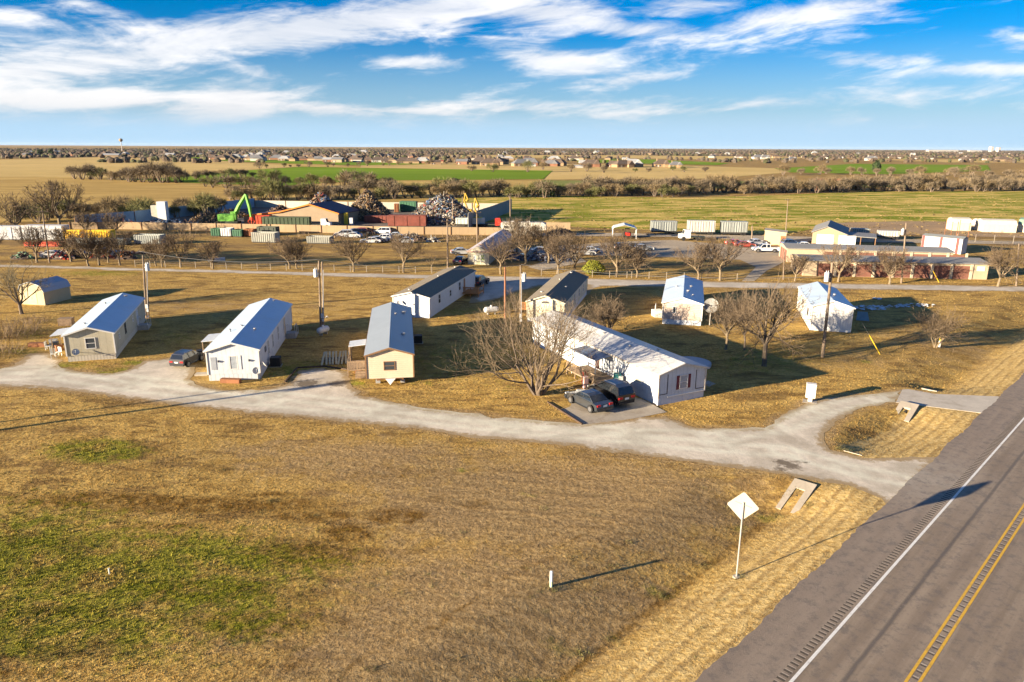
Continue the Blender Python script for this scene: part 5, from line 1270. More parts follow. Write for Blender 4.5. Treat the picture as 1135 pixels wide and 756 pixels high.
# cream shed by the trucks
x,y,an,L=frame2((846.5,271),(866,272)); o=thing('equipment_shed','small cream flat roofed shed with a brown door, beside the white pickup','shed',(x,y,0),an)
m=MB(); m.prism([(0,0),(4.8,0),(4.8,2.9),(0,3.3)],0,5,'y'); m.build('wall',M('cream_siding',(.44,.34,.21),.8,.05,1.),o); m=MB(); m.prism([(-.15,3.31),(4.95,2.89),(4.95,2.99),(-.15,3.41)],-.15,5.15,'y'); m.build('roof',M('cream_roof',(.50,.42,.30),.7),o)
m=MB(); m.box(3.6,4.7,-.05,.02,.05,2.2); m.build('door',M('rust_brown_door',(.26,.10,.04),.8),o)
# striped shed
x,y,an,L=frame2((1020,277.5),(1054,280)); o=thing('striped_shed','white metal shed with red stripes and a red end, beyond the storage units','shed',(x,y,0),an-.25)
m=MB(); m.prism([(0,0),(3.2,0),(3.2,2.9),(1.6,3.5),(0,2.9)],-8.5,0,'x') if False else m.box(0,8.2,0,3.2,0,3.3); m.build('wall',M('white_shed_panels',(.48,.46,.44),.6,.05,1.,groove=('x',.4,.06)),o)
m=MB(); m.prism([(-.1,3.3),(3.3,3.3),(1.6,3.75)],-.1,8.3,'x'); m.build('roof',M('dark_green_grey_roof',(.20,.21,.20),.6),o)
for xx in (0.05,3.7,7.): m=MB(); m.box(xx,xx+.55,-.02,.0,.0,3.28); m.build('red_stripe',M('shed_red',(.38,.05,.045),.7),o)
# barns right
for i,(a,b,dep,h,lab) in enumerate([((1055.5,256),(1075.5,256.5),5,3.4,'small white storage barn on the dirt lot, left of the longer barn'),((1089,257.5),(1126,258.5),6,3.3,'long cream storage barn on the dirt lot near the right edge'),((1127,257.5),(1142,258.5),8,3.6,'cream barn with a green roof at the right edge')]):
    x,y,an,L=frame2(a,b); o=thing('storage_barn',lab,'barn',(x,y,.1),an,'portable barns on the dirt lot')
    m=MB(); m.prism([(0,0),(dep,0),(dep,h*.62),(dep*.82,h*.9),(dep/2,h),(dep*.18,h*.9),(0,h*.62)],0,L,'x'); m.build('wall',M('cream_barn_siding',(.50,.45,.34),.7,.05,1.,groove=('xy',1.2,.03)),o)
    m=MB(); pr=[(-.08,h*.60),(dep*.17,h*.92),(dep/2,h+.04),(dep*.83,h*.92),(dep+.08,h*.60)]; m.prism(pr+[(a_,b_+.07) for a_,b_ in pr][::-1],-.1,L+.1,'x'); m.build('roof',M('pale_barn_roof',(.50,.46,.38),.6) if i<2 else M('green_barn_roof',(.20,.30,.22),.6),o)
b=G(1081,250.5); o=thing('water_tank','small white round tank between the two white barns','tank',(b[0],b[1],.1)); m=MB(); m.ball((0,0,1.),1.1,12,8); m.build('vessel',WTRIM,o); m=MB(); m.box(-.8,.8,-.8,.8,0,.3); m.build('base',PIPE,o)
# roadside house with a long roof
x,y,an,L=frame2((518.5,293),(542,293.6))
o=thing('roadside_house','small cream house with a long grey roof beyond the back road, beside bare trees','house',(x,y,0),an-.02)
h=2.5; w=L
m=MB(); m.prism([(0,0),(w,0),(w,h),(w/2,h+1.),(0,h)],0,30,'y'); m.build('wall',M('cream_house_wall',(.40,.37,.28),.8,.06,1.),o)
m=MB(); m.prism([(-.4,h-.1),(w/2,h+1.02),(w+.4,h-.1),(w+.4,h),(w/2,h+1.15),(-.4,h)],.6,30.4,'y'); m.build('roof',M('lilac_grey_roof',(.36,.34,.37),.5,.1,.5),o)
m=MB(); m.mesh([(-.3,-.3,h-.1),(w+.3,-.3,h-.1),(w/2,2.2,h+1.2),(-.3,-.3,h),(w+.3,-.3,h),(w/2,2.2,h+1.3)],[(0,2,1),(3,4,5),(0,1,4,3),(1,2,5,4),(2,0,3,5)]); m.build('porch_roof',M('pink_grey_shingles',(.40,.27,.20),.9),o)
Hh=dict(o=o,w=w,L=30); add_window(Hh,'f',1.6,.8,.8,.9,WTRIM,GLASSB); add_window(Hh,'f',w-1.3,.8,.9,1.1,WTRIM,M('green_curtain',(.20,.24,.12),.6)); add_door(Hh,'f',w/2,0.05,.8,1.9,mat=M('olive_door',(.3,.3,.2),.7))
# camper trailer
x,y,an,L=frame2((555,262.5),(604,263.5)); o=thing('camper_trailer','white fifth wheel camper trailer beside the scrapyard wall','camper trailer',(x,y,0),an)
m=MB(); m.prism([(0,.6),(L-2.2,.6),(L-2.2,1.7),(L+.2,1.9),(L+.1,3.3),(L-.6,3.7),(.3,3.7),(0,3.4)],0,2.5,'y'); m.build('body',M('camper_white',(.46,.44,.38),.6,.06,1.),o)
for (a,b_,c_,d_) in ((.8,2.,2.2,2.8),(.8,2.,1.3,1.8),(4.5,6.,1.9,2.7),(8,9,1.9,2.7)): m=MB(); m.box(a,b_,-.03,.0,c_,d_); m.build('window',GLASS,o)
for xx in (3.4,4.3): m=MB(); m.cyl((xx,-.05,.4),.4,.25,12,axis='y'); m.build('wheel',TYRE,o)
m=MB(); m.cyl((L-1.,.4,0),.06,1.8,6); m.cyl((L-1.,2.1,0),.06,1.8,6); m.build('jack_leg',PIPE,o)
for xx in (2.5,6.5): m=MB(); m.box(xx,xx+.8,.8,1.5,3.71,3.95); m.build('roof_unit',WTRIM,o)
# carport
x,y,an,L=frame2((679,264.5),(705,265)); o=thing('carport','open metal carport with a rounded white roof sheltering a red tractor','carport',(x,y,0),an)
m=MB(); pr=[(-.2,2.2),(.3,2.7),(L/2,3.4),(L-.3,2.7),(L+.2,2.2)]; m.prism(pr+[(a,b_+.06) for a,b_ in pr][::-1],0,6,'y'); m.build('roof',METW,o)
for xx in (0,L):
    for yy in (.1,3.,5.9): m=MB(); m.box(xx-.06,xx+.06,yy-.06,yy+.06,0,2.3); m.build('post',WTRIM,o)
b=G(696,264); o=thing('tractor','red tractor parked under the open carport','tractor',(b[0],b[1]+1,0),R(-90))
RED=M('tractor_red',(.50,.035,.02),.5); m=MB(); m.cbox((.9,0,1.),(1.7,.8,.7)); m.cbox((-.5,0,.9),(1.2,1.1,.8)); m.build('body',RED,o)
m=MB(); 
for s in (-1,1): m.box(-1.1,-1.04,s*.5-.03,s*.5+.03,1.2,2.2)
m.box(-1.2,0.,-.6,.6,2.2,2.28); m.build('canopy',BLACKP,o)
for s in (-1,1):
    m=MB(); m.cyl((-.7,s*.75-.15,.7),.7,.3,14,axis='y'); m.build('wheel',TYRE,o); m=MB(); m.cyl((1.4,s*.6-.1,.4),.4,.2,12,axis='y'); m.build('wheel',TYRE,o)
# ribbed trailers / bins
def ribbed(name,label,a,b,h,dep,mat,z0=.0,group=None,ribs=9,cat='container',wheels=False,top=None,open_=False):
    x,y,an,L=frame2(a,b); o=thing(name,label,cat,(x,y,0),an,group); bm_=.25 if not wheels else .9
    m=MB()
    if open_:
        m.box(0,L,0,.08,bm_,h); m.box(0,L,dep-.08,dep,bm_,h); m.box(0,.08,.08,dep-.08,bm_,h); m.box(L-.08,L,.08,dep-.08,bm_,h); m.box(.08,L-.08,.08,dep-.08,bm_,bm_+.1)
    else: m.box(0,L,0,dep,bm_,h)
    m.build('body',mat,o)
    m=MB()
    for i in range(ribs):
        u=(i+.5)/ribs*L; m.box(u-.07,u+.07,-.09,-.001,bm_,h-.05)
    m.box(-.04,L+.04,-.11,-.091,h-.15,h+.02); r_=m.build('rib',mat,o); r_['label']='row of upright ribs along the side'
    m=MB(); m.box(.1,L-.1,.2,dep-.2,.0 if not wheels else .55,bm_-.001); m.build('skid',M('dark_steel',(.05,.045,.04),.8,.2,2.),o)
    if wheels:
        for xx in (L*.80,L*.88):
            for yy in (-.02,dep-.25): q=MB(); q.cyl((xx,yy,.45),.45,.27,10,axis='y'); q.build('wheel',TYRE,o)
    if top:
        m=MB(); m.box(.05,L-.05,.1,dep-.1,h+.001,h+.15); m.build('load',top,o)
    return o
GRB=M('grey_bulk_trailer',(.30,.32,.30),.6,.1,1.,groove=('x',.55,.4),gdark=.45); GRB2=M('pale_bulk_trailer',(.46,.44,.39),.6,.1,1.,groove=('x',.55,.3),gdark=.6); GRN=M('container_green',(.04,.12,.065),.6,.1,1.); RST=M('container_rust',(.24,.10,.045),.85,.25,1.); DRK=M('container_dark',(.05,.06,.045),.7,.2,1.)
REDC=M('container_red',(.17,.05,.035),.8,.3,.6); WHC=M('container_white',(.48,.48,.48),.6,.08,.6); YLC=M('container_yellow',(.78,.47,.015),.7,.15,1.); REDB=M('container_bright_red',(.50,.07,.03),.7)
ribbed('bulk_trailer','grey ribbed bulk trailer beside the lane, leftmost of the three','(722,259.5)' and (722,259.8),(750,260),3.4,2.6,GRB,group='bulk trailers along the lane',ribs=10,wheels=True,cat='trailer')
ribbed('bulk_trailer','pale ribbed bulk trailer beside the lane, middle of the three',(762,260.5),(792,261),3.7,2.6,GRB2,group='bulk trailers along the lane',ribs=10,wheels=True,cat='trailer')
ribbed('bulk_trailer','grey ribbed bulk trailer beside the lane, rightmost of the three',(799,261),(828,261.5),3.6,2.6,GRB,group='bulk trailers along the lane',ribs=10,wheels=True,cat='trailer')
ribbed('bulk_trailer','grey flat trailer with a ribbed side, right behind the workshop',(944,264),(963,264.5),2.4,2.6,GRB,group='trailers behind the workshop',ribs=7,wheels=True,cat='trailer')
ribbed('bulk_trailer','long pale stock trailer standing on the lane right of the workshop',(973,265.5),(996,266.3),2.2,2.4,GRB2,group='trailers behind the workshop',ribs=7,wheels=True,cat='trailer')
ribbed('roll_off_container','grey ribbed open container in the grass below the scrap wall, left of two',(279,269),(305,269.7),2.4,2.5,M('grey_container',(.30,.30,.26),.7,.12,1.,groove=('x',.5,.35),gdark=.55),group='containers in the grass',ribs=11,open_=True)
ribbed('roll_off_container','grey ribbed open container in the grass with a dark lid end, right of two',(340,270.3),(366,270.8),1.7,2.5,M('grey_container',(.30,.30,.26),.7,.12,1.,groove=('x',.5,.35),gdark=.55),group='containers in the grass',ribs=11,open_=True)
ribbed('roll_off_container','grey ribbed open container behind the roadside trees, left part of the photo',(149,271),(178,271.5),2.2,2.5,GRB,group='containers in the grass',ribs=12,open_=True)
for (a,b,h,mt,lab) in [((234,262.3),(244,262.4),2.,GRN,'green dumpster at the left end of the row under the scrap wall'),((245,262.5),(256,262.7),2.1,WHC,'white dumpster between two green dumpsters'),((258,262.8),(268,263),1.8,GRN,'green dumpster right of the white dumpster'),((270.5,262.5),(281,262.7),1.9,RST,'rust brown dumpster right of the green ones'),((285,260.5),(306,261),2.1,DRK,'long dark dumpster at the right end of the row')]:
    ribbed('dumpster',lab,a,b,h,2.2,mt,group='dumpsters in a row',ribs=4,open_=True)
ribbed('freight_container','long white trailer with a blue-shaded end at the left edge',(26,266.5),(70.5,266.8),3.5,3.0,WHC,group='white trailers at far left',ribs=3)
ribbed('freight_container','second long white trailer, running out of the left edge',(-36,266.5),(24,266.5),3.3,3.0,WHC,group='white trailers at far left',ribs=3)
ribbed('freight_container','orange red flat container under the end of the white trailer',(27,274),(66,274.3),1.1,2.,REDB,ribs=4)
ribbed('freight_container','yellow container right of the white trailer, left of two',(73,267.5),(90,267.8),2.6,2.4,YLC,group='yellow containers',ribs=7)
ribbed('freight_container','yellow container behind the trees, right of two',(96,267.8),(123,268),2.6,2.4,YLC,group='yellow containers',ribs=10)
ribbed('freight_container','pale ribbed container low behind the trees, left of the yellow ones',(74,271.5),(140,272),1.4,2.4,GRB,ribs=16)
ribbed('freight_container','long dark roll-off container in front of the orange trimmed building',(291,252),(343,252.5),2.9,2.2,M('dark_green_container',(.045,.065,.035),.7,.2,1.),ribs=12)
ribbed('freight_container','bright red open container behind the dark roll-off',(284,250.5),(299,250.5),2.9,2.6,REDB,ribs=4)
ribbed('freight_container','long dark red container in front of the brown scrap heap, left of its neighbour',(404,247.5),(430,247.8),2.2,2.8,REDC,group='red containers in the scrapyard',ribs=6)
ribbed('freight_container','long dark red container with a grey open end, below the coloured heap',(430,251.3),(472,251.6),3.2,3.2,REDC,group='red containers in the scrapyard',ribs=3)
ribbed('freight_container','dark green container between the two big scrap heaps',(443,235),(461,235.3),3.6,2.8,GRN,ribs=6)
ribbed('freight_container','small orange brown container beside the dark green one',(437,236),(442,236),3.,2.8,RST,ribs=2)
ribbed('box_trailer','pale box trailer with upright ribs behind the scrap wall, beside the red truck',(505,251.8),(537,252),2.5,2.5,M('pale_green_white',(.50,.52,.46),.6),ribs=9,wheels=True,cat='trailer')
# red truck
def truck(label,a,rz,mat,L=5.5,box=None):
    b=G(*a); o=thing('truck',label,'truck',(b[0],b[1],0),rz)
    m=MB(); m.prism([(1.2,.6),(2.8,.6),(2.8,1.5),(1.9,1.7),(1.6,2.6),(.2,2.6),(.2,.6)],-1.1,1.1,'y'); m.build('cab',mat,o)
    m=MB(); m.box(-L+1,.15,-1.1,1.1,.8,1.0 if not box else 2.8); m.build('bed',box or DRK,o)
    m=MB(); m.poly([(1.93,-1.,1.7),(1.93,1.,1.7),(1.64,.95,2.5),(1.64,-.95,2.5)]); m.build('windscreen',CGL,o)
    for xx in (1.9,-L+2,-L+3):
        for s in (-1,1): m=MB(); m.cyl((xx,s*1.-.15,.5),.5,.3,12,axis='y'); m.build('wheel',TYRE,o)
truck('red flatbed truck behind the scrap wall near the camper trailer',(548,252),R(0),RED)
truck('white cab truck parked beside the tan orange trimmed building',(356,252.6),R(0),WTRIM,3.5)
truck('white truck with a short bed beside the pale bulk trailer',(765,266.3),R(180),WTRIM,4.5)
# scrapyard walls
def wallrun(label,pts,h,mat,post=None,name='metal_fence',cat='fence',every=3.5,z=0.):
    p=PXW(pts); o=thing(name,label,cat,(p[0][0],p[0][1],0)); m=MB(); posts=[]; x0,y0=p[0]
    for a,b in zip(p[:-1],p[1:]):
        d=Vector((b[0]-a[0],b[1]-a[1],0)); L=d.length; d.normalize(); n=Vector((-d.y,d.x,0))*.06
        A=Vector((a[0]-x0,a[1]-y0,0)); B=A+d*L
        m.mesh([A-n,B-n,B+n,A+n]+[v+Vector((0,0,h)) for v in (A-n,B-n,B+n,A+n)],[(3,2,1,0),(4,5,6,7),(0,1,5,4),(1,2,6,5),(2,3,7,6),(3,0,4,7)])
        u=0
        while u<L: 
            c=A+d*u-n*2.2; posts.append((c.x,c.y)); u+=every
    m.build('panel',mat,o)
    for cx,cy in posts: q=MB(); q.box(cx-.08,cx+.08,cy-.08,cy+.08,0,h+.1); q.build('post',post or BTRIM,o)
    return o
WALLM=M('tan_wall_panels',(.30,.215,.125),.8,.1,.15,groove=('x',2.2,.03),gdark=.7)
wallrun('long tan panel wall along the front of the scrapyard',[(78,254.5),(130,254),(300,256.8),(440,259.6),(556,260.6)],1.95,WALLM,every=7.)
wallrun('tan panel wall end to the right of the camper trailer',[(604,258),(632,258.5)],2.8,WALLM,every=9.)
wallrun('fence coloured in bluish shade, running back along the left side of the scrapyard',[(84,252.8),(150,247),(230,237),(283,230)],3.4,M('shade_blue_fence',(.22,.34,.44),.6,.1,.2),every=9.)  # skylit blue of the shaded face painted as the panel colour
wallrun('pale back wall of the scrapyard behind the heaps',[(283,230),(350,231.3),(450,232.5),(530,233.5),(567,233.8)],2.6,M('pale_back_wall',(.40,.36,.29),.8,.1,.2),every=12.)
wallrun('dark grey fence along the right side of the scrapyard throwing a long shadow',[(567,233.8),(545,243.5),(519,253.5)],4.2,M('grey_side_fence',(.24,.24,.22),.8,.1,.2),every=9.)
# tan scrapyard building with orange trim
gx,gy=G(345,249.3); x0_,y0_=G(303,249.3); x1_,y1_=G(375.5,249.8)
zap=Zat(345,227,gy); zr=Zat(375.5,237.5,y1_); xb,yb=G(397,246)
o=thing('scrapyard_building','tan metal building with orange roof trim and a dark roof, between the scrap heaps','building',(x1_,y1_,0),0)
an=math.atan2(y1_-y0_,x1_-x0_); o.rotation_euler.z=an
apx=-(x1_-gx); lx=-(x1_-G(270,249.3)[0]); dp=max(12.,(yb-y1_)*1.0); sk=(xb-x1_)*.98
print('scrap bldg',zap,zr,apx,lx,dp,sk)
m=MB(); pr=[(lx,0),(0,0),(0,zr),(apx,zap),(lx*.62,zap*.62),(lx,zap*.42)]
def sh_(p,d): return [(a+d,b) for a,b in p]
m.prism(pr,0,dp,'y',sc1=sh_(pr,sk)); m.build('wall',TANM,o)
rp=[(lx-.2,zap*.42+.02),(lx*.62,zap*.62+.02),(apx,zap+.02),(.3,zr+.0),(.3,zr+.3),(apx,zap+.35),(lx*.62,zap*.62+.3),(lx-.2,zap*.42+.3)]
m=MB(); m.prism(sh_(rp,0),-.35,dp+.3,'y',sc1=sh_(rp,sk)); m.build('roof',M('dark_purple_grey_roof',(.07,.06,.085),.6,.1,.3),o)
m=MB(); tp=[(a,b-.05 if i<4 else b+.03) for i,(a,b) in enumerate(rp)]; m.prism(tp,-.48,-.36,'y'); m.build('orange_trim',M('orange_trim',(.60,.20,.03),.6),o)
for i,(mt,xx,zz) in enumerate(((M('yellow_machine',(.62,.42,.03),.6),1.2,3.4),(WTRIM,2.6,2.))):
    m=MB(); m.box(xx,xx+1.1,1.5,2.6,0,zz); m.build('side_equipment',mt,o)
# white silo block
b=G(180,247); o=thing('white_silo','tall white block tower with a shorter beige block beside it, behind the scrapyard fence','silo',(b[0],b[1],0),.1)
hh_=Zat(180,223.6,b[1]); m=MB(); m.box(-1.1,1.3,0,2.4,0,hh_); m.build('tall_block',M('white_block',(.62,.62,.60),.6),o); m=MB(); m.box(-2.9,-1.11,.2,2.2,1.2,hh_*.82); m.build('short_block',M('beige_block',(.45,.42,.34),.6),o)
m=MB(); 
for xx in (-2.8,-1.3): m.box(xx-.1,xx+.1,.3,.5,0,1.2)
m.build('leg',PIPE,o)
# green material handler
b=G(262,250.0); o=thing('material_handler','bright green scrap handling crane with a raised boom and a red grab','crane',(b[0],b[1],0),0)
GRC=M('crane_green',(.13,.36,.045),.6,.06,1.)
sc_=math.hypot(*b)/FPX*1.02
def cp(px,py,dy=0.): 
    a_,b_,c_=ray(px,py); t=(b[1]+dy)/b_; return (a_*t-b[0],dy,CH+c_*t)
m=MB(); a=cp(244,245); m.cbox((a[0]+2.2,.0,2.3),(4.6,2.8,1.9)); m.cbox((a[0]+4.3,-.6,2.9),(1.4,1.4,2.2)); m.build('body',GRC,o)
m=MB(); m.box(a[0]+.5,a[0]+5.5,-1.5,1.5,.5,1.3); m.build('undercarriage',DRK,o)
for xx in (a[0]+1.2,a[0]+4.8):
    for s in (-1.4,1.4): m=MB(); m.cyl((xx,s-.25,.6),.6,.5,12,axis='y'); m.build('wheel',TYRE,o)
p0=cp(258,243); p1=cp(265,228); p2=cp(272.5,215.5)
m=MB(); m.tube([p0,p1,p2],[.75,.65,.45],6); m.build('boom',GRC,o)
p3=cp(276.5,229); p4=cp(278.5,241.5)
m=MB(); m.tube([p2,p3,p4],[.5,.55,.35],6); m.build('stick',GRC,o)
m=MB(); m.tube([p0,( (p0[0]+p1[0])/2+.9,0,(p0[2]+p1[2])/2),p1],.15,5); m.build('hydraulic_ram',PIPE,o)
m=MB(); q=cp(278.6,243.5); m.ball((q[0],q[1],q[2]+.4),.55,6,4); 
for j in range(4): 
    a_=j*1.57+.4; m.tube([(q[0],q[1],q[2]+.3),(q[0]+.9*math.cos(a_),q[1]+.9*math.sin(a_),q[2]-.4),(q[0]+.4*math.cos(a_),q[1]+.4*math.sin(a_),max(.1,q[2]-1.4))],[.18,.16,.08],5)
m.build('grab',M('grab_red',(.50,.08,.03),.6),o)
# two yellow handlers behind the heap
YMC=M('yellow_machine',(.62,.42,.03),.6); YMD=M('ochre_machine',(.38,.24,.03),.7)
for lab,px,py,tp in (('yellow grapple crane beside the coloured scrap heap',527,251,219.5),('yellow crane boom standing behind the coloured scrap heap',516,241,214)):
    b=G(px,py); h_=Zat(px,tp,b[1]); o=thing('yellow_crane',lab,'crane',(b[0],b[1],0))
    m=MB(); m.box(-2,2,-1.2,1.2,.9,2.6); m.build('body',YMC,o); m=MB(); m.box(-2.2,2.2,-1.4,1.4,0,.9); m.build('track',DRK,o)
    m=MB(); m.tube([(1,0,2),(-.4,0,h_*.7),(0,0,h_)],[.3,.25,.2],6); m.build('boom',YMD,o)
    m=MB(); m.tube([(0,0,h_),(1.,0,h_*.72)],[.3,.3],6); m.ball((.6,0,h_*.70),.6,8,5,sq=(1,1,.7)); m.build('grapple',YMD,o)
# scrap heaps
def heap(label,px,py,rx,ry,h,cols,n,s=.6,seed=1,round_=1.):
    rg=random.Random(seed); b=G(px,py); mats=[M('scrap_%s'%('abcdefghijklmnop'[i])+'_'+str(abs(hash(c))%1000) if False else 'scrap_colour_%d_%d_%d'%tuple(int(v*99) for v in c),c,.75,.3,1.5) for i,c in enumerate(cols)]
    m=MB(); k_=22; bumps=[(rg.uniform(-.5,.5),rg.uniform(-.5,.5),rg.uniform(.2,.4),rg.uniform(.6,1.)) for _ in range(7)]
    def hz(u,v):
        r=math.hypot(u,v); base=max(0,1-r)**.8
        return h*base*(.75+.25*max([w*math.exp(-((u-a)**2+(v-c)**2)/q**2) for a,c,q,w in bumps]))
    core=MB()
    N=14
    for i in range(N):
        for j in range(N):
            u0,u1=-1+2*i/N,-1+2*(i+1)/N; v0,v1=-1+2*j/N,-1+2*(j+1)/N
            core.poly([(u*rx,v*ry,hz(u,v)*.92-.02) for u,v in ((u0,v0),(u1,v0),(u1,v1),(u0,v1))],0)
    m.v=core.v; m.f=core.f; m.m=[len(cols)]*len(core.f)
    for _ in range(n):
        while True:
            u,v=rg.uniform(-1,1),rg.uniform(-1,1)
            if u*u+v*v<1.0: break
        z=hz(u,v)+rg.uniform(-.1,.35)*s; kind=rg.random(); rot=(rg.uniform(-1.3,1.3),rg.uniform(-1.3,1.3),rg.uniform(0,3.14)); ss=s*rg.uniform(.4,1.5); c=(u*rx,v*ry,max(.1,z)); mi=rg.randrange(len(cols))
        if kind<.45: m.cbox(c,(ss*1.6,ss*.9,ss*.35),rot,mi,rg.uniform(.6,1))
        elif kind<.75: m.cbox(c,(ss*1.1,ss*.8,ss*.7),rot,mi,rg.uniform(.5,.9))
        else: m.cbox(c,(ss*3.,ss*.18,ss*.18),rot,mi)
    o=m.build('scrap_heap',mats+[M('scrap_core',(.07,.05,.04),.95,.3,1.)],None,(b[0],b[1],0)); tag(o,label,'scrap heap',kind='stuff'); return o
BR=[(.22,.14,.07),(.15,.085,.045),(.09,.06,.04),(.30,.21,.12),(.06,.05,.04),(.24,.155,.07),(.16,.13,.10),(.05,.04,.035)]
CL=[(.34,.33,.32),(.22,.21,.20),(.08,.12,.19),(.22,.05,.035),(.13,.09,.06),(.20,.15,.10),(.04,.04,.045),(.30,.24,.17),(.15,.17,.18),(.36,.32,.26),(.10,.08,.06),(.09,.16,.28),(.16,.11,.07),(.22,.18,.13),(.06,.055,.05)]
def mpp(py): return G(568,py)[1]/FPX
heap('big brown heap of torn scrap metal right of the orange trimmed building',408,244,26*.31,5.,9.6,BR,2400,.62,11)
heap('big multicoloured heap of crushed scrap, tallest in the yard',492,248,41*.29,6.,9.4,CL,3400,.6,12)
heap('small heap of mixed scrap rising behind the orange trimmed building',357,236,16*.36,4.,7.2,CL[:6]+BR[:3],700,.8,13)
heap('low dark brown heap left of the orange trimmed building',312,242,17*.34,4.,4.2,[(.10,.06,.04),(.15,.09,.06),(.07,.05,.04)],500,.6,14)
heap('rust brown heap left of the green crane',232,248,20*.32,3.,3.6,BR,600,.6,15)
heap('low rust heap behind the green crane',258,241,18*.34,3.,2.6,BR,400,.6,16)
heap('row of bluish scrap appliances along the left of the yard',190,250.5,30*.3,2.,1.6,[(.30,.33,.36),(.12,.18,.25),(.45,.46,.46),(.06,.06,.07),(.16,.07,.05)],420,.6,17)
heap('row of bluish wrecked machinery at the left end of the yard',140,251.5,26*.3,2.,1.5,[(.10,.14,.20),(.07,.07,.08),(.3,.32,.33),(.2,.05,.04)],300,.6,18)
heap('red and orange wreckage under the roadside trees, left of the forked tree',69,287,2.6,1.2,1.7,[(.55,.09,.05),(.5,.45,.4),(.12,.08,.06)],70,.35,19)
heap('red machinery scraps behind the roadside trees, centre of the row',112,286,2.4,1.,1.9,[(.55,.07,.04),(.40,.10,.05),(.12,.08,.06)],60,.35,20)
heap('orange equipment scraps behind the roadside trees',139,287,2.4,1.,1.9,[(.60,.20,.03),(.55,.16,.03),(.12,.08,.06)],60,.35,21)
heap('green machinery scraps under the leftmost roadside trees',25,287,2.4,1.,1.7,[(.10,.20,.12),(.14,.22,.15),(.1,.08,.06)],60,.35,22)
heap('dark long pile of scrap under the trees at far left',100,281,12,1.2,.9,[(.07,.05,.045),(.10,.07,.06),(.30,.28,.26),(.2,.06,.04)],380,.4,23)
heap('pile of dark tyres and rubble behind the wrecked cars',455,266,4.,2.,1.6,[(.10,.08,.06),(.25,.23,.2),(.15,.1,.07)],220,.5,24)
heap('pale rubble heap in the field below the scrap wall',480,268,1.6,1.,1.1,[(.40,.38,.33),(.3,.27,.22)],60,.4,25)
heap('dark earth heap at the foot of the tan wall end',622,260.5,4.,1.5,1.6,[(.10,.07,.05),(.14,.10,.07)],160,.5,26)
heap('clutter of junk behind the trees beside the roadside house',600,288,6.,2.,1.,[(.12,.12,.14),(.20,.22,.28),(.35,.35,.36),(.15,.09,.06)],240,.45,27)
# wrecked and parked cars beyond the road: one detailed car of each kind, copied
CARP={}
def pcar(kind,mat,label,px,py,rz,group,cat='car',sc=1.,L=4.7):
    b=G(px,py); key=(kind,mat.name)
    if key not in CARP:
        o=vehicle('parked_car',label,cat,(b[0],b[1],0.02),rz,mat,kind,group); CARP[key]=o; o.scale=(sc,)*3; return o
    o=dup(CARP[key],(b[0],b[1],.02),rz,sc,label,group); o['category']=cat; return o
WP=paint('white_car_paint',(.62,.62,.62)); SP=paint('silver_car_paint',(.36,.37,.38)); RP=paint('faded_red_paint',(.36,.07,.05)); BP=paint('blue_car_paint',(.06,.11,.22)); KP=paint('dark_car_paint',(.035,.035,.04))
for kd,mt,lab,px,py,rz in [('van',WP,'white van among the wrecked cars, leftmost',380.5,262.5,3.3),('sedan',SP,'silver wreck with its bonnet up, right of the white van',391.5,263.5,2.9),('suv',KP,'black car behind the silver wreck',398,260.5,.4),
  ('sedan',WP,'white sedan at the front of the wrecked cars',410.5,269.5,3.3),('sedan',SP,'silver sedan directly right of the front white sedan',419,268.5,.2),('van',WP,'white van at the back of the wrecked cars',424,259.5,3.0),('suv',WP,'white car behind the bare tree among the wrecked cars',424.5,267,3.),
  ('sedan',WP,'white wreck at the right end of the wrecked cars',440,264,.1),('sedan',SP,'silver wreck furthest right, half in the brush',449,269.5,3.1),('suv',RP,'rusty red wreck behind the wrecked cars',405,259.5,.1),('sedan',BP,'blue wreck behind the right end of the wrecked cars',434,266.5,.3)]:
    pcar(kd,mt,lab,px,py,rz,'wrecked cars in the grass')
for kd,mt,lab,px,py,rz,g in [('sedan',RP,'faded red sedan beside the lamp pole, left of two',815,272,.1,'red wrecks by the lamp pole'),('sedan',RP,'faded red sedan beside the lamp pole, right of two',825,274,.1,'red wrecks by the lamp pole'),
  ('sedan',WP,'white car behind the pickup, beside the cream shed',838,271.5,.3,'vehicles by the workshop'),('suv',BP,'blue car between the cream shed and the workshop',876,273,.2,'vehicles by the workshop'),('sedan',WP,'white car in front of the workshop wall',889,275,2.9,'vehicles by the workshop'),('suv',KP,'dark vehicle beside the rust brown door of the cream shed',870,272,1.2,'vehicles by the workshop'),
  ('sedan',KP,'dark car under the porch side of the roadside house',511,292,1.3,None),('sedan',SP,'silver car parked in the field beyond the roadside house',512,282,.2,None),('suv',BP,'blue car behind the bare trees, beside the roadside house',571,287,.2,'cars behind the bare trees'),('sedan',SP,'silver car behind the bare trees, centre',600,281,.1,'cars behind the bare trees'),
  ('sedan',WP,'white car behind the bare trees, right of the silver one',655,280.5,.1,'cars behind the bare trees'),('suv',SP,'silver car behind the pair of trees off the gravel yard',648,283,.0,'cars behind the bare trees'),('suv',KP,'black car parked on the gravel yard above the green bush',692,277.5,.2,'cars behind the bare trees'),('sedan',SP,'silver sedan on the gravel yard, right of the black car',712,277.8,.2,'cars behind the bare trees'),
  ('suv',SP,'grey car behind the trees at the roadside, left part of the photo',122,284,.2,'wrecks under the left trees'),('sedan',WP,'white wreck under the left roadside trees, beside red scraps',60,285.5,.2,'wrecks under the left trees'),('sedan',KP,'dark wreck behind the second left tree',90,285,.1,'wrecks under the left trees')]:
    pcar(kd,mt,lab,px,py,rz,g)
b=G(848,279.5); vehicle('parked_car','white crew cab pickup truck beside the storage units','pickup truck',(b[0],b[1],.05),math.pi+R(-5),WP,'pickup')
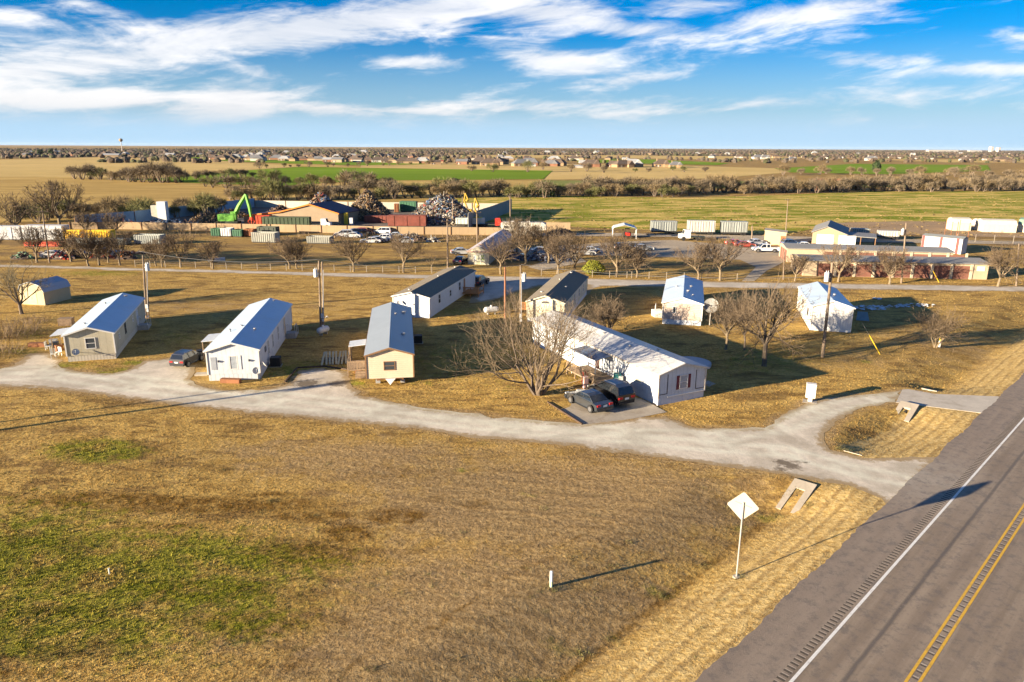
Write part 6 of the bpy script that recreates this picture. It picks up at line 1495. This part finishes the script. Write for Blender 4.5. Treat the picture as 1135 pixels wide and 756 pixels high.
# boat
b=G(240,290.5); o=thing('small_boat','small white boat tipped on its side in the grass beyond the back road','boat',(b[0],b[1],0),R(12)); o.scale=(.68,.75,.9)
m=MB(); st=[(-2.2,.8,.75),(-1,.95,.8),(.6,.85,.85),(1.7,.45,.95),(2.4,.03,1.05)]; vs=[]
for (x_,w_,h_) in st: vs+=[(x_,-w_,h_),(x_,-w_*.75,.25),(x_,0,.0+(.3 if x_>1.5 else 0)),(x_,w_*.75,.25),(x_,w_,h_)]
fs=[]
for i in range(4):
    for j in range(4): fs.append((i*5+j,i*5+j+1,(i+1)*5+j+1,(i+1)*5+j))
fs.append((0,1,2,3,4)); m.mesh(vs,fs); m.build('hull',M('boat_white',(.52,.54,.56),.5),o)
m=MB(); m.mesh([(-2.1,-.78,.72),(1.6,-.42,.92),(1.6,.42,.92),(-2.1,.78,.72)],[(0,1,2,3)]); m.build('deck',M('boat_blue_deck',(.12,.18,.28),.6),o)
# tall thin posts right
for i,(px,py,tp) in enumerate([(1046.5,263,243),(1051.5,276,246),(1057.5,277,246),(1070.5,277,247),(1062,262,244)]):
    b=G(px,py); o=thing('thin_post',['thin rusty post left of the striped shed end, far one','thin rusty post nearest the striped shed','thin rusty post second right of the striped shed','thin rusty post standing furthest right by the lane','thin rusty post below the small white barn'][i],'post',(b[0],b[1],0),0,'thin rusty posts by the lane')
    m=MB(); m.tube([(0,0,0),(0,0,Zat(px,tp,b[1]))],.07,5); m.build('shaft',RST,o); m=MB(); m.cyl((0,0,Zat(px,tp,b[1])-.1),.1,.12,6); m.build('cap',RST,o)
# wire fence along the back road
def wirefence(label,pts,h=1.2,step=3.,r=.05):
    p=PXW(pts); o=thing('wire_fence',label,'fence',(p[0][0],p[0][1],0)); m=MB(); w=MB(); x0,y0=p[0]
    for a,b in zip(p[:-1],p[1:]):
        d=Vector((b[0]-a[0],b[1]-a[1],0)); L=d.length; d.normalize(); A=Vector((a[0]-x0,a[1]-y0,0)); u=0
        while u<L: c=A+d*u; m=MB(); m.box(c.x-r,c.x+r,c.y-r,c.y+r,-.1,h); m.build('post',M('grey_fence_post',(.26,.22,.17),.9),o); u+=step
        for z in (.4,.8,h-.05): w.tube([A+Vector((0,0,z)),A+d*L+Vector((0,0,z))],.012,3,cap=False)
    w.build('wire',PIPE,o)
wirefence('wire fence with grey posts along the far side of the back road, left part',[(150,295.5),(300,299.3),(500,303.6)])
wirefence('wire fence with grey posts along the far side of the back road, centre',[(600,305.5),(700,308.5),(830,311)])
wirefence('wire fence around the lot right of the striped shed',[(1060,268),(1135,271),(1200,273)],2.,4.)
# clutter near the homes -------------------------------------------------------
def deb(label,px,py,rx,ry,cols,n,s,seed,name='yard_debris',cat='debris',flat=.25):
    rg=random.Random(seed); b=G(px,py); m=MB(); mats=[M('debris_colour_%d_%d_%d'%tuple(int(v*99) for v in c),c,.8,.2,3.) for c in cols]
    for _ in range(n):
        a=rg.uniform(0,6.28); q=math.sqrt(rg.random()); ss=s*rg.uniform(.4,1.4); k_=5
        cx,cy=q*rx*math.cos(a),q*ry*math.sin(a); ring=[(cx+ss*rg.uniform(.5,1.)*math.cos(t),cy+ss*rg.uniform(.5,1.)*math.sin(t),.03+ss*rg.uniform(0,flat)) for t in np.linspace(0,6.28,k_+1)[:-1]]
        top=(cx,cy,.05+ss*flat*rg.uniform(.8,1.6)); m.mesh(ring+[top],[(i,(i+1)%k_,k_) for i in range(k_)]+[tuple(reversed(range(k_)))],rg.randrange(len(cols)))
    o=m.build(name,mats,None,(b[0],b[1],0)); tag(o,label,cat,kind='stuff')
WD=[(.60,.62,.64),(.52,.55,.58),(.45,.38,.30)]
deb('torn white sheeting scattered in the shadow of the white metal sided home',962,341.5,2.6,1.5,WD,70,.4,31)
deb('line of torn white scraps further right in the same shadow',984,340,3.4,.7,WD,50,.3,32)
deb('torn white scraps under the bare tree right of the white metal sided home',1016,338.5,3.,1.0,WD,50,.3,33)
deb('single torn white sheet above the scattered scraps',973,331.5,.7,.5,WD,8,.4,34)
deb('white scraps and stones in the grass beside the twin poles',362,352,.8,.5,WD,6,.18,35)
# propped blue board beside the metal home
b=G(949,355); o=thing('propped_board','blue grey board leaning beside the corner of the white metal sided home','board',(b[0],b[1],0),R(-20)); m=MB(); m.mesh([(0,0,0),(1.6,.1,0),(1.3,.5,1.1),(.1,.5,1.1),(0,.06,0),(1.6,.16,0),(1.3,.56,1.1),(.1,.56,1.1)],[(3,2,1,0),(4,5,6,7),(0,1,5,4),(1,2,6,5),(2,3,7,6),(3,0,4,7)]); m.build('board',M('blue_grey_board',(.18,.26,.30),.6),o); m=MB(); m.tube([(.7,.5,1.),(.7,1.2,0)],.03,5); m.build('prop',PIPE,o)
# porch clutter by the beige home
rg=random.Random(9)
def chair(label,px,py,rz,mat,g=None):
    b=G(px,py); o=thing('plastic_chair',label,'chair',(b[0],b[1],0),rz,g); m=MB(); m.box(-.25,.25,-.25,.25,.40,.45); m.build('seat',mat,o); m=MB(); m.box(-.25,.25,.22,.27,.46,.95); m.build('backrest',mat,o)
    for sx in (-1,1):
        for sy in (-1,1): m=MB(); m.box(sx*.22-.03,sx*.22+.03,sy*.22-.03,sy*.22+.03,0,.40); m.build('leg',mat,o)
WPL=M('white_plastic',(.66,.66,.60),.6,.05,3.)
chair('white plastic chair in front of the porch clutter of the beige home, nearest the gravel',59.5,396.5,.6,WPL,'white chairs by the beige home'); chair('white plastic chair close to the corner of the beige home',65,394.5,-.4,WPL,'white chairs by the beige home'); chair('white plastic chair at the left of the porch clutter',54,387.5,1.8,WPL,'white chairs by the beige home')
def crate(label,px,py,rz,s,mat,name='crate',cat='crate'):
    b=G(px,py); o=thing(name,label,cat,(b[0],b[1],0),rz); m=MB(); a,b_,c_=s; m.box(-a/2,a/2,-b_/2,b_/2,0,.04); 
    for q in ((-a/2,-a/2+.03,-b_/2,b_/2),(a/2-.03,a/2,-b_/2,b_/2),(-a/2,a/2,-b_/2,-b_/2+.03),(-a/2,a/2,b_/2-.03,b_/2)): m.box(*q,.041,c_)
    m.build('box',mat,o); m=MB(); m.box(-a/2-.02,a/2+.02,-b_/2-.02,b_/2+.02,c_,c_+.04); m.build('lid',mat,o)
crate('dark bin standing behind the white chairs at the beige home',62.5,388,.3,(.6,.6,.9),BLACKP,'dark_bin','bin'); crate('brown box beside the dark bin at the beige home',66,388.5,.9,(.7,.5,.6),RST); crate('grey box under the awning of the beige home',60,383,.2,(.8,.5,.7),M('grey_box',(.25,.25,.25),.7))
crate('rust coloured metal box left of the chairs by the beige home',42,384,.1,(1.8,.6,.4),RST,'metal_box','box'); crate('brown doghouse sized box behind the awning of the beige home',74,360.5,.2,(1.6,1.,.9),WOOD,'wooden_box','box')
crate('black motorcycle trailer box beside the grey hatchback',213.5,401,.2,(.9,.6,.8),BLACKP,'black_box','box'); crate('dark bin beside the left side of the white panelled home',222,398,.5,(.6,.6,.95),BLACKP,'dark_bin','bin'); crate('brown low box against the front of the white panelled home',256,424,-.1,(1.9,.5,.35),RST,'wooden_box','box')
crate('pale slab lying left of the white panelled home',224,415.5,.1,(1.2,.8,.12),CONC2,'stone_slab','slab')
# stack of pallets/boards by the deck
b=G(376,402); o=thing('board_stack','bundle of pale boards leaning beside the deck of the cream home','boards',(b[0],b[1],0),.2)
for i in range(9):
    m=MB(); m.cbox((-1.6+i*.33,rg.uniform(-.1,.1),.55),(.2,1.7,.05),(R(38),R(rg.uniform(-8,8)),rg.uniform(-.3,.1))); m.build('board',M('pale_board',(.45,.40,.26),.8,.2,3.),o)
m=MB(); m.box(-1.8,1.3,.45,.55,0,.5); m.build('rail',WOOD,o)
crate('yellow toolbox under the stair of the cream home',392.5,410,.3,(.8,.5,.5),M('yellow_box',(.60,.42,.04),.6),'tool_box','box'); crate('brown box under the deck of the cream home',398,413,.1,(.8,.6,.5),RST,'wooden_box','box')
# timber kerbs
def kerb(label,pts,w=.14,h=.16):
    p=PXW(pts); o=None; m=MB()
    for a,b in zip(p[:-1],p[1:]):
        m.tube([(a[0],a[1],h*.4),(b[0],b[1],h*.4)],w*.7,4)
    o=m.build('timber_edging',M('dark_timber',(.07,.045,.03),.9,.2,3.)); tag(o,label,'edging')
kerb('dark timber edging around the gravel bay beside the white panelled home',[(316,424),(329.5,408),(360,406.5),(392,411)])
kerb('timber edging along the left side of the concrete parking pad',[(607,446.5),(645.5,471)])
# people-less porch clutter of the long white home
crate('red flower tub on the deck edge of the long white home',648.5,424,.2,(.5,.5,1.0),M('bright_red',(.6,.03,.03),.6),'flower_tub','tub'); crate('pale pink bag hanging by the deck of the long white home',648.5,430,.4,(.45,.45,1.1),M('pale_pink',(.55,.35,.32),.7),'garden_bag','bag')
crate('orange box at the near corner of the deck of the long white home',685.5,434,.4,(.5,.5,1.),M('orange_plastic',(.60,.20,.05),.6),'orange_box','box'); crate('teal box beside the orange box at the deck corner',683.5,431,.1,(.6,.5,1.5),M('teal_plastic',(.03,.20,.20),.6),'teal_box','box'); crate('white bucket at the deck corner behind the black SUV',687.5,432,.1,(.35,.35,1.3),WPL,'white_bucket','bucket')
# shallow pool behind the long white home
b=G(783,420); 
x_,y_=G(765,404); o=thing('round_pool','shallow round blue-grey cover on the lawn behind the long white home','pool',(x_,y_,0)); m=MB(); m.cyl((0,0,-.02),2.15,.30,28); m.build('wall',M('pool_blue_grey',(.26,.32,.36),.6),o); m=MB(); m.cyl((0,0,.281),2.,.03,28); m.build('cover',M('pool_cover',(.30,.36,.40),.5),o)
P4=PXW([(777,425),(785,422),(810,433),(803,436)]); sheet('garden_path',P4,.02,CONC2)
# small sheds: white steps by the tan home
crate('pile of white steps beside the small tan home',728,350,.2,(1.2,1.,.8),WPL,'step_unit','steps')
# wires between poles
def wire(label,a,za,b,zb,sag=.8,r=.022):
    m=MB(); pts=[]
    for i in range(13):
        t=i/12; pts.append((a[0]+(b[0]-a[0])*t,a[1]+(b[1]-a[1])*t,za+(zb-za)*t-sag*4*t*(1-t)))
    m.tube(pts,r,3,cap=False); tag(m.build('power_line',DTRIM),label,'power line')
p5_=G(911.5,396.5); p6_=G(999,314); p3_=G(577,363); p2_=G(357,363); p1_=G(162.5,352); p10=G(496.3,300); p7_=G(1126.5,317); p13=G(565.6,248); p11=G(529,272)
wire('thin power line from the leaning pole to the pole at the storage units',(p5_[0]+.7,p5_[1]),9.3,p6_,9.6); wire('thin power line from the grey transformer pole to the twin transformer poles',p3_,7.9,p2_,8.6); wire('thin power line between the twin transformer poles and the far left pole',p2_,8.6,p1_,8.8)
wire('thin power line from the pole behind the shingle home to the roadside house pole',p10,9.,p11,8.6); wire('thin power line from the leaning pole towards the grey transformer pole',(p5_[0]+.7,p5_[1]),9.,p3_,8.)
# ================================================================== FAR HOUSES
WALLC=[M('far_brick_wall',(.20,.10,.06),.9,.15,.3),M('far_tan_wall',(.30,.22,.135),.9,.1,.3),M('far_white_wall',(.46,.43,.38),.8,.06,.3),M('far_sandstone_wall',(.28,.19,.11),.9,.1,.3)]
ROOFC=[M('far_brown_roof',(.115,.085,.065),.9,.15,.3),M('far_grey_roof',(.15,.15,.155),.9,.1,.3),M('far_pale_roof',(.34,.34,.33),.6,.1,.3),M('far_red_roof',(.28,.075,.05),.8,.1,.3)]
FWIN=M('far_window',(.05,.055,.06),.3)
HO={}
def far_house(v,wm,rm,label,x,y,rz,sc,group):
    key=(v,wm,rm)
    if key in HO: return dup(HO[key],(x,y,0),rz,sc,label,group)
    o=thing('far_house',label,'house',(x,y,0),rz,group); w,d,h,r=[(15,11,3,7.0),(20,12,3.1,7.6),(13,9,3.6,6.2),(24,12,4.,6.5)][v]
    m=MB(); m.box(-w/2,w/2,-d/2,d/2,-.2,h); 
    if v in (0,1): m.box(w*.1,w*.42,-d/2-3.2,-d/2-.001,-.2,h)
    m.build('wall',WALLC[wm],o)
    R_=MB(); e=.6
    if v in (0,1):
        R_.mesh([(-w/2-e,-d/2-e,h),(w/2+e,-d/2-e,h),(w/2+e,d/2+e,h),(-w/2-e,d/2+e,h),(-w/2+d*.45,0,r),(w/2-d*.45,0,r)],[(0,1,5,4),(1,2,5),(2,3,4,5),(3,0,4),(3,2,1,0)])
        c=w*.26; R_.mesh([(w*.1-e,-d/2-3.2-e,h+.02),(w*.42+e,-d/2-3.2-e,h+.02),(c,-d/2-3.2-e,r-.5),(w*.1-e,0,h+.02),(w*.42+e,0,h+.02),(c,0,r-.5)],[(0,1,2),(1,4,5,2),(3,0,2,5),(4,3,5)])
    else:
        R_.prism([(-d/2-e,h-.2),(d/2+e,h-.2),(0,r)],-w/2-e,w/2+e,'x')
    ro=R_.build('roof',ROOFC[rm],o)
    if v in (0,1):
        q=MB(); q.box(-w*.3,-w*.3+1.,.5,1.4,h,r+1.); q.build('chimney',WALLC[wm],ro)
    for xx in (-w*.36,-w*.12): q=MB(); q.box(xx-.7,xx+.7,-d/2-.05,-d/2-.0,.9,2.3); q.build('window',FWIN,o)
    q=MB(); q.box(-w*.24-.5,-w*.24+.5,-d/2-.05,-d/2,0,2.1); q.build('door',ROOFC[3] if wm==2 else WALLC[2],o)
    o.scale=(sc,sc,sc); HO[key]=o; return o
rh=random.Random(21); WN=['brick','tan','white','sandstone']; RN=['brown roof','grey roof','pale roof','red roof']
def houses(x0,x1,ya,yb,n,where,group,wm=(0,1,1,2,3,3),rm=(0,0,1,0,2),vs=(0,1,0,1,2),sc=(.9,1.25)):
    for i in range(n):
        t=(i+rh.uniform(.1,.9))/n; px=x0+(x1-x0)*t; py=ya+(yb-ya)*t+rh.uniform(-1,1)*.9
        x,y=G(px,py); w_=rh.choice(wm); r_=rh.choice(rm)
        far_house(rh.choice(vs),w_,r_,f'distant {WN[w_]} house with a {RN[r_]} {where}',x,y,rh.choice((0,0,math.pi,.2,-.2,1.4,-1.5)),rh.uniform(*sc),group)
houses(30,290,173.5,172.5,17,'on the left of the horizon','houses far left')
houses(230,470,176.5,181,26,'in the row above the big green field','houses above the green field')
houses(260,480,173,175.5,16,'behind the row above the big green field','houses further behind')
houses(470,760,182.5,185,12,'in the loose row above the pale stubble, centre','houses in the centre')
houses(520,700,177,178,9,'beyond the loose centre row','houses beyond the centre')
houses(780,900,174.5,176,5,'scattered right of the centre near the horizon','houses right of centre',wm=(2,1,2))
houses(900,1130,175,179,9,'scattered at the right near the horizon','houses far right',wm=(2,2,1))
houses(0,1135,169.5,171.5,26,'almost lost in the woodland at the horizon','houses at the horizon',wm=(2,2,1),rm=(2,0,1),sc=(1.,1.6))
for (px,py,v,w_,r_,rz,sc,lab) in [(124,174.5,3,1,2,.2,1.1,'pale tan barn with a grey metal roof at far left, above the pale field'),(189,173.8,2,2,2,.1,1.2,'white house left of the water tower side of the suburb'),(463,180.3,2,2,2,0,.9,'small white house at the right end of the green strip'),(486,180.5,3,3,3,0,.6,'house with a bright red roof in the centre row'),
   (543,183.8,1,3,0,.1,1.15,'large sandstone house with a tall brown roof, left of centre'),(578,184.3,1,3,1,.3,1.1,'large sandstone house with a grey roof, centre'),(588,184.5,3,2,2,0,.5,'small white outbuilding in the centre row'),(655,185,1,0,0,0,1.1,'brick house with a brown roof and big trees, right of centre'),(640,186,3,2,2,.1,.5,'small white shed below the brick house'),
   (690,185.5,1,3,0,.4,1.1,'sandstone house beside the rust brown tree'),(840,176.3,1,2,1,.1,1.2,'white house with a grey roof alone right of centre'),(877,177.8,0,2,1,.2,1.,'white cottage left of the right green field'),(965,178,0,2,1,-.1,1.3,'white house on its own behind the right green field'),
   (916,211,2,0,3,.0,1.0,'brick coloured house hidden in the right tree belt')]:
    x,y=G(px,py); far_house(v,w_,r_,lab,x,y,rz,sc,None)
for (px,py,w,h_,lab) in [(1028+70,166.9,22,48,'tall pale tower block on the right horizon, left of two'),(1106,166.9,22,42,'tall pale tower block on the right horizon, right of two'),(1080,167,110,14,'long low pale building on the right horizon'),(1044,166.8,260,16,'very long pale warehouse on the right horizon')]:
    x,y=G(px,168.4); o=thing('far_tower',lab,'building',(x,y,0)); m=MB(); m.box(-w/2,w/2,-20,20,0,h_); m.build('wall',WALLC[2],o); m=MB(); m.box(-w/2-1,w/2+1,-21,21,h_,h_+2); m.build('roof',ROOFC[1],o)
    m=MB()
    for k_ in range(4): m.box(-w/2+2,w/2-2,-20.2,-20.01,h_*(.15+k_*.2),h_*(.22+k_*.2))
    m.build('window',FWIN,o)
# water tower
x,y=G(135.5,168.2); zt=Zat(135.5,153.2,y); o=thing('water_tower','pale water tower with a single stem rising above the left horizon','water tower',(x,y,0))
m=MB(); m.tube([(0,0,0),(0,0,zt*.2),(0,0,zt*.78)],[zt*.05,zt*.025,zt*.025],10); m.build('stem',WALLC[2],o); m=MB(); m.ball((0,0,zt*.86),zt*.14,14,8,sq=(1,1,.9)); m.build('tank',WALLC[1],o)
# standing dry grass on the near ground: too many tufts to count
def grass():
    rg=np.random.RandomState(3)
    P_=[]
    def add(n,y0,y1,hs):
        y=rg.uniform(y0,y1,n); hw=(y*.74+9); x=rg.uniform(-1,1,n)*hw; P_.append((x,y,np.full(n,hs)))
    add(60000,24,38,.05); add(50000,38,58,.06); add(40000,58,90,.07); add(16000,90,125,.09)
    x=np.concatenate([p[0] for p in P_]); y=np.concatenate([p[1] for p in P_]); hs=np.concatenate([p[2] for p in P_])
    n_=nn(x,y); d=DG(x,y); ok=(n_<N_EDGE-.05)&(d>.05); 
    for pg in (PAD,ROAD2): ok&=~inpoly(x,y,pg)
    for k_,(fx,fy,a,w,L,_,_) in FT.items():
        dx,dy=x-fx,y-fy; u=dx*math.cos(a)+dy*math.sin(a); v=-dx*math.sin(a)+dy*math.cos(a); ok&=~((u>-.1)&(u<w+.1)&(v>-.1)&(v<L+.1))
    x,y,hs=x[ok],y[ok],hs[ok]; g,dk,br,fs=masks(x,y); n=len(x)
    # keep the mown slope and bare soil thin
    hs=hs*(1-.45*fs)*(1-.55*np.clip(br,0,1))*(1+.5*g)
    big=rg.uniform(0,1,n)<.06; hs=np.where(big,hs*1.4,hs)
    z=height(x,y); V=np.zeros((n,3,3,3)); # 3 blades
    for b in range(3):
        a=rg.uniform(0,2*np.pi,n); ln=rg.uniform(.3,1.1,n)*hs; hh=hs*rg.uniform(.6,1.3,n); w=hs*.28*rg.uniform(.6,1.2,n)
        ox=rg.uniform(-1,1,n)*hs*.8; oy=rg.uniform(-1,1,n)*hs*.8
        ca,sa=np.cos(a),np.sin(a)
        V[:,b,0]=np.stack([x+ox-sa*w,y+oy+ca*w,z-.01],-1); V[:,b,1]=np.stack([x+ox+sa*w,y+oy-ca*w,z-.01],-1); V[:,b,2]=np.stack([x+ox+ca*ln,y+oy+sa*ln,z+hh],-1)
    v=V.reshape(-1,3); nf=len(v)//3; me=D.meshes.new('dry_grass'); me.vertices.add(len(v)); me.vertices.foreach_set('co',v.ravel())
    me.loops.add(len(v)); me.loops.foreach_set('vertex_index',np.arange(len(v))); me.polygons.add(nf); me.polygons.foreach_set('loop_start',np.arange(0,len(v),3)); me.polygons.foreach_set('loop_total',np.full(nf,3)); me.update(calc_edges=True)
    for nm,a in (('green',g),('dark',dk),('brown',br),('straw',fs)): attr(me,nm,np.repeat(a,9))
    me.materials.append(TURF); o=D.objects.new('dry_grass',me); C.objects.link(o); tag(o,'short dry winter grass covering the near ground','grass',kind='stuff')
grass()
def weeds():
    rg=random.Random(12); big=MB()
    spots=[(rg.uniform(0,860),rg.uniform(440,756)) for _ in range(90)]+[(x+rg.uniform(-6,6),y+rg.uniform(-3,3)) for x,y in ((862,558),(878,540),(900,553),(817,630),(612,649),(1000,455),(940,500),(930,497),(676,693),(736,645),(780,612),(640,705))*4]+[(rg.uniform(380,1000),rg.uniform(425,436)) for _ in range(10)]
    for px,py in spots:
        x,y=G(px,py)
        if nn(x,y)>N_EDGE-.3 or float(DG(x,y))<.15 or inpoly(np.array([x]),np.array([y]),PAD)[0]: continue
        if any((lambda u,v:-.3<u<w+.3 and -.3<v<L+.3)((x-fx)*math.cos(a)+(y-fy)*math.sin(a),-(x-fx)*math.sin(a)+(y-fy)*math.cos(a)) for fx,fy,a,w,L,_,_ in FT.values()): continue
        z=float(height(x,y)); q=brush_mesh(rg.randrange(9999),rg.randint(14,40),rg.uniform(.15,.7),rg.uniform(.12,.4),rg.uniform(.12,.32),.012,(0,0)); big.mesh([(a+x,b+y,c+z) for a,b,c in q.v],q.f)
    tag(big.build('scattered_weeds',M('olive_weed_stems',(.13,.115,.04),.95,.5,.4)),'low scattered weeds in the field, ditch and around the sign','weeds',kind='stuff')
weeds()
def shrubs_front_of_wall():
    m=brush_mesh(55,900,1.,1.,1.5,.05,(0,0)); rg=random.Random(4)
    big=MB()
    for _ in range(120):
        px=rg.uniform(80,560); py=np.interp(px,[80,130,300,440,556],[256,256,258.5,261.5,262.5])+rg.uniform(0,4.5); x,y=G(px,py); q=brush_mesh(rg.randrange(9999),9,1.2,.8,rg.uniform(.7,1.7),.05,(0,0))
        big.mesh([(a+x,b+y,c) for a,b,c in q.v],q.f)
    tag(big.build('dry_weeds',STEM),'fringe of tall dry weeds along the foot of the scrapyard wall','weeds',kind='stuff')
shrubs_front_of_wall()
# tall straw clumps in the pasture and verge
def clumps():
    rg=random.Random(8); V=[];F=[]
    for _ in range(2600):
        if rg.random()<1.1:
            px=rg.uniform(575,1250); py=rg.uniform(217,262) 
        else: px=rg.uniform(-100,560); py=rg.uniform(262,292)
        x,y=G(px,py); s=rg.uniform(.15,.42); b=len(V)
        for k_ in range(4):
            a=rg.uniform(0,6.28); w=rg.uniform(.5,1.8)*s; V+= [(x-w*math.cos(a)*1.3,y-w*math.sin(a),0),(x+w*math.cos(a)*1.3,y+w*math.sin(a),0),(x+rg.gauss(0,.3)*s,y+rg.gauss(0,.3)*s,s*rg.uniform(.5,1.))]; F.append((b+k_*3,b+k_*3+1,b+k_*3+2))
    m=MB(); m.v=V; m.f=F; m.m=[0]*len(F); tag(m.build('straw_clumps',M('straw_clump',(.19,.135,.055),.95,.25,.2)),'pale straw clumps scattered through the pasture and rough grass','grass clumps',kind='stuff')
clumps()

HZ=MB(); HZ.box(-21000,21000,-900,23500,-3,CH+45); hz=HZ.build('haze',[]); hz['kind']='stuff'
if not hz.data.materials:
    hm=D.materials.new('thin_haze'); hm.use_nodes=True; kk=NT(hm.node_tree); kk.n.clear(); pv=kk.new('ShaderNodeVolumePrincipled'); pv.inputs['Color'].default_value=(.75,.84,1,1); pv.inputs['Density'].default_value=HAZE; pv.inputs['Anisotropy'].default_value=0.; oo=kk.new('ShaderNodeOutputMaterial'); kk.link(pv.outputs[0],oo.inputs['Volume']); hz.data.materials.append(hm)
tag(hz,'thin pale winter haze over the plain','haze')
for o in D.objects:
    if 'label' in o and len(o['label'].split())>16: print('LONG',len(o['label'].split()),o.name,o['label'])
